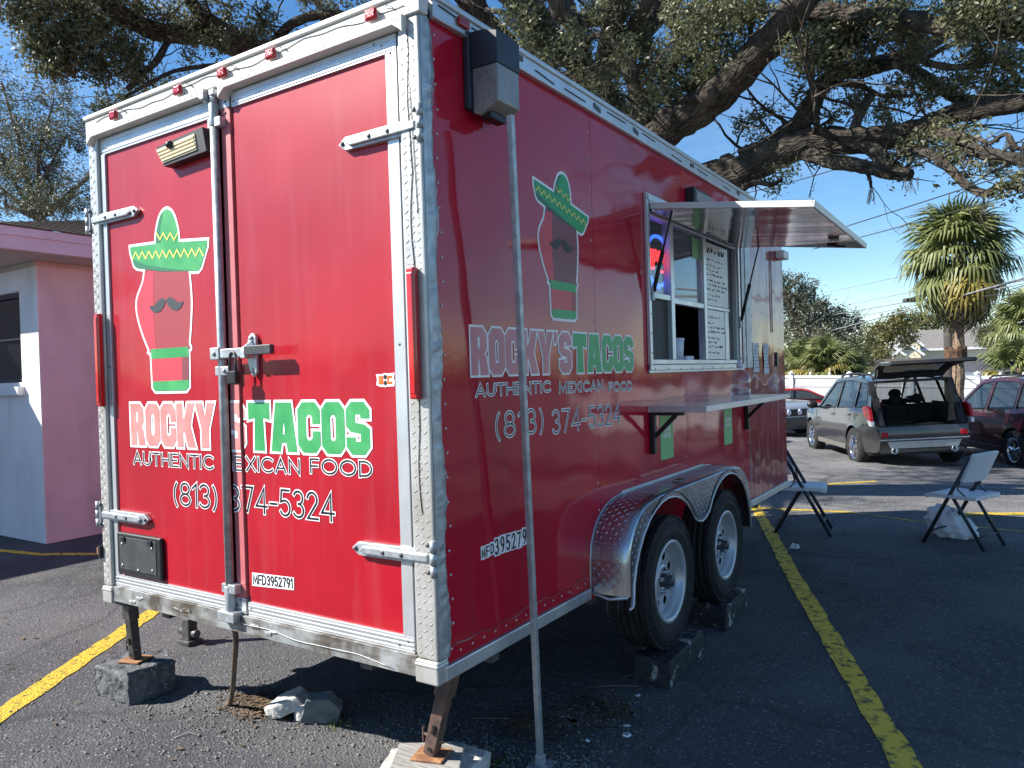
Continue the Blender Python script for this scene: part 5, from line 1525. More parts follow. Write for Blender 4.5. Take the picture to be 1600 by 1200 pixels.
# ---------------------------------------------------------------- folding chairs
def make_chair():
    c = thing('folding_chair', 'x', 'folding chair', (0, 0, 0), 0, 'white folding chairs on the lot')
    # faces +x, feet at x = +-0.235, y = +-0.2
    for s in (-1, 1):
        MB().tube([(0.245, s * 0.20, 0.0), (-0.175, s * 0.20, 0.79)], 0.0165, 8).build('front_leg', 'chair_frame', c)
        MB().tube([(-0.255, s * 0.178, 0.0), (0.0, s * 0.178, 0.44), (0.02, s * 0.178, 0.455)], 0.0155, 8).build('rear_leg', 'chair_frame', c)
        MB().tube([(-0.08, s * 0.19, 0.58), (-0.055, s * 0.188, 0.50), (-0.12, s * 0.186, 0.44), (-0.17, s * 0.184, 0.43)], 0.007, 6).build('hinge_link', 'chair_frame', c)
    MB().tube([(-0.20, -0.178, 0.10), (-0.20, 0.178, 0.10)], 0.009, 8).build('cross_bar', 'chair_frame', c)
    MB().tube([(0.19, -0.20, 0.11), (0.19, 0.20, 0.11)], 0.009, 8).build('cross_bar', 'chair_frame', c)
    b = MB()
    b.tube([(0.16, -0.19, 0.425), (-0.20, -0.19, 0.425), (-0.20, 0.19, 0.425), (0.16, 0.19, 0.425)], 0.011, 8)
    b.build('seat_frame', 'chair_frame', c)
    def seat(u, v):
        x, y = -0.215 + 0.43 * u, -0.215 + 0.43 * v
        e = max(abs(u - .5), abs(v - .5)) * 2
        return V(x, y, 0.452 - 0.012 * (1 - e ** 4) - 0.014 * sstep(0.92, 1.0, u))
    b = MB().grid(seat, 12, 12)
    n = 12
    rim = [seat(i / n, 0) for i in range(n)] + [seat(1, i / n) for i in range(n)] + [seat(1 - i / n, 1) for i in range(n)] + [seat(0, 1 - i / n) for i in range(n)]
    k = len(rim)
    b.add(rim + [p - V(0, 0, 0.034) for p in rim], [(i, (i + 1) % k, (i + 1) % k + k, i + k) for i in range(k)] + [tuple(range(k, 2 * k))])
    b.build('seat', 'chair_plastic', c, 0.006)
    def back(u, v):
        a = V(-0.085, 0, 0.575).lerp(V(-0.190, 0, 0.815), u)
        w = 0.205 + 0.01 * u
        return V(a.x - 0.045 * (1 - (2 * v - 1) ** 2), (2 * v - 1) * w, a.z + 0.012 * (1 - (2 * v - 1) ** 2) * u)
    b = MB().grid(back, 10, 12)
    n = 10
    rim = [back(i / n, 0) for i in range(n)] + [back(1, i / n) for i in range(n)] + [back(1 - i / n, 1) for i in range(n)] + [back(0, 1 - i / n) for i in range(n)]
    off = V(-0.022, 0, -0.008)
    k = len(rim)
    b.add(rim + [p + off for p in rim], [(i, (i + 1) % k, (i + 1) % k + k, i + k) for i in range(k)])
    b.grid(lambda u, v: back(u, v) + off, 10, 12)
    b.build('backrest', 'chair_plastic', c, 0.005)
    b = MB()
    for s in (-1, 1): b.ball((-0.155 - 0.012, s * 0.19, 0.74), 0.008, 0.008, 0.008, 8, 5)
    b.build('back_rivet', 'steel_dark', c)
    return c
ch1 = make_chair()
ch2 = copy_tree(ch1)
def place(o, x, y, rz, label, dz=0):
    o.location = (x, y, gz(x, y) + dz)
    o.rotation_euler = (0, 0, rz)
    o['label'] = label
place(ch1, 1.335, 5.650, math.atan2(0.200, -0.456), 'white folding chair standing clear of the trailer with a plastic bag beneath')
place(ch2, 0.000, 5.615, math.atan2(0.080, 0.490), 'white folding chair half hidden behind the front corner of the trailer')
# crumpled carrier bag
def bagf(u, v):
    th, ph = 2 * PI * u, PI * v
    r = 1 + 0.10 * math.sin(5 * th + 3 * ph) + 0.08 * math.sin(9 * th - 4 * ph) + 0.06 * math.sin(13 * ph + 2 * th)
    x, y, z = math.sin(ph) * math.cos(th), math.sin(ph) * math.sin(th), math.cos(ph)
    h = 0.10 - 0.055 * x
    return V(1.24 + 0.20 * r * x, 5.92 + 0.12 * r * y, gz(1.24, 5.92) + max(0.0, h + (h + 0.05) * r * z))
tag(MB().grid(bagf, 36, 20).build('carrier_bag', 'bag', None), 'crumpled white plastic bag on the asphalt under the folding chair', 'bag')

# ---------------------------------------------------------------- cars
def car_wheel(parent, x, y, r, w, side, spokes=5, rim_r=0.62, rimmat='chrome'):
    t = bpy.data.objects.new('wheel', None)
    COL.objects.link(t)
    t.location = (x, y, r)
    attach(t, parent)
    o = (x, y, r)
    ax = (0, side, 0)
    MB().lathe([(r * rim_r, -w * .5), (r * .9, -w * .52), (r, -w * .38), (r, w * .38), (r * .9, w * .52), (r * rim_r, w * .46)], o, ax, 30).build('tyre', 'rubber', t)
    b = MB()
    b.lathe([(r * rim_r, -w * .1), (r * rim_r, w * .46), (r * rim_r * .93, w * .47), (r * rim_r * .88, w * .36), (r * rim_r * .86, -w * .1)], o, ax, 30)
    for k in range(spokes):
        a = 2 * PI * k / spokes + 0.3
        d = V(math.cos(a), 0, math.sin(a))
        q = V(-d.z, 0, d.x)
        c0_ = V(*o) + V(0, side * w * .34, 0)
        b.add([c0_ + d * r * .08 + q * r * .10, c0_ + d * r * .08 - q * r * .10, c0_ + d * r * rim_r * .9 - q * r * .075, c0_ + d * r * rim_r * .9 + q * r * .075,
               c0_ + d * r * .08 + V(0, side * .03, 0), c0_ + d * r * rim_r * .9 + V(0, side * .015, 0)], [(0, 4, 5, 3), (4, 1, 2, 5), (3, 5, 2)])
    b.lathe([(r * .13, w * .30), (r * .11, w * .44), (0, w * .45)], o, ax, 14)
    b.build('rim', rimmat, t)
    MB().lathe([(0, -w * .05), (r * rim_r * .86, -w * .05)], o, ax, 24).build('brake_disc', 'steel_dark', t)
    return t
def cut_panel(b, pts, fy, mi=0, nz=(0.4, 0.55, 0.7, 0.85, 1.0), nx=(-1.8, -1.4, -1.0, -.6, -.2, .2, .6, 1.0, 1.4, 1.8), sides=(-1, 1)):
    """a body panel: side outline (x, z) cut into strips and bent to the lateral curve fy(x, z); both sides"""
    bm = bmesh.new()
    f = bm.faces.new([bm.verts.new((p[0], 0, p[1])) for p in pts])
    for z in nz: bmesh.ops.bisect_plane(bm, geom=bm.verts[:] + bm.edges[:] + bm.faces[:], plane_co=(0, 0, z), plane_no=(0, 0, 1))
    for x in nx: bmesh.ops.bisect_plane(bm, geom=bm.verts[:] + bm.edges[:] + bm.faces[:], plane_co=(x, 0, 0), plane_no=(1, 0, 0))
    bmesh.ops.triangulate(bm, faces=[f for f in bm.faces if len(f.verts) > 4])
    bm.verts.index_update()
    vs = [(v.co.x, v.co.z) for v in bm.verts]
    fs = [tuple(v.index for v in f.verts) for f in bm.faces]
    bm.free()
    for s in sides: b.add([(x, s * fy(x, z), z) for x, z in vs], fs, mi, True)
def loft(b, path, fy, mi=0, crown=0.0, n=8, smooth=True):
    vs, m = [], n + 1
    for (x, z) in path:
        w = fy(x, z)
        for k in range(m):
            t = -1 + 2 * k / n
            vs.append((x, w * t, z + crown * (1 - t * t)))
    b.add(vs, [(i * m + k, (i + 1) * m + k, (i + 1) * m + k + 1, i * m + k + 1) for i in range(len(path) - 1) for k in range(n)], mi, smooth)
def car(name, label, loc, heading, P, tilt=0.0):
    """x forward; P holds the outline and the paint"""
    c = thing(name, label, 'car', (0, 0, 0))
    hw, wb, r = P['hw'], P['wb'], P['r']
    rear, belt, hood, nose = P['rear'], P['belt'], P['hood'], P['nose']
    def fy(x, z):
        L = P['len'] / 2
        e = abs(x - P.get('xc', 0)) / L
        w = hw * (1 - 0.20 * max(0, (e - 0.55) / 0.45) ** 2.2)
        return w * (1 - 0.05 * max(0, (z - 0.72)) / 0.35 - 0.07 * max(0, 0.5 - z) / 0.3 + 0.012 * math.exp(-((z - 0.74) / 0.05) ** 2))
    ar = r + 0.055
    def arch_(xc): return [(xc + ar * math.cos(a), r + ar * math.sin(a)) for a in np.linspace(-0.15, PI + 0.15, 13)]
    bottom = [(wb / 2 + ar + 0.03, P['sill'] + .03)] + arch_(wb / 2) + [(wb / 2 - ar - 0.04, P['sill'])] + [(-wb / 2 + ar + 0.04, P['sill'])] + arch_(-wb / 2) + [(-wb / 2 - ar - 0.03, P['sill'] + .04)]
    outline = rear + belt + hood + nose + bottom
    b = MB()
    cut_panel(b, outline, fy)
    loft(b, [belt[-1]] + hood + nose, fy, 0, 0.03)
    if not P.get('hatch'): loft(b, rear + [belt[0]], fy, 0, 0.0)
    else: loft(b, rear[:P['open_at'] + 1], fy, 0, 0.0)
    loft(b, P['roof'], P['gy'], 0, 0.03)
    b.build('body', P['paint'], c)
    u = MB()
    u.box(rear[0][0] + 0.1, nose[-1][0] - 0.1, -hw * 0.86, hw * 0.86, P['sill'] - 0.02, P['sill'] + 0.10)
    for xc in (wb / 2, -wb / 2): u.box(xc - ar, xc + ar, -hw * 0.62, hw * 0.62, P['sill'] + 0.1, r + ar)
    u.build('underbody', 'decal_black', c)
    gy = P['gy']
    for s in (-1, 1):
        for q in P['pillars']:
            b = MB(); cut_panel(b, q, gy, 0, (1.2, 1.4), (), (s,)); b.build('pillar', P['paint'], c)
        for q in P['side_glass']:
            o = MB().poly([(x, s * (gy(x, z) - 0.012), z) for x, z in q]).build('side_window', 'car_glass', c)
            MB().tube([(x, s * (gy(x, z) - 0.002), z) for x, z in q + q[:1]], 0.011, 5).build('window_trim', 'decal_black', o)
    b = MB()
    loft(b, P['windscreen'], gy, 0, 0.0, 6)
    b.build('windscreen', 'car_glass', c)
    if P.get('rear_glass'):
        b = MB(); loft(b, P['rear_glass'], gy, 0, 0.0, 6); b.build('rear_window', 'car_glass', c)
    for s in (-1, 1):
        for x in (wb / 2, -wb / 2): car_wheel(c, x, s * (hw - 0.11), r, 0.22, s, P.get('spokes', 5))
        m = MB()
        mx_, mz = P['mirror']
        m.ball((mx_, s * (hw + 0.09), mz), 0.07, 0.115, 0.085, 12, 8)
        m.bar((mx_, s * (hw - 0.07), mz - 0.06), (mx_, s * (hw + 0.05), mz - 0.04), 0.05, 0.04)
        m.build('wing_mirror', P.get('mirror_mat', 'decal_black'), c)
        for (x, z) in P.get('handles', ()):
            MB().obox((x, s * (fy(x, z) + 0.016), z), (0.085, 0, 0), (0, 0.014, 0), (0, 0, 0.018)).build('door_handle', 'chrome', c, 0.006)
    for xx in P.get('seams', ()):
        for s in (-1, 1): MB().tube([(x, s * (fy(x, z) + 0.001), z) for x, z in xx], 0.005, 4).build('door_seam', 'decal_black', c)
    c.rotation_euler = (0, tilt, heading)
    c.location = loc
    return c, fy
def gtaper(hw, z0, z1, w1, x0=-9, x1=9):
    def f(x, z):
        t = (z - z0) / (z1 - z0)
        return hw * (1 - (1 - w1) * max(0, min(1.2, t))) * (1 - 0.06 * max(0, x - x1) - 0.06 * max(0, x0 - x))
    return f
suv_gy = gtaper(0.865, 1.0, 1.64, 0.76, -1.2, 0.6)
SUV = dict(hw=0.915, wb=2.70, r=0.36, len=4.56, xc=0, sill=0.27, paint='paint_grey', spokes=5,
    rear=[(-2.02, .31), (-2.20, .38), (-2.26, .52), (-2.27, .66), (-2.24, .78), (-2.19, .88), (-2.10, 1.02)], open_at=4, hatch=True,
    belt=[(-2.02, 1.13), (-1.4, 1.10), (-0.3, 1.05), (.55, 1.01), (.98, .99)],
    hood=[(1.4, .97), (1.85, .91), (2.10, .82)], nose=[(2.22, .70), (2.27, .55), (2.24, .40), (2.10, .28)],
    roof=[(.20, 1.58), (.02, 1.625), (-.35, 1.655), (-.9, 1.66), (-1.4, 1.635), (-1.78, 1.59)], gy=suv_gy,
    windscreen=[(.98, .99), (.60, 1.30), (.20, 1.58)],
    pillars=[[(.98, .99), (.88, .99), (.14, 1.54), (.02, 1.625), (.20, 1.58)], [(.14, 1.54), (.02, 1.625), (-.35, 1.655), (-.9, 1.66), (-1.4, 1.635), (-1.78, 1.59), (-1.66, 1.52), (-1.3, 1.57), (-.8, 1.595), (-.3, 1.59)],
             [(-.24, 1.05), (-.33, 1.05), (-.36, 1.59), (-.27, 1.59)], [(-1.22, 1.09), (-1.30, 1.09), (-1.28, 1.57), (-1.19, 1.575)], [(-1.78, 1.59), (-1.66, 1.52), (-1.86, 1.13), (-2.02, 1.13)]],
    side_glass=[[(.86, 1.02), (.13, 1.535), (-.27, 1.585), (-.24, 1.06)], [(-.33, 1.06), (-.36, 1.585), (-.8, 1.592), (-1.19, 1.57), (-1.22, 1.10)], [(-1.30, 1.10), (-1.28, 1.565), (-1.66, 1.515), (-1.84, 1.14)]],
    mirror=(.80, 1.08), handles=((-.18, .93), (-1.10, .96)),
    seams=[[(-.28, 1.04), (-.28, .6), (-.25, .32)], [(.92, .98), (.93, .7), (.84, .34)], [(-1.25, 1.08), (-1.2, .9), (-.93, .62)]])
head = math.atan2(0.889, -0.457)
cx_, cy_ = 0.05 - 0.457 * 1.35, 13.70 + 0.889 * 1.35
G, gfy = car('parked_suv', 'grey SUV with its tailgate raised, parked on the lot', (cx_, cy_, gz(cx_, cy_) - 0.02), head, SUV)
G.rotation_euler = (-0.028, 0.0, head)
def gpart(name, m, b, bev=0.0):
    """pieces made at the origin, then moved with the car"""
    o = b.build(name, m, None, bev)
    o.parent = G
    return o
for s in (-1, 1):
    t = MB()
    t.prism([(-2.23, .88), (-2.16, 1.10), (-2.03, 1.16), (-1.83, 1.13), (-1.88, 1.02), (-2.0, .92)], (0, s * 0.835 - 0.02, 0), (1, 0, 0), (0, 0, 1), (0, 0.055, 0))
    tl = gpart('tail_lamp', 'tail_red', t, 0.01)
    w = MB().prism([(-2.245, .80), (-2.24, .885), (-2.0, .925), (-2.03, .86), (-2.12, .80)], (0, s * 0.832 - 0.02, 0), (1, 0, 0), (0, 0, 1), (0, 0.055, 0))
    o = w.build('reverse_lens', 'lamp_white', None, 0.008); o.parent = tl
    r_ = MB().obox((-2.272, s * 0.66, 0.645), (0.014, 0, 0), (0, 0.055, 0), (0, 0, 0.045))
    gpart('reflector', 'marker_red', r_, 0.01)
    gpart('exhaust_pipe', 'chrome', MB().lathe([(0.055, 0), (0.055, 0.14), (0.042, 0.14), (0.042, 0.02), (0, 0.02)], (-2.13, s * 0.50, 0.36), (-1, 0, 0), 16))
    k = MB().tube([(.05, s * 0.60, 1.64), (-.1, s * 0.60, 1.70), (-.9, s * 0.605, 1.725), (-1.55, s * 0.60, 1.70), (-1.7, s * 0.60, 1.62)], 0.020, 8)
    for x in (-.5, -1.2): k.box(x - .04, x + .04, s * 0.60 - .015, s * 0.60 + .015, 1.64, 1.71)
    gpart('roof_rail', 'decal_black', k)
    gpart('sill_trim', 'taupe_trim', MB().obox((0, s * 0.893, 0.33), (0.88, 0, 0), (0, 0.012, 0), (0, 0, 0.045)), 0.008)
t = MB()
loft(t, [(-2.272, .565), (-2.284, .555), (-2.272, .54)], lambda x, z: 0.74, 0, 0, 6)
gpart('bumper_strip', 'silver_trim', t)
t = MB().prism([(-0.62, .52), (0.62, .52), (0.56, .40), (-0.56, .40)], (-2.262, 0, 0), (0, 1, 0), (0, 0, 1), (0.03, 0, 0))
for k in range(4): t.obox((-2.268, -0.27 + 0.18 * k, 0.46), (0.012, 0, 0), (0, 0.012, 0.02), (0, 0.01, 0.03))
gpart('skid_plate', 'silver_trim', t, 0.006)
gpart('lower_bumper', 'taupe_trim', MB().obox((-2.10, 0, 0.36), (0.09, 0, 0), (0, 0.70, 0), (0, 0, 0.05)), 0.03)
t = MB()
t.box(-2.10, -1.0, -0.66, 0.66, 0.70, 0.74).box(-1.02, -1.0, -0.66, 0.66, 0.7, 1.0)
for s in (-1, 1):
    t.obox((-1.55, s * 0.70, 0.92), (0.55, 0, 0), (0, 0.015, 0), (0, 0, 0.22))
    t.prism([(-2.215, .80), (-2.04, 1.14), (-1.79, 1.585), (-1.71, 1.545), (-1.92, 1.13), (-2.10, .78)], (0, s * 0.68 - 0.05, 0), (1, 0, 0), (0, 0, 1), (0, 0.10, 0))
t.box(-1.80, -1.70, -0.62, 0.62, 1.54, 1.585)
gpart('cargo_lining', 'interior_dark', t)
t = MB()
for y in (-0.40, 0.40, 0.0):
    t = MB()
    t.obox((-0.98, y, 0.86), (0.08, 0, 0.02), (0, 0.19, 0), (-0.05, 0, 0.22))
    t.ball((-1.06, y, 1.20), 0.06, 0.12, 0.09, 10, 7)
    gpart('rear_seat', 'seat_cloth', t)
for y in (-0.38, 0.38):
    t = MB()
    t.obox((0.05, y, 0.85), (0.08, 0, 0), (0, 0.22, 0), (-0.06, 0, 0.30)).ball((-0.05, y, 1.26), 0.06, 0.13, 0.10, 10, 7)
    gpart('front_seat', 'seat_cloth', t)
gpart('dashboard', 'seat_cloth', MB().box(.55, .9, -0.7, 0.7, 0.6, 0.98))

# raised tailgate
pv, e1 = V(-1.74, 0, 1.60), V(-1.0, 0, 0.46).normalized()
e3 = V(0.46, 0, 1.0).normalized()
def tg(d, y, h=0.0): return pv + e1 * d + V(0, y, 0) + e3 * h
def tgw(d): return 0.60 + 0.13 * sstep(0, 0.65, d) - 0.05 * sstep(0.85, 1.08, d)
def tgh(d): return 0.05 + 0.05 * math.sin(PI * min(1, d / 0.55)) - 0.20 * sstep(0.55, 1.08, d) + 0.02
t = MB()
ds = [0, .1, .25, .4, .55, .7, .85, 1.0, 1.08]
for hh, mi in ((0.0, 0), (-0.055, 1)):
    vs = [tg(d, tgw(d) * k, tgh(d) + hh) for d in ds for k in (-1, -.8, -.4, 0, .4, .8, 1)]
    hole = {(i, j) for i in (1, 2, 3) for j in (1, 2, 3, 4)}
    t.add(vs, [(i * 7 + j, (i + 1) * 7 + j, (i + 1) * 7 + j + 1, i * 7 + j + 1) for i in range(8) for j in range(6) if (i, j) not in hole], mi, True)
for k in (-1, 1): t.add([tg(d, tgw(d) * k, tgh(d) + hh) for d in ds for hh in (0, -0.055)], [(2 * i, 2 * i + 1, 2 * i + 3, 2 * i + 2) for i in range(8)], 1)
t.add([tg(1.08, tgw(1.08) * k, tgh(1.08) + hh) for k in (-1, 1) for hh in (0, -0.055)], [(0, 1, 3, 2)], 1)
TG = gpart('tailgate', ['paint_grey', 'interior_dark'], t)
t = MB()
t.add([tg(d, tgw(d) * k, tgh(d) - 0.03) for d in (.1, .25, .4, .55) for k in (-.8, -.4, 0, .4, .8)], [(i * 5 + j, (i + 1) * 5 + j, (i + 1) * 5 + j + 1, i * 5 + j + 1) for i in range(3) for j in range(4)], 0, True)
o = t.build('rear_window', 'car_glass', None); o.parent = TG
t = MB().obox(tg(0.03, 0, tgh(0) + 0.035), e1 * 0.06, (0, 0.09, 0), e3 * 0.015)
o = t.build('roof_spoiler', 'paint_grey', None, 0.008); o.parent = TG
for s in (-1, 1): gpart('gas_strut', 'decal_black', MB().tube([(-1.92, s * 0.69, 1.18), tg(.42, s * .66, tgh(.42) - .07)], 0.009, 6))
t = MB().ball((-0.05, 0, 1.66), .05, .02, .06, 8, 6)
gpart('roof_aerial', 'decal_black', t)
# maroon SUV beside it
MS = dict(SUV); MS.update(paint='paint_maroon', hatch=False, rear_glass=[(-2.02, 1.13), (-1.9, 1.38), (-1.78, 1.59)], handles=(), mirror=(.80, 1.08), hw=0.93)
MS['rear'] = [(-2.02, .31), (-2.20, .38), (-2.26, .52), (-2.27, .66), (-2.24, .88), (-2.14, 1.05)]
rx_, ry_ = 1.85 + 0.889 * 0.80 - 0.457 * 1.35, 14.26 + 0.457 * 0.80 + 0.889 * 1.35
M2, _ = car('parked_suv', 'dark maroon SUV parked beside the grey one at the frame edge', (rx_, ry_, gz(rx_, ry_) - 0.02), head, MS)
for s in (-1, 1):
    o = MB().obox((0, s * 0.905, 0.34), (0.9, 0, 0), (0, 0.015, 0), (0, 0, 0.06)).build('sill_trim', 'decal_black', None, 0.008); o.parent = M2
    o = MB().prism([(-2.20, .80), (-2.12, 1.08), (-1.95, 1.10), (-1.9, 1.0), (-2.05, .84)], (0, s * 0.83 - 0.03, 0), (1, 0, 0), (0, 0, 1), (0, 0.06, 0)).build('tail_lamp', 'tail_red', None, 0.01); o.parent = M2
    o = MB().tube([(.05, s * 0.60, 1.64), (-.1, s * 0.60, 1.69), (-.9, s * 0.605, 1.71), (-1.55, s * 0.60, 1.69), (-1.7, s * 0.60, 1.62)], 0.018, 8).build('roof_rail', 'decal_black', None); o.parent = M2
# silver coupe facing the camera
cp_gy = gtaper(0.86, 0.98, 1.34, 0.72, -0.9, 0.3)
CP = dict(hw=0.935, wb=2.72, r=0.34, len=4.75, xc=0, sill=0.22, paint='paint_silver', spokes=5,
    rear=[(-2.15, .35), (-2.34, .42), (-2.38, .62), (-2.36, .86), (-2.30, .98)], belt=[(-2.1, 1.01), (-1.5, 1.0), (-.4, .97), (.55, .96)],
    hood=[(1.1, .95), (1.8, .90), (2.18, .83)], nose=[(2.30, .74), (2.36, .60), (2.33, .42), (2.2, .24)],
    roof=[(-.10, 1.29), (-.35, 1.345), (-.75, 1.35), (-1.1, 1.31)], gy=cp_gy,
    windscreen=[(.55, .96), (.2, 1.14), (-.10, 1.29)], rear_glass=[(-1.1, 1.31), (-1.5, 1.16), (-1.85, 1.01)],
    pillars=[[(.55, .96), (.46, .96), (-.14, 1.25), (-.35, 1.345), (-.10, 1.29)], [(-.14, 1.25), (-.35, 1.345), (-.75, 1.35), (-1.1, 1.31), (-1.05, 1.26), (-.7, 1.295), (-.35, 1.295)], [(-.93, .985), (-1.10, 1.31), (-1.85, 1.01), (-1.6, 1.0)]],
    side_glass=[[(.44, .98), (-.14, 1.245), (-.35, 1.29), (-.7, 1.29), (-.98, 1.26), (-.86, .99)]], mirror=(.35, 1.0), mirror_mat='paint_silver', handles=(), seams=[])
fv = 0.42 * V(0.836, 0.547, 0) - 0.907 * V(-0.548, 0.837, 0)
fv.normalize()
fr = V(1.692, -2.087, 0) + V(-0.548, 0.837, 0) * 20.0 + V(0.836, 0.547, 0) * 7.75
pc = fr - fv * 2.35
C3, c3fy = car('parked_coupe', 'silver coupe with black nose and round headlamps behind the trailer', (pc.x, pc.y, gz(pc.x, pc.y)), math.atan2(fv.y, fv.x), CP)
t = MB()
t.obox((2.345, 0, 0.665), (0.02, 0, 0), (0, 0.74, 0), (0, 0, 0.095))
o = t.build('front_grille', 'decal_black', None, 0.02); o.parent = C3
t = MB().obox((2.33, 0, 0.38), (0.045, 0, 0), (0, 0.80, 0), (0, 0, 0.17))
o = t.build('front_bumper', 'paint_black', None, 0.03); o.parent = C3
for y in (-0.62, -0.24, 0.24, 0.62):
    o = MB().lathe([(0, 0.035), (0.06, 0.03), (0.085, 0.0), (0.085, -0.03)], (2.362, y, 0.675), (1, 0, 0), 18).build('headlamp', 'lamp_white', None); o.parent = C3
RS = dict(CP); RS.update(paint='paint_red')
p4_ = V(1.692, -2.087, 0) + V(-0.548, 0.837, 0) * 24.2 + V(0.836, 0.547, 0) * 9.6
C4, _ = car('parked_coupe', 'low red car mostly hidden between the silver coupe and white fence', (p4_.x, p4_.y, gz(p4_.x, p4_.y) - 0.1), 0.25, RS)

# ---------------------------------------------------------------- pink house at the side
H = thing('pink_house', 'pale pink and white rendered house with brown shingle roof and lilac eaves', 'house', (-10, 6, 0))
hx0, hy0 = -6.66, 1.784
MB().box(hx0 - 0.2, hx0, hy0 + 0.01, 14, -0.05, 2.90).build('pink_wall_face', 'pink_wall', H)
b = MB()
wx0, wx1, wz0, wz1 = -8.05, -7.04, 1.68, 2.64
b.box(-14, wx0, hy0, hy0 + 0.2, -0.05, 2.90).box(wx1, hx0 - 0.001, hy0, hy0 + 0.2, -0.05, 2.90).box(wx0, wx1, hy0, hy0 + 0.2, -0.05, wz0).box(wx0, wx1, hy0, hy0 + 0.2, wz1, 2.90)
b.build('white_wall_face', 'white_wall', H)
WF = MB().box(wx0, wx1, hy0 + 0.03, hy0 + 0.06, wz0, wz0 + 0.04).box(wx0, wx1, hy0 + 0.03, hy0 + 0.06, wz1 - 0.05, wz1).box(wx1 - 0.05, wx1, hy0 + 0.03, hy0 + 0.06, wz0 + 0.04, wz1 - 0.05).box(wx0, wx1, hy0 + 0.03, hy0 + 0.06, 2.14, 2.17).build('window', 'grey_plastic', H)
MB().box(wx0, wx1, hy0 + 0.065, hy0 + 0.07, wz0, wz1).build('pane', 'glass_dark', WF)
MB().box(wx0 - 0.05, wx1 + 0.05, hy0 - 0.07, hy0 + 0.02, 1.545, 1.635).build('window_sill', 'white_wall', H, 0.004)
MB().box(wx0 - 0.04, wx1 + 0.035, hy0 - 0.012, hy0, 2.645, 2.70).build('window_head', 'white_wall', H, 0.003)
WS = MB().box(hx0 - 0.005, hx0 + 0.055, 2.40, 3.5, 1.545, 1.635).build('window_sill', 'pink_wall', H, 0.004)
MB().tube([(hx0 + 0.012, 2.41, 1.66), (hx0 + 0.012, 2.41, 2.70), (hx0 + 0.012, 2.44, 2.74), (hx0 + 0.012, 3.4, 2.74)], 0.012, 6).build('conduit', 'pink_wall', H)
ov, ey = 0.50, 0.57
b = MB().box(-14, hx0 + ov, hy0 - ey, 14.4, 2.925, 2.945)
b.build('soffit_board', 'soffit', H)
MB().box(hx0 - 0.03, hx0 + 0.02, hy0 - 0.02, 14, 2.875, 2.924).box(-14, hx0 - 0.03, hy0 - 0.025, hy0 + 0.02, 2.875, 2.924).build('frieze_trim', 'soffit', H, 0.004)
b = MB().box(hx0 + ov, hx0 + ov + 0.025, hy0 - ey - 0.025, 14.4, 2.93, 3.06).box(hx0 + ov + 0.008, hx0 + ov + 0.040, hy0 - ey - 0.03, 14.4, 3.06, 3.145)
b.box(-14, hx0 + ov, hy0 - ey - 0.025, hy0 - ey, 2.93, 3.14)
b.build('fascia_board', 'lilac_fascia', H, 0.003)
RF = bpy.data.objects.new('roof', None); COL.objects.link(RF); RF.location = (-10, 6, 3.2); attach(RF, H)
for k in range(14):                                       # shingle courses on the hip facing the trailer and the one facing the lot
    d0, d1 = k * 0.145, (k + 1) * 0.145 + 0.02
    z0_, z1_ = 3.152 + k * 0.145 * 0.30, 3.152 + (k + 1) * 0.145 * 0.30 + 0.004
    xo, yo = hx0 + ov + 0.05, hy0 - ey - 0.05
    b = MB()
    b.add([(xo - d0, yo + d0, z0_ + 0.010), (xo - d0, 14.6, z0_ + 0.010), (xo - d1, 14.6, z1_), (xo - d1, yo + d1, z1_), (xo - d0, yo + d0, z0_ - 0.006), (xo - d0, 14.6, z0_ - 0.006)], [(0, 1, 2, 3), (4, 5, 1, 0)])
    b.add([(xo - d0, yo + d0, z0_ + 0.010), (-14.2, yo + d0, z0_ + 0.010), (-14.2, yo + d1, z1_), (xo - d1, yo + d1, z1_), (xo - d0, yo + d0, z0_ - 0.006), (-14.2, yo + d0, z0_ - 0.006)], [(3, 2, 1, 0), (0, 1, 5, 4)])
    b.build('shingle_course', 'shingle', RF)
b = MB().add([(-8.2, 3.3, 3.76), (-8.2, 14.6, 3.76), (-11, 14.6, 4.4), (-11, 6.2, 4.4), (-14.2, 3.3, 3.76), (-14.2, 6.2, 4.4)], [(0, 1, 2, 3), (0, 3, 5, 4)])
b.build('roof_plane', 'shingle', RF)
# wing added out of frame to cast the slanting shadow on the white wall
b = MB().box(-14, -9.0, -3.5, hy0 - 0.001, -0.05, 2.90)
b.build('added_wing_wall', 'white_wall', H)
MB().box(-14.4, -8.62, -4.0, hy0 - ey - 0.03, 2.925, 3.13).build('added_wing_eaves', 'lilac_fascia', H)
MB().add([(-8.57, -4.05, 3.135), (-8.57, hy0 - ey - 0.03, 3.135), (-11.5, hy0 - ey - 0.03, 4.1), (-11.5, -4.05, 4.1), (-14.5, -4.05, 3.135), (-14.5, hy0 - ey - 0.03, 3.135)], [(0, 1, 2, 3), (3, 2, 5, 4)]).build('added_wing_roof', 'shingle', H)

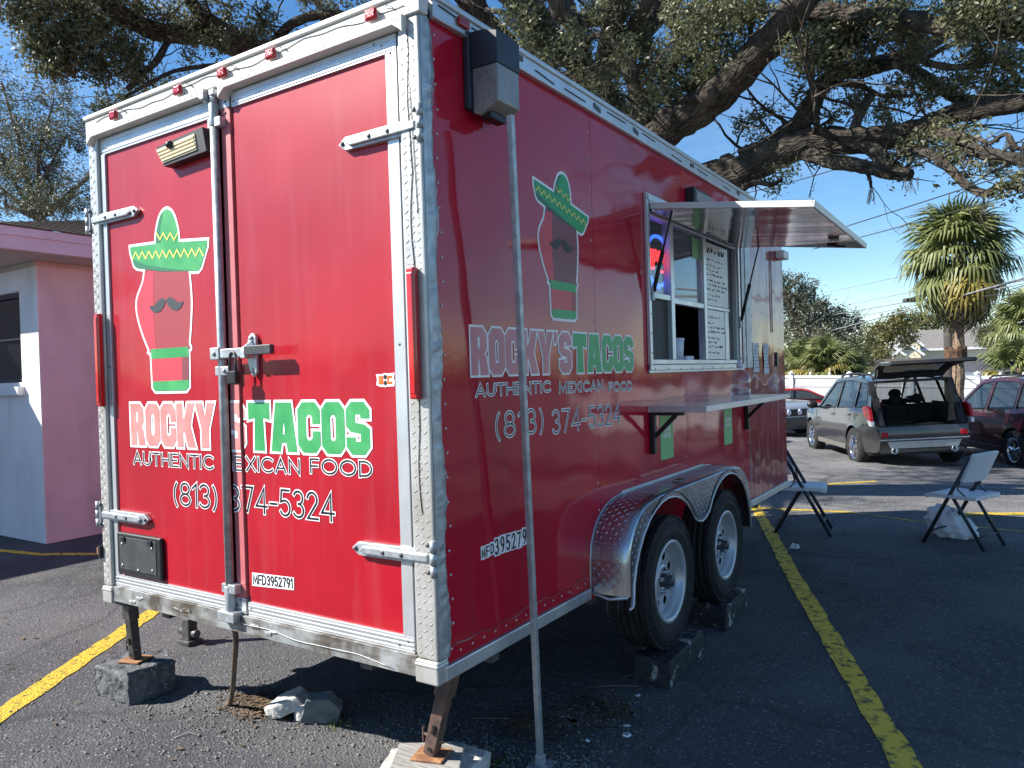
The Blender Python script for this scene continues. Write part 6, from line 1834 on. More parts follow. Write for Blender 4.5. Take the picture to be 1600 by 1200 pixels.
# ---------------------------------------------------------------- white fence and the houses past it
FA, FB = V(-13.5, 23.63, 0), V(13.5, 27.14, 0)
def ftop(x): return 1.33 - 0.030 * (x + 4.75)
F = thing('vinyl_fence', 'long white vinyl fence with capped posts behind the parked cars', 'fence', (0, 25.4, gz(0, 25.4)))
fd = (FB - FA).normalized()
npan = 15
stepf = (FB - FA).length / npan
bmesh_board = None
for k in range(npan + 1):
    p = FA + fd * stepf * k
    t_ = ftop(p.x)
    g0 = gz(p.x, p.y) - 0.05
    b = MB().obox((p.x, p.y, (t_ + 0.05 + g0) / 2), fd * 0.06, V(-fd.y, fd.x, 0) * 0.06, (0, 0, (t_ + 0.05 - g0) / 2))
    o = b.build('fence_post', 'vinyl', F, 0.006)
    MB().lathe([(0.10, 0.0), (0.10, 0.03), (0.0, 0.10)], (p.x, p.y, t_ + 0.05), (0, 0, 1), 4, smooth=False).build('post_cap', 'vinyl', o)
    if k == npan: break
    q = FA + fd * stepf * (k + 1)
    def bar_(z, h, w):
        a, c = V(p.x, p.y, ftop(p.x) + z), V(q.x, q.y, ftop(q.x) + z)
        return MB().bar(a, c, w, h).build('fence_rail', 'vinyl', F, 0.004)
    bar_(-0.05, 0.10, 0.07); bar_(-0.36, 0.05, 0.06); bar_(-1.42, 0.12, 0.06)
    b = MB()
    nb = 10
    for i in range(nb):
        a, c = p.lerp(q, (i + 0.01) / nb), p.lerp(q, (i + 0.99) / nb)
        b.bar((a.x, a.y, ftop(a.x) - 0.75), (c.x, c.y, ftop(c.x) - 0.75), 0.03, 1.36)
    o = b.build('fence_boards', 'vinyl', F); o['kind'] = 'stuff'
    for i in range(1, 3):
        a = p.lerp(q, i / 3)
        MB().lathe([(0.03, 0.0), (0.05, 0.05), (0.035, 0.10), (0.0, 0.115)], (a.x, a.y, ftop(a.x) - 0.002), (0, 0, 1), 8).build('rail_finial', 'vinyl', F)
FW, RT = V(-0.548, 0.837, 0), V(0.837, 0.548, 0)
CAM = V(1.692, -2.087, 0)
def W3(px, depth, z): return CAM + FW * depth + RT * ((px - 800) / 1183.2 * depth) + V(0, 0, z)
def gable_roof(b, c, ax, hl, hw_, z0, z1, t=0.12, mi=0):
    """ridge along ax"""
    ay = V(-ax.y, ax.x, 0)
    for s in (-1, 1):
        a0, a1 = c - ax * hl + ay * s * hw_, c + ax * hl + ay * s * hw_
        r0, r1 = c - ax * hl, c + ax * hl
        vs = [V(a0.x, a0.y, z0), V(a1.x, a1.y, z0), V(r1.x, r1.y, z1), V(r0.x, r0.y, z1)]
        b.add(vs + [v + V(0, 0, t) for v in vs], [(0, 1, 2, 3), (4, 7, 6, 5), (0, 4, 5, 1), (1, 5, 6, 2), (3, 7, 4, 0)], mi)
XA, YA = V(0.96, 0.28, 0), V(-0.28, 0.96, 0)
HB = thing('cream_house', 'cream house with grey gabled roofs and white trim beyond the palm', 'house', W3(1480, 72, -0.4))
def wallbox(b, c, ax, hl, hw_, z0, z1): b.obox(c + V(0, 0, (z0 + z1) / 2), ax * hl, V(-ax.y, ax.x, 0) * hw_, (0, 0, (z1 - z0) / 2))
c = W3(1487, 74, 0)
b = MB(); wallbox(b, c, XA, 4.0, 3.2, -0.6, 2.9); b.build('wall', 'cream_wall', HB)
b = MB(); gable_roof(b, c, XA, 4.3, 3.6, 2.85, 4.75); b.build('roof', 'shingle_grey', HB)
b = MB(); b.bar(c - YA * 3.62 - XA * 4.3 + V(0, 0, 2.88), c - YA * 3.62 + XA * 4.3 + V(0, 0, 2.88), 0.06, 0.22)
b.obox(c - YA * 3.5 + XA * 4.22 + V(0, 0, 1.4), XA * 0.08, YA * 0.08, (0, 0, 1.5)); b.build('gutter', 'vinyl', HB)
for (px, dep, w_, zz, zp) in ((1421, 70.5, 1.05, 3.2, 4.35), (1394, 69.0, 1.0, 2.35, 3.25), (1419, 68.6, 1.15, 2.35, 3.35)):
    g_ = W3(px, dep, 0)
    b = MB(); wallbox(b, g_ + YA * 1.2, YA, 1.2, w_ * 0.9, -0.6, zz + 0.05)
    ay = XA
    b.add([g_ - ay * w_ * .9 + V(0, 0, zz), g_ + ay * w_ * .9 + V(0, 0, zz), g_ + V(0, 0, zp - 0.1)], [(0, 1, 2)])
    b.build('gable_wall', 'cream_wall', HB)
    b = MB(); gable_roof(b, g_ + YA * 1.25, YA, 1.45, w_ * 1.15, zz - 0.08, zp); b.build('gable_roof', 'shingle_grey', HB)
    b = MB()
    for s in (-1, 1): b.bar(g_ - YA * 0.22 + ay * s * w_ * 1.15 + V(0, 0, zz - 0.02), g_ - YA * 0.22 + V(0, 0, zp + 0.06), 0.05, 0.22)
    b.build('barge_board', 'vinyl', HB)
b = MB(); b.obox(W3(1418, 68.4, 1.3), XA * 0.4, YA * 0.05, (0, 0, 0.55)); b.build('window', 'glass_dark', HB)
HS = thing('low_house', 'low house with brown and grey shingle roof directly behind the white fence', 'house', W3(1450, 40, -0.4))
c = W3(1445, 41, 0)
b = MB(); wallbox(b, c, RT, 3.9, 2.2, -0.6, 0.95); b.build('wall', 'concrete_grey', HS)
b = MB(); gable_roof(b, c - RT * 2.2, RT, 1.95, 2.6, 0.95, 1.78); b.build('roof', 'shingle', HS)
b = MB(); gable_roof(b, c + RT * 2.05, RT, 2.2, 2.6, 0.92, 1.70); b.build('roof', 'shingle_dark', HS)
b = MB(); b.bar(c - FW * 2.63 - RT * 4.2 + V(0, 0, 0.98), c - FW * 2.63 + RT * 4.25 + V(0, 0, 0.98), 0.05, 0.18)
for s in (-1,): b.bar(c - RT * 4.18 - FW * 2.6 + V(0, 0, 0.98), c - RT * 4.18 + V(0, 0, 1.85), 0.06, 0.16)
b.build('fascia_board', 'vinyl', HS)

# ---------------------------------------------------------------- leaves, branches, trees
def leaves(centres, size, asp=0.36, spread=0.75, clump=0.22, per=26, droop=0.35):
    """leaf-sized folded quads, gathered in sprigs, spread through ellipsoids (x, y, z, rxy, rz, n)"""
    P = []
    for (x, y, z, rx, rz, n) in centres:
        k = max(1, int(n / per))
        d = rng.normal(size=(k, 3))
        d /= np.linalg.norm(d, axis=1)[:, None]
        rad = rng.uniform(0.12, 1, (k, 1)) ** 0.5
        cc = np.array((x, y, z)) + d * rad * np.array((rx, rx, rz))
        idx = rng.integers(0, k, n)
        cs = clump * rng.uniform(0.5, 1.3, (k, 1))
        P.append(cc[idx] + rng.normal(size=(n, 3)) * cs[idx] * np.array((0.6, 0.6, 0.55)))
    P = np.vstack(P)
    n = len(P)
    a = rng.normal(size=(n, 3)); a[:, 2] = a[:, 2] * 0.7 - droop
    a /= np.linalg.norm(a, axis=1)[:, None]
    r = rng.normal(size=(n, 3))
    b_ = np.cross(a, r); b_ /= np.linalg.norm(b_, axis=1)[:, None]
    c_ = np.cross(a, b_)
    s = size * rng.uniform(0.6, 1.3, (n, 1))
    v = np.empty((n, 4, 3))
    v[:, 0] = P - a * s * 0.5
    v[:, 1] = P + b_ * s * asp * 0.5 + c_ * s * 0.08
    v[:, 2] = P + a * s * 0.5
    v[:, 3] = P - b_ * s * asp * 0.5 + c_ * s * 0.08
    return v.reshape(-1, 3), np.arange(n * 4).reshape(-1, 4)
def crown(parent, centres, size, m, name='crown', **k):
    v, f = leaves(centres, size, **k)
    o = big_mesh(name, v, f, m, parent)
    o['kind'] = 'stuff'
    return o
def limb_pts(L, jit=0.02):
    q = crom([p[:3] + p[3:4] for p in L], 6)
    out = []
    for p in q: out.append((Vector(p[:3]) + Vector((random.gauss(0, 1), random.gauss(0, 1), random.gauss(0, 1))) * p[3] * jit * 6 * 0.5, max(0.006, p[3] * random.uniform(0.93, 1.07))))
    return out
def twigs(b, p, d, ln, r, depth):
    n = 4
    pts, q = [p], Vector(p)
    d = Vector(d).normalized()
    for i in range(n):
        d = (d + Vector((random.gauss(0, .25), random.gauss(0, .25), random.gauss(0, .2)))).normalized()
        q = q + d * ln / n
        pts.append(q.copy())
    b.tube(pts, [r * (1 - 0.55 * i / n) for i in range(n + 1)], 5 if r < 0.05 else 8, False)
    ends = [q]
    if depth > 0:
        for k in range(random.choice((2, 3))):
            i = random.randint(2, n)
            nd = (d + Vector((random.gauss(0, .7), random.gauss(0, .7), random.gauss(0.05, .5)))).normalized()
            ends += twigs(b, pts[i], nd, ln * random.uniform(.55, .8), r * 0.55, depth - 1)
    return ends
def pxblob(px, py, depth, rx, rz, n):
    p = W3(px, depth, 1.594 - (py - (600 - 0.0318 * (px - 800) - 12.9)) / 1183.2 * depth)
    return (p.x, p.y, p.z, rx * depth / 1183.2, rz * depth / 1183.2, n)
LIMBS=[[[-2.41,6.59,2.9,0.373],[-2.12,6.5,3.87,0.347],[-1.71,6.46,4.4,0.322],[-1.3,6.4,4.54,0.298],[-0.89,6.32,4.7,0.274],[-0.48,6.13,4.92,0.248],[-0.07,5.92,5.13,0.224],[0.21,5.78,5.4,0.203]],[[-2.06,6.64,3.57,0.321],[-1.35,6.7,3.82,0.291],[-0.8,6.66,3.85,0.262],[-0.3,6.69,4.02,0.236],[0.16,6.68,4.02,0.211],[0.56,6.64,3.95,0.186],[0.97,6.58,3.94,0.162],[1.22,6.5,4.0,0.138],[1.47,6.41,3.99,0.115],[1.91,6.21,3.91,0.091]],[[-0.86,6.86,4.03,0.189],[-0.38,6.88,4.21,0.172],[-0.13,6.93,4.44,0.157],[-0.02,6.95,4.68,0.143],[0.17,7.09,4.86,0.13],[0.5,7.24,4.91,0.116],[0.82,7.37,4.99,0.102],[1.06,7.59,5.15,0.089],[1.32,7.81,5.34,0.075]],[[-0.24,6.7,4.02,0.107],[0.11,6.57,3.8,0.097],[0.44,6.42,3.65,0.087],[0.71,6.36,3.52,0.079],[0.94,6.28,3.44,0.071]],[[0.48,6.63,3.96,0.119],[0.64,6.55,3.73,0.099],[0.79,6.47,3.51,0.08]],[[0.75,7.37,4.94,0.088],[0.97,7.29,4.71,0.083],[1.18,7.2,4.48,0.077],[1.37,7.21,4.33,0.072],[1.66,7.11,4.26,0.067],[1.93,7.01,4.19,0.062]],[[-0.19,6.31,5.38,0.131],[0.26,6.29,5.21,0.122],[0.64,6.25,5.05,0.114],[1.01,6.19,4.88,0.105],[1.36,6.11,4.68,0.097],[1.91,6.01,4.46,0.089]],[[0.73,7.26,4.86,0.04],[1.0,7.19,4.85,0.037],[1.24,7.0,4.86,0.033],[1.42,6.91,4.86,0.03]],[[1.01,7.19,4.81,0.047],[1.31,7.0,4.62,0.042],[1.59,6.91,4.6,0.038],[1.75,6.81,4.44,0.034],[1.84,6.71,4.26,0.03]],[[0.36,6.71,4.07,0.068],[0.42,7.02,4.41,0.066],[0.48,7.24,4.6,0.064]],[[1.07,6.59,3.96,0.081],[1.25,6.3,3.77,0.076],[1.4,6.11,3.6,0.073],[1.6,5.91,3.42,0.069],[1.89,5.71,3.27,0.066]],[[0.82,6.47,3.72,0.058],[1.09,6.29,3.62,0.054],[1.27,6.1,3.41,0.05],[1.38,6.01,3.24,0.047],[1.48,5.91,3.13,0.044],[1.58,5.81,3.07,0.041],[1.66,5.71,3.1,0.038],[1.79,5.61,3.06,0.035],[1.88,5.51,2.97,0.032]],[[1.33,6.21,3.75,0.028],[1.52,6.01,3.6,0.026],[1.6,5.91,3.53,0.024],[1.72,5.81,3.56,0.023],[1.8,5.71,3.4,0.021],[1.89,5.61,3.39,0.02]],[[1.73,5.81,3.54,0.02],[1.77,5.81,3.38,0.013]],[[0.1,7.08,4.78,0.047],[0.43,6.82,4.58,0.037],[0.63,6.75,4.42,0.028],[0.94,6.58,4.29,0.018]],[[0.5,6.43,3.63,0.029],[0.55,6.44,3.5,0.022],[0.56,6.44,3.4,0.015]],[[-0.85,6.55,3.6,0.053],[-0.6,6.41,3.64,0.042],[-0.39,6.26,3.56,0.032],[-0.26,6.19,3.57,0.022]],[[-1.85,6.4,4.38,0.132],[-1.89,6.28,4.69,0.126],[-1.89,6.17,4.96,0.12],[-1.95,6.03,5.29,0.114],[-2.01,5.9,5.56,0.109],[-2.07,5.76,5.96,0.103]],[[-1.96,5.92,5.48,0.112],[-2.04,5.66,5.56,0.109],[-2.2,5.36,5.47,0.107],[-2.25,5.1,5.46,0.104],[-2.28,4.97,5.77,0.103]],[[-1.66,6.48,5.0,0.093],[-1.53,6.64,5.34,0.096],[-1.54,6.74,5.65,0.099],[-1.71,6.78,6.04,0.102],[-1.72,6.78,6.35,0.104]],[[-1.16,6.45,4.62,0.076],[-1.42,6.57,4.97,0.054],[-1.63,6.6,5.17,0.031]],[[-2.01,6.55,4.02,0.143],[-2.44,6.8,5.12,0.135],[-2.78,6.86,5.38,0.123],[-3.2,6.86,5.54,0.11],[-3.53,6.91,5.49,0.097]],[[-2.04,5.99,5.42,0.053],[-2.33,6.08,5.61,0.046],[-2.54,6.19,5.53,0.039],[-2.6,6.28,5.32,0.032]],[[-2.45,6.8,3.21,0.282],[-3.03,6.5,4.76,0.269],[-3.46,6.01,5.61,0.252],[-3.69,5.62,6.04,0.234],[-3.67,5.39,6.45,0.218]],[[-3.49,5.51,6.02,0.039],[-3.19,5.47,5.87,0.034],[-3.18,5.48,5.73,0.03]],[[-3.68,5.62,6.08,0.215],[-4.56,5.33,5.9,0.209],[-5.47,4.89,5.7,0.203],[-6.25,4.31,5.81,0.194],[-6.59,3.86,5.95,0.181],[-6.81,3.36,5.88,0.166],[-6.91,3.02,5.95,0.152],[-6.98,2.69,6.11,0.138],[-7.01,2.42,6.24,0.124]],[[-6.15,4.43,5.85,0.078],[-5.81,4.53,6.13,0.072],[-5.38,4.69,6.2,0.066],[-4.96,4.84,6.13,0.061],[-4.59,5.04,6.36,0.056]],[[-6.17,4.25,5.8,0.111],[-6.32,3.9,5.98,0.101],[-6.4,3.62,6.1,0.092],[-6.4,3.44,6.29,0.083]],[[-6.69,3.37,5.73,0.051],[-6.67,3.21,5.45,0.047],[-6.66,3.04,5.26,0.044],[-6.66,2.84,5.01,0.041]],[[-6.18,4.25,5.63,0.038],[-6.2,3.89,5.52,0.034],[-6.4,3.45,5.37,0.031],[-6.42,3.23,5.26,0.027],[-6.43,3.04,5.12,0.024],[-6.51,2.71,4.84,0.02]],[[-6.56,3.0,5.16,0.02],[-6.52,3.07,5.06,0.018],[-6.49,3.12,4.97,0.016]],[[-6.94,2.96,5.92,0.051],[-7.02,2.62,5.67,0.039],[-7.06,2.32,5.43,0.028],[-7.08,2.05,5.24,0.016]],[[-5.4,4.67,6.05,0.041],[-5.5,4.72,6.34,0.038],[-5.65,4.55,6.56,0.033]],[[0.21,5.78,5.4,0.203],[0.43,5.41,5.81,0.128],[0.76,5.05,6.32,0.061]],[[-2.07,5.76,5.96,0.11],[-2.26,5.55,6.65,0.076],[-2.33,5.29,7.52,0.043]],[[-3.67,5.39,6.45,0.218],[-3.78,5.06,7.02,0.145],[-3.92,4.69,7.84,0.074]],[[-7.01,2.42,6.24,0.116],[-6.97,1.82,6.37,0.076],[-6.9,1.22,6.32,0.039]]]
BLOBS=[[-7.34,1.96,5.82,0.38,0.18,900],[-7.13,2.19,5.76,0.37,0.23,1300],[-6.99,2.46,5.78,0.37,0.25,1300],[-7.03,2.16,5.44,0.23,0.21,900],[-7.07,2.08,5.25,0.2,0.2,700],[-6.98,2.27,5.29,0.21,0.25,1000],[-6.89,2.43,5.39,0.23,0.31,1200],[-6.8,2.6,5.39,0.2,0.34,1000],[-6.94,2.11,5.07,0.16,0.11,300],[-6.69,2.6,5.09,0.1,0.11,200],[-6.74,2.9,5.51,0.22,0.2,900],[-6.63,2.89,5.26,0.16,0.21,800],[-7.01,2.84,5.97,0.34,0.24,1100],[-6.78,3.22,6.01,0.34,0.21,1000],[-6.57,3.55,6.12,0.34,0.19,800],[-6.4,3.96,6.03,0.22,0.14,500],[-6.26,4.14,5.93,0.19,0.14,400],[-6.54,3.59,5.62,0.1,0.12,160],[-6.21,3.88,6.23,0.15,0.22,260],[-6.09,4.19,5.95,0.17,0.21,500],[-5.97,4.33,5.69,0.21,0.14,450],[-6.01,4.29,6.2,0.12,0.19,300],[-5.42,4.65,6.31,0.25,0.1,350],[-4.95,4.84,6.23,0.24,0.08,260],[-5.66,4.54,5.92,0.12,0.08,120],[-6.25,3.66,5.7,0.25,0.08,350],[-7.06,1.85,5.91,0.49,0.18,700],[-6.92,2.58,6.14,0.5,0.18,700],[-10.42,4.94,6.23,0.31,0.21,500],[-10.2,5.31,6.42,0.36,0.24,600],[-9.98,5.64,6.6,0.28,0.21,450],[-10.56,4.69,6.06,0.19,0.19,250],[-3.03,5.81,5.89,0.23,0.25,1300],[-3.0,5.83,5.54,0.23,0.26,1300],[-2.92,5.99,5.38,0.19,0.17,600],[-3.16,5.73,6.05,0.16,0.14,350],[-2.81,6.17,5.73,0.24,0.21,500],[-2.76,6.31,5.49,0.24,0.19,420],[-2.57,6.29,5.63,0.17,0.24,350],[-2.18,6.26,5.21,0.2,0.2,500],[-1.89,6.39,5.56,0.2,0.26,900],[-1.95,6.25,5.83,0.18,0.18,500],[-1.8,6.53,5.2,0.24,0.24,1000],[-1.84,6.41,4.76,0.23,0.2,900],[-2.1,6.51,4.65,0.17,0.17,500],[-2.4,6.71,4.96,0.16,0.21,350],[-2.55,6.75,5.13,0.22,0.17,400],[-1.49,6.44,4.84,0.22,0.17,700],[-1.25,6.42,5.03,0.2,0.23,900],[-1.21,6.33,5.36,0.23,0.27,1200],[-1.0,6.29,5.54,0.27,0.21,1100],[-0.72,6.27,5.48,0.26,0.19,1000],[-0.88,6.33,5.16,0.21,0.22,900],[-1.05,6.38,4.9,0.15,0.15,450],[-0.47,6.13,5.36,0.2,0.17,700],[-1.96,6.47,4.49,0.19,0.11,300],[-2.23,5.9,5.85,0.2,0.12,400],[-0.04,6.64,5.15,0.2,0.27,900],[0.12,6.67,4.95,0.2,0.21,800],[0.28,6.7,5.16,0.26,0.3,1300],[0.48,6.63,5.21,0.25,0.21,900],[0.13,6.67,5.36,0.23,0.2,700],[0.22,6.79,4.79,0.18,0.12,400],[0.44,6.83,4.99,0.2,0.23,700],[-0.15,6.82,4.93,0.14,0.15,300],[0.74,6.46,5.2,0.25,0.13,500],[0.79,6.77,5.04,0.27,0.14,450],[0.97,6.68,4.9,0.22,0.16,450],[1.0,6.99,4.83,0.14,0.11,200],[1.2,6.3,4.94,0.26,0.11,500],[1.44,6.01,4.79,0.25,0.12,700],[1.56,5.91,4.64,0.2,0.15,700],[1.46,6.01,4.6,0.12,0.1,260],[1.78,5.91,4.69,0.2,0.12,500],[1.82,5.91,4.54,0.16,0.16,400],[1.55,6.51,4.57,0.15,0.15,350],[1.67,6.51,4.47,0.16,0.15,350],[1.82,6.41,4.48,0.13,0.22,350],[1.34,6.91,4.5,0.2,0.14,260],[1.51,6.91,4.4,0.2,0.12,260],[1.67,6.81,4.26,0.23,0.09,350],[1.82,6.71,4.22,0.13,0.12,240],[1.04,7.09,4.48,0.19,0.11,260],[0.98,7.09,4.36,0.09,0.08,120],[0.78,7.07,4.57,0.19,0.12,200],[0.67,6.86,4.33,0.11,0.15,160],[0.68,6.76,4.17,0.09,0.11,120],[0.73,6.86,4.42,0.11,0.08,90],[0.24,7.0,4.47,0.2,0.12,200],[0.11,6.98,4.35,0.11,0.09,110],[0.34,7.01,4.55,0.16,0.09,120],[-0.18,6.92,4.64,0.14,0.11,160],[-0.4,6.46,3.66,0.13,0.09,120],[-0.26,6.39,3.67,0.09,0.07,80],[0.91,6.48,3.7,0.13,0.1,260],[1.06,6.39,3.76,0.13,0.09,200],[1.2,6.3,3.65,0.13,0.09,140],[1.36,6.21,3.55,0.15,0.07,200],[1.46,6.11,3.56,0.15,0.08,200],[1.38,6.31,3.78,0.14,0.06,110],[1.66,5.91,3.34,0.12,0.07,120],[1.79,5.71,3.11,0.11,0.08,180],[1.41,6.11,3.31,0.1,0.07,80],[1.74,5.61,3.02,0.1,0.07,120],[0.79,6.47,3.55,0.1,0.07,100],[1.19,6.4,3.9,0.1,0.06,80],[-0.59,7.03,4.58,0.16,0.11,160],[-0.67,7.01,4.26,0.11,0.11,90],[-0.78,6.88,4.47,0.16,0.13,160]]

OK = thing('live_oak', 'huge live oak spreading dark twisting limbs over the trailer roof', 'tree', (-3.1, 7.0, gz(-3.1, 7.0)))
b = MB(); b.al = []
b.tube([(-3.15, 7.0, -0.1), (-3.1, 6.95, 0.4), (-3.0, 6.9, 1.4), (-2.8, 6.75, 2.3), (-2.41, 6.59, 2.95), (-2.15, 6.5, 3.8)], [0.80, 0.62, 0.52, 0.50, 0.46, 0.36], 22, True, 0, True, 0.03)
b.build('trunk', 'bark', OK)
for (p, q, r) in (((-2.9, 6.8, 2.0), (-2.0, 6.65, 3.6), 0.40), ((-2.9, 6.8, 2.2), (-3.2, 6.2, 3.6), 0.38)):
    b = MB(); b.al = []
    b.tube([p, tuple((Vector(p) + Vector(q)) / 2 + Vector((0, 0, -0.1))), q], [r, r * .95, r * .85], 16).build('limb', 'bark', OK)
for i, L in enumerate(LIMBS):
    q = [(p, r * (0.70 if r > 0.12 else 0.85)) for p, r in limb_pts(L, 0.012)]
    b = MB(); b.al = []
    b.tube([p for p, r in q], [r for p, r in q], 14 if q[0][1] > 0.1 else 7, True, 0, True, 0.025 if q[0][1] > 0.05 else 0)
    if q[0][1] > 0.13:                                    # knots and burrs
        for k in range(5):
            p, r = random.choice(q[3:-2])
            b.ball(p + Vector((random.gauss(0, .5), random.gauss(0, .5), random.gauss(0, .4))) * r, r * .55, r * .55, r * .5, 9, 7, 0, 0.12)
    for k in range(1 if q[0][1] < 0.04 else 3):           # side twigs
        p, r = random.choice(q[2:])
        twigs(b, p, (random.gauss(0, 1), random.gauss(0, 1), random.gauss(0, .7)), random.uniform(0.25, 0.55), max(0.005, min(0.013, r * 0.25)), 1)
    if q[0][1] > 0.07:                                    # crooked side branches that fork again
        for k in range(3):
            p, r = random.choice(q[2:])
            twigs(b, p, (random.gauss(0, 1), random.gauss(0, 1), random.gauss(.55, .35)), random.uniform(0.7, 1.4), max(0.012, min(0.034, r * 0.22)), 2)
    b.build('limb', 'bark' if i not in (7, 8, 9) else 'bark_pale', OK)
canopy = []
for k in range(64):                                       # over the trailer: throws the dapple on the lot
    x, y = random.uniform(-11, -3.8), random.uniform(1.5, 9)
    D = math.hypot(x - 1.69, y + 2.09)
    canopy.append((x, y, 1.6 + D * 0.58 + 0.9 + random.uniform(0, 1.2), random.uniform(.35, .8), random.uniform(.2, .35), random.randint(60, 190)))
for k in range(66):                                       # unseen leaf masses added over the open side to hold back skylight
    x, y = random.uniform(-0.5, 13), random.uniform(-8, 13)
    D = math.hypot(x - 1.69, y + 2.09)
    canopy.append((x, y, max(7.2, 1.6 + D * 0.62 + 1.2) + random.uniform(0, 1.6), random.uniform(.9, 1.5), random.uniform(.4, .7), 420))
EXTRA = [(825, 45, 7.6, 26, 40, 700), (850, 95, 7.6, 26, 28, 600), (905, 60, 7.8, 30, 40, 600), (935, 125, 8.0, 36, 30, 700), (985, 85, 7.8, 30, 34, 700), (1020, 150, 8.0, 30, 30, 600), (1050, 90, 7.7, 30, 36, 700), (1090, 50, 7.6, 30, 40, 800), (1130, 25, 7.5, 36, 26, 700), (1120, 105, 7.8, 26, 26, 450), (990, 195, 8.2, 22, 18, 300), (1255, 75, 7.6, 24, 34, 500), (1300, 60, 7.6, 34, 36, 700), (1390, 30, 7.4, 34, 20, 400), (1420, 60, 7.6, 24, 16, 220), (1345, 95, 7.8, 20, 16, 200), (1530, 55, 7.2, 30, 20, 350), (1490, 128, 7.8, 20, 12, 140), (1075, 15, 7.5, 40, 20, 500), (960, 20, 7.6, 30, 22, 450)]
near = [(x, y, z, rx, rz, int(n * 1.35)) for (x, y, z, rx, rz, n) in BLOBS if math.hypot(x - 1.69, y + 2.09) < 13]
far_ = [(x, y, z, rx, rz, int(n * 2.0)) for (x, y, z, rx, rz, n) in BLOBS if math.hypot(x - 1.69, y + 2.09) >= 13]
near += [pxblob(a[0], a[1], a[2], a[3], a[4], int(a[5] * 0.55)) for a in EXTRA]
crown(OK, near, 0.062, 'oak_leaf', clump=0.115, per=24)
crown(OK, canopy, 0.16, 'oak_leaf', 'shade_crown', clump=0.40, asp=0.5)
b = MB()
for (x, y, z, rx, rz, n) in canopy[2::14]:
    a = Vector((-2.6, 6.6, 5.2))
    c = Vector((x, y, z))
    m = a.lerp(c, 0.5) + Vector((0, 0, 0.9))
    q = crom([a, a.lerp(m, .5) + Vector((0, 0, .5)), m, c], 4)
    b.tube([Vector(p) for p in q], list(np.linspace(0.09, 0.02, len(q))), 7)
b.build('high_limb', 'bark', OK)['kind'] = 'stuff'
mv, mf = [], []                                           # grey moss hanging from the limbs
for L in LIMBS[:20]:
    q = limb_pts(L, 0.0)
    for k in range(1):
        p, r = random.choice(q)
        for t in range(10):
            x, y, z = p.x + random.gauss(0, r * .6), p.y + random.gauss(0, r * .6), p.z - r * 0.5
            for s in range(3):
                j = len(mv)
                l, w = random.uniform(.03, .07), 0.003
                nx_, ny_ = x + random.gauss(0, .012), y + random.gauss(0, .012)
                mv += [(x - w, y, z), (x + w, y + w, z), (nx_ + w, ny_, z - l), (nx_ - w, ny_ - w, z - l)]
                mf.append((j, j + 1, j + 2, j + 3))
                x, y, z = nx_, ny_, z - l
o = big_mesh('hanging_moss', np.array(mv), np.array(mf), 'moss', OK); o['kind'] = 'stuff'

def simple_tree(name, label, base, blobs, size, m, trunk_r, n_twig=2, group=None, bark='bark_pale', **k):
    t = thing(name, label, 'tree', base, 0, group)
    b = MB()
    B0 = Vector(base)
    cz = min(z - rz * .5 for (x, y, z, rx, rz, n) in blobs)
    top = Vector((B0.x, B0.y, max(B0.z + 0.8, cz)))
    b.tube([B0 - Vector((0, 0, .2)), B0.lerp(top, .5) + Vector((random.gauss(0, .1), random.gauss(0, .1), 0)), top], [trunk_r * 1.3, trunk_r, trunk_r * .85], 10)
    b.build('trunk', bark, t)
    b = MB()
    for (x, y, z, rx, rz, n) in blobs:
        c = Vector((x, y, z))
        mid = top.lerp(c, .5) + Vector((random.gauss(0, .2), random.gauss(0, .2), -.1))
        b.tube([top, mid, c], [trunk_r * .5, trunk_r * .32, trunk_r * .15], 6, False)
        for q in range(n_twig * 2): twigs(b, mid.lerp(c, random.random()), (random.gauss(0, 1), random.gauss(0, 1), random.gauss(.2, .6)), rx * 1.1, trunk_r * .12, 2)
    b.build('branch', bark, t)
    crown(t, blobs, size, m, **k)
    return t
def blobs_at(L): return [pxblob(*a) for a in L]
# sparse tree over the pink house
LT = [(20, 300, 17.5, 45, 50, 900), (70, 260, 17.5, 45, 60, 1300), (120, 210, 17.5, 40, 40, 900), (40, 180, 18, 50, 45, 600), (90, 320, 17, 50, 30, 1000), (140, 300, 17, 35, 45, 500), (10, 230, 18, 40, 60, 700), (100, 160, 18, 40, 25, 450), (20, 130, 18, 35, 35, 220), (60, 215, 17.5, 40, 40, 700), (-40, 250, 18, 60, 70, 600), (185, 200, 17, 30, 50, 350)]
tb = W3(70, 17.5, 0)
simple_tree('sparse_tree', 'thin leaved grey green tree standing behind the pink house roof', (tb.x, tb.y, 0), [(x, y, z, rx, rz, int(n * 2.6)) for (x, y, z, rx, rz, n) in blobs_at(LT)], 0.085, 'thin_leaf', 0.13, 3, None, 'bark_pale', clump=0.14, per=14, asp=0.3)
tb = W3(235, 16, 0)
simple_tree('dense_tree', 'dark leafy tree top showing just above the trailer roof edge', (tb.x, tb.y, 0), [(x, y, z, rx * 1.3, rz * 1.3, n) for (x, y, z, rx, rz, n) in far_] + blobs_at([(220, 240, 15, 60, 40, 800)]), 0.07, 'bush_leaf', 0.15, 2, None, 'bark', clump=0.15)
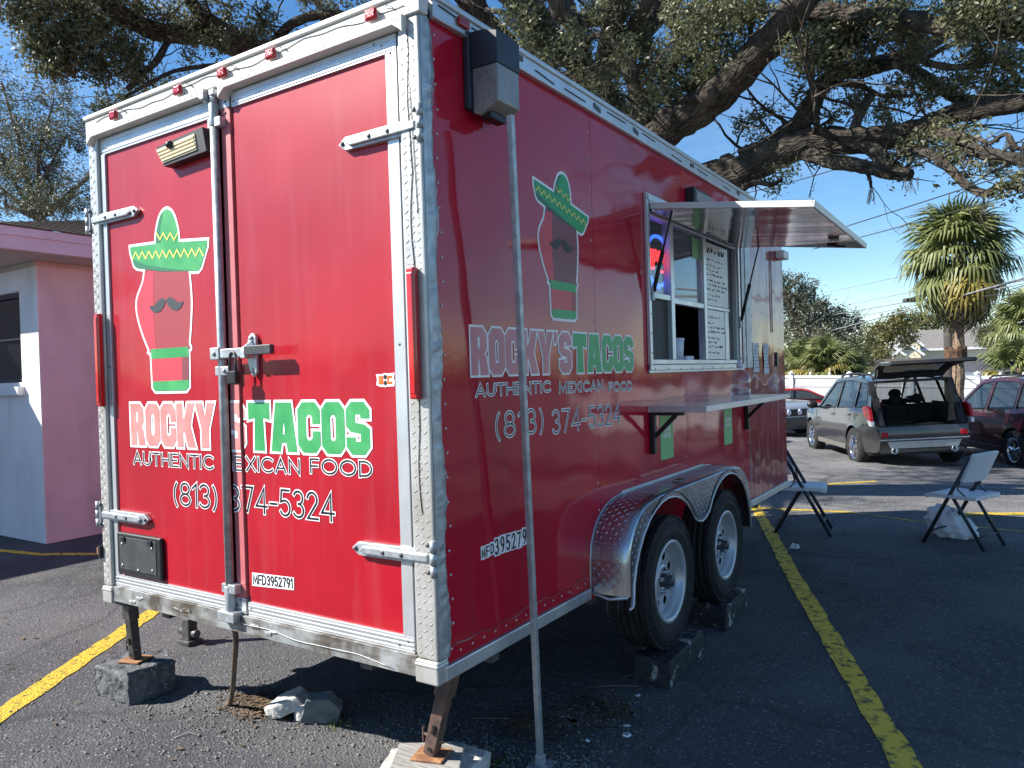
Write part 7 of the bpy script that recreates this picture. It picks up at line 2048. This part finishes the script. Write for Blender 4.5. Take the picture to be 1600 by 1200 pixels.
# trees past the fence
def bgtree(name, label, L, size, m, r=0.14, **k):
    bl = blobs_at(L)
    bx = sum(q[0] for q in bl) / len(bl); by = sum(q[1] for q in bl) / len(bl)
    return simple_tree(name, label, (bx, by, gz(bx, by)), bl, size, m, r, 2, 'trees past the white fence', 'bark_pale', **k)
bgtree('bushy_tree', 'tall bushy grey green tree just past the trailer front end', [(1250, 455, 34, 26, 22, 1500), (1265, 490, 34, 40, 30, 3000), (1300, 500, 34, 34, 26, 2200), (1240, 520, 34, 34, 36, 2600), (1325, 520, 34, 24, 22, 1200), (1290, 535, 33, 40, 28, 2400), (1275, 445, 34, 10, 10, 160), (1225, 440, 34, 22, 22, 900), (1235, 470, 34, 25, 25, 1400), (1340, 500, 34, 10, 20, 200)], 0.13, 'thin_leaf', 0.16, clump=0.26, asp=.45)
bgtree('bushy_tree', 'low dark green tree mass against the fence beside the trailer', [(1235, 565, 30, 30, 22, 1900), (1270, 562, 30, 34, 20, 2000), (1310, 560, 30, 30, 22, 1800), (1345, 560, 31, 20, 24, 1000), (1335, 545, 32, 22, 26, 1000)], 0.13, 'bush_leaf', 0.12, clump=0.26, asp=.45)
bgtree('bushy_tree', 'yellowish green tree between the trailer and the cream house', [(1395, 510, 52, 26, 20, 1500), (1375, 525, 52, 22, 22, 1200), (1415, 495, 52, 20, 14, 700), (1360, 540, 50, 18, 24, 900), (1410, 525, 54, 24, 20, 1200), (1370, 555, 48, 26, 14, 900), (1350, 525, 50, 8, 26, 200)], 0.20, 'gold_leaf', 0.16, clump=0.4, asp=.5)
bgtree('bushy_tree', 'light green tree rising over the cream house roof ridge', [(1455, 505, 88, 20, 12, 1100), (1440, 497, 88, 14, 14, 700), (1475, 490, 88, 8, 14, 260), (1425, 508, 88, 16, 10, 500)], 0.3, 'gold_leaf', 0.2, clump=0.6, asp=.5)
bgtree('bushy_tree', 'grey green round tree past the house near the second palm', [(1555, 510, 58, 26, 22, 1900), (1575, 540, 56, 26, 26, 1800), (1540, 530, 60, 14, 20, 700), (1590, 565, 40, 22, 20, 1200), (1560, 565, 44, 18, 14, 900)], 0.22, 'bush_leaf', 0.18, clump=0.45, asp=.5)
for (px, dep, lab) in ((1150, 60, 'rounded tree behind the trailer roof'), (1040, 70, 'rounded tree hidden beyond the trailer')): pass
# wooded horizon all round
cs = []
for k in range(150):
    a = 2 * PI * k / 150 + random.uniform(-.02, .02)
    R_ = random.uniform(110, 150)
    h = random.uniform(3.0, 6.5)
    cs.append((R_ * math.cos(a), R_ * math.sin(a), h * 0.5 - 0.5, 5.0, h * 0.55, 420))
v, f = leaves(cs, 1.0, asp=.6, clump=1.3)
o = big_mesh('distant_woods', v, f, 'bush_leaf'); o['kind'] = 'stuff'

# ---------------------------------------------------------------- palms
def fan(rl, pet, nb, m, seed):
    """one fan leaf along +x: stalk and pleated blades, hanging at the tips"""
    rs = random.Random(seed)
    b = MB()
    b.bar((0, 0, 0), (pet, 0, 0.0), 0.025, 0.018)
    for k in range(nb):
        a = (k / (nb - 1) - 0.5) * 2 * math.radians(108)
        l = rl * (0.72 + 0.28 * math.cos(a * 0.8)) * rs.uniform(.88, 1.05)
        d = V(math.cos(a), math.sin(a), 0)
        s = V(-d.y, d.x, 0)
        w = 0.036
        z1, z2, z3 = 0.03, -0.05 - rs.uniform(0, .10), -0.36 * l - rs.uniform(0, .30)
        P0 = V(pet, 0, 0)
        p1, p2, p3 = P0 + d * l * .4 + V(0, 0, z1), P0 + d * l * .75 + V(0, 0, z2), P0 + d * l * rs.uniform(.86, .97) + V(0, 0, z3)
        b.add([P0, p1 + s * w, p1 - s * w, p2 + s * w * .7, p2 - s * w * .7, p3], [(0, 1, 2), (1, 3, 4, 2), (3, 5, 4)], 0)
    return b.build('frond', m, None, recalc=False)
FANS = {}
for key, m in (('g', 'palm_leaf'), ('y', 'palm_yellow'), ('d', 'palm_dead')):
    FANS[key] = [fan(0.80, 0.58, 30, m, i + ord(key)) for i in range(2)]
def palm(name, label, base, top, tr, n, scale=1.0, low=-70, group='cabbage palms past the cars', ydead=True):
    t = thing(name, label, 'palm', base, 0, group)
    B0, T0 = Vector(base), Vector(top)
    b = MB()
    q = [B0.lerp(T0, i / 14) + Vector((random.gauss(0, .01), random.gauss(0, .01), 0)) for i in range(15)]
    b.tube(q, [tr * (1.12 if i % 2 else 1.0) * (1.15 - 0.2 * i / 14) for i in range(15)], 12, True, 0, False)
    b.build('trunk', 'palm_bark', t)
    for k in range(n):
        el = math.radians(85 - (85 - low) * ((k + 0.5) / n) ** 0.95 + random.gauss(0, 7))
        az = k * 2.39996 + random.gauss(0, .2)
        u = k / n
        key = 'g' if u < 0.55 or random.random() < 0.45 else ('y' if u < 0.84 else 'd')
        src = random.choice(FANS[key])
        o = src.copy()
        COL.objects.link(o)
        o.parent = t
        d = V(math.cos(az) * math.cos(el), math.sin(az) * math.cos(el), math.sin(el))
        s = V(-math.sin(az), math.cos(az), 0)
        nn = d.cross(s)
        if nn.z < 0: nn, s = -nn, -s
        sc = scale * random.uniform(.85, 1.12)
        p = T0 - B0 + V(0, 0, -0.45 * u * scale)
        o.matrix_basis = Matrix(((d.x * sc, s.x * sc, nn.x * sc, p.x), (d.y * sc, s.y * sc, nn.y * sc, p.y), (d.z * sc, s.z * sc, nn.z * sc, p.z), (0, 0, 0, 1)))
    return t
pb, pt_ = W3(1494, 17.6, 0), W3(1503, 17.6, 4.15)
pm = palm('cabbage_palm', 'tall cabbage palm with yellowing skirt of fan leaves behind the grey car', (pb.x, pb.y, gz(pb.x, pb.y)), pt_, 0.112, 66, 1.04, -82)
bt = MB()
for k in range(16):
    a = 2 * PI * k / 16
    bt.obox((pb.x + 0.20 * math.cos(a), pb.y + 0.20 * math.sin(a), 1.76 + 0.05 * (k % 2)), (0.03 * math.cos(a), 0.03 * math.sin(a), 0.02), (-0.045 * math.sin(a), 0.045 * math.cos(a), 0), (0, 0, 0.13))
bt.build('boot_collar', 'boot_fibre', pm)
pb = W3(1612, 30, 0)
palm('cabbage_palm', 'second palm cut off by the frame edge near the cream house', (pb.x, pb.y, gz(pb.x, pb.y)), W3(1612, 30, 3.0), 0.16, 48, 1.3, -60)
for i, (px, dep, z, sc, lab) in enumerate(((1290, 26.9, 1.65, .9, 'palmetto clump peering over the fence beside the trailer'), (1262, 27.6, 1.75, .8, 'small palmetto clump over the fence near the trailer edge'), (1322, 26.6, 1.25, .8, 'low yellow green palmetto at the fence by the brown roof'), (1590, 24.6, 1.35, 1.0, 'spiky palmetto over the fence above the maroon car'))):
    q = W3(px, dep, 0)
    palm('palmetto', lab, (q.x, q.y, gz(q.x, q.y)), W3(px, dep, z), 0.10, 30, sc, -25, 'palmettos along the fence')
for l in FANS.values():
    for o in l: bpy.data.objects.remove(o)
# ---------------------------------------------------------------- utility pole and wires
q = W3(1484, 19.4, 0)
UP = thing('utility_pole', 'dark utility pole with side arm standing just behind the palm trunk', 'utility pole', (q.x, q.y, gz(q.x, q.y)))
MB().tube([(q.x, q.y, -0.5), (q.x, q.y, 3.75)], [0.14, 0.115], 12).build('pole', 'pole_wood', UP)
a = W3(1419, 19.4, 3.22)
b = MB().tube([(q.x, q.y, 3.45), tuple(Vector((q.x, q.y, 3.45)).lerp(a, .5) + V(0, 0, .04)), tuple(a)], 0.035, 8)
b.build('side_arm', 'pole_wood', UP)
MB().obox(a + RT * 0.16 + V(0, 0, 0.0), RT * 0.22, FW * 0.10, (0, 0, 0.05)).build('lamp_head', 'steel_dark', UP, 0.02)
def wire(px0, py0, d0, px1, py1, d1, r, m, lab, sag=0.1):
    hz = lambda px: 600 - 0.0318 * (px - 800) - 12.9
    A, B_ = W3(px0, d0, 1.594 - (py0 - hz(px0)) / 1183.2 * d0), W3(px1, d1, 1.594 - (py1 - hz(px1)) / 1183.2 * d1)
    A, B_ = A + (A - B_) * 0.35, B_ + (B_ - A) * 0.35
    pts = [A.lerp(B_, i / 20) - V(0, 0, sag * 4 * (i / 20) * (1 - i / 20)) for i in range(21)]
    tag(MB().tube(pts, r, 5).build('power_line', m, None), lab, 'power line', 'overhead power lines')
wire(1165, 300, 24, 1310, 262, 22, 0.016, 'wire', 'dark power line running under the oak limbs above the hatch')
wire(1318, 355, 20, 1600, 264, 14, 0.014, 'wire', 'upper thick dark power line crossing in front of the palm crown', 0.03)
wire(1335, 372, 21, 1600, 298, 15, 0.013, 'wire', 'lower thick dark power line crossing in front of the palm crown', 0.05)
wire(1325, 366, 26, 1440, 340, 22, 0.008, 'wire_grey', 'thin grey wire between the two thick lines beside the hatch')
wire(1275, 458, 46, 1480, 412, 26, 0.013, 'wire_grey', 'single grey wire running above the bundle toward the palm')
wire(1300, 478, 46, 1480, 440, 22, 0.012, 'wire_grey', 'thin grey wire reaching the utility pole top')
wire(1235, 500, 46, 1484, 455, 19.4, 0.016, 'wire_grey', 'upper wire of the bundle meeting the utility pole')
wire(1250, 508, 46, 1484, 462, 19.4, 0.013, 'wire_grey', 'middle wire of the bundle meeting the utility pole')
wire(1240, 528, 46, 1450, 472, 19.4, 0.020, 'wire_grey', 'lowest thick wire of the bundle near the trees')
wire(1484, 470, 19.4, 1600, 440, 14, 0.008, 'wire', 'wire leaving the palm trunk toward the frame edge')
wire(1484, 455, 19.4, 1600, 452, 14, 0.007, 'wire', 'flatter wire leaving the utility pole toward the frame edge')
wire(0, 157, 17, 150, 152, 17, 0.010, 'wire', 'thin wire through the sparse tree above the pink house', 0.05)
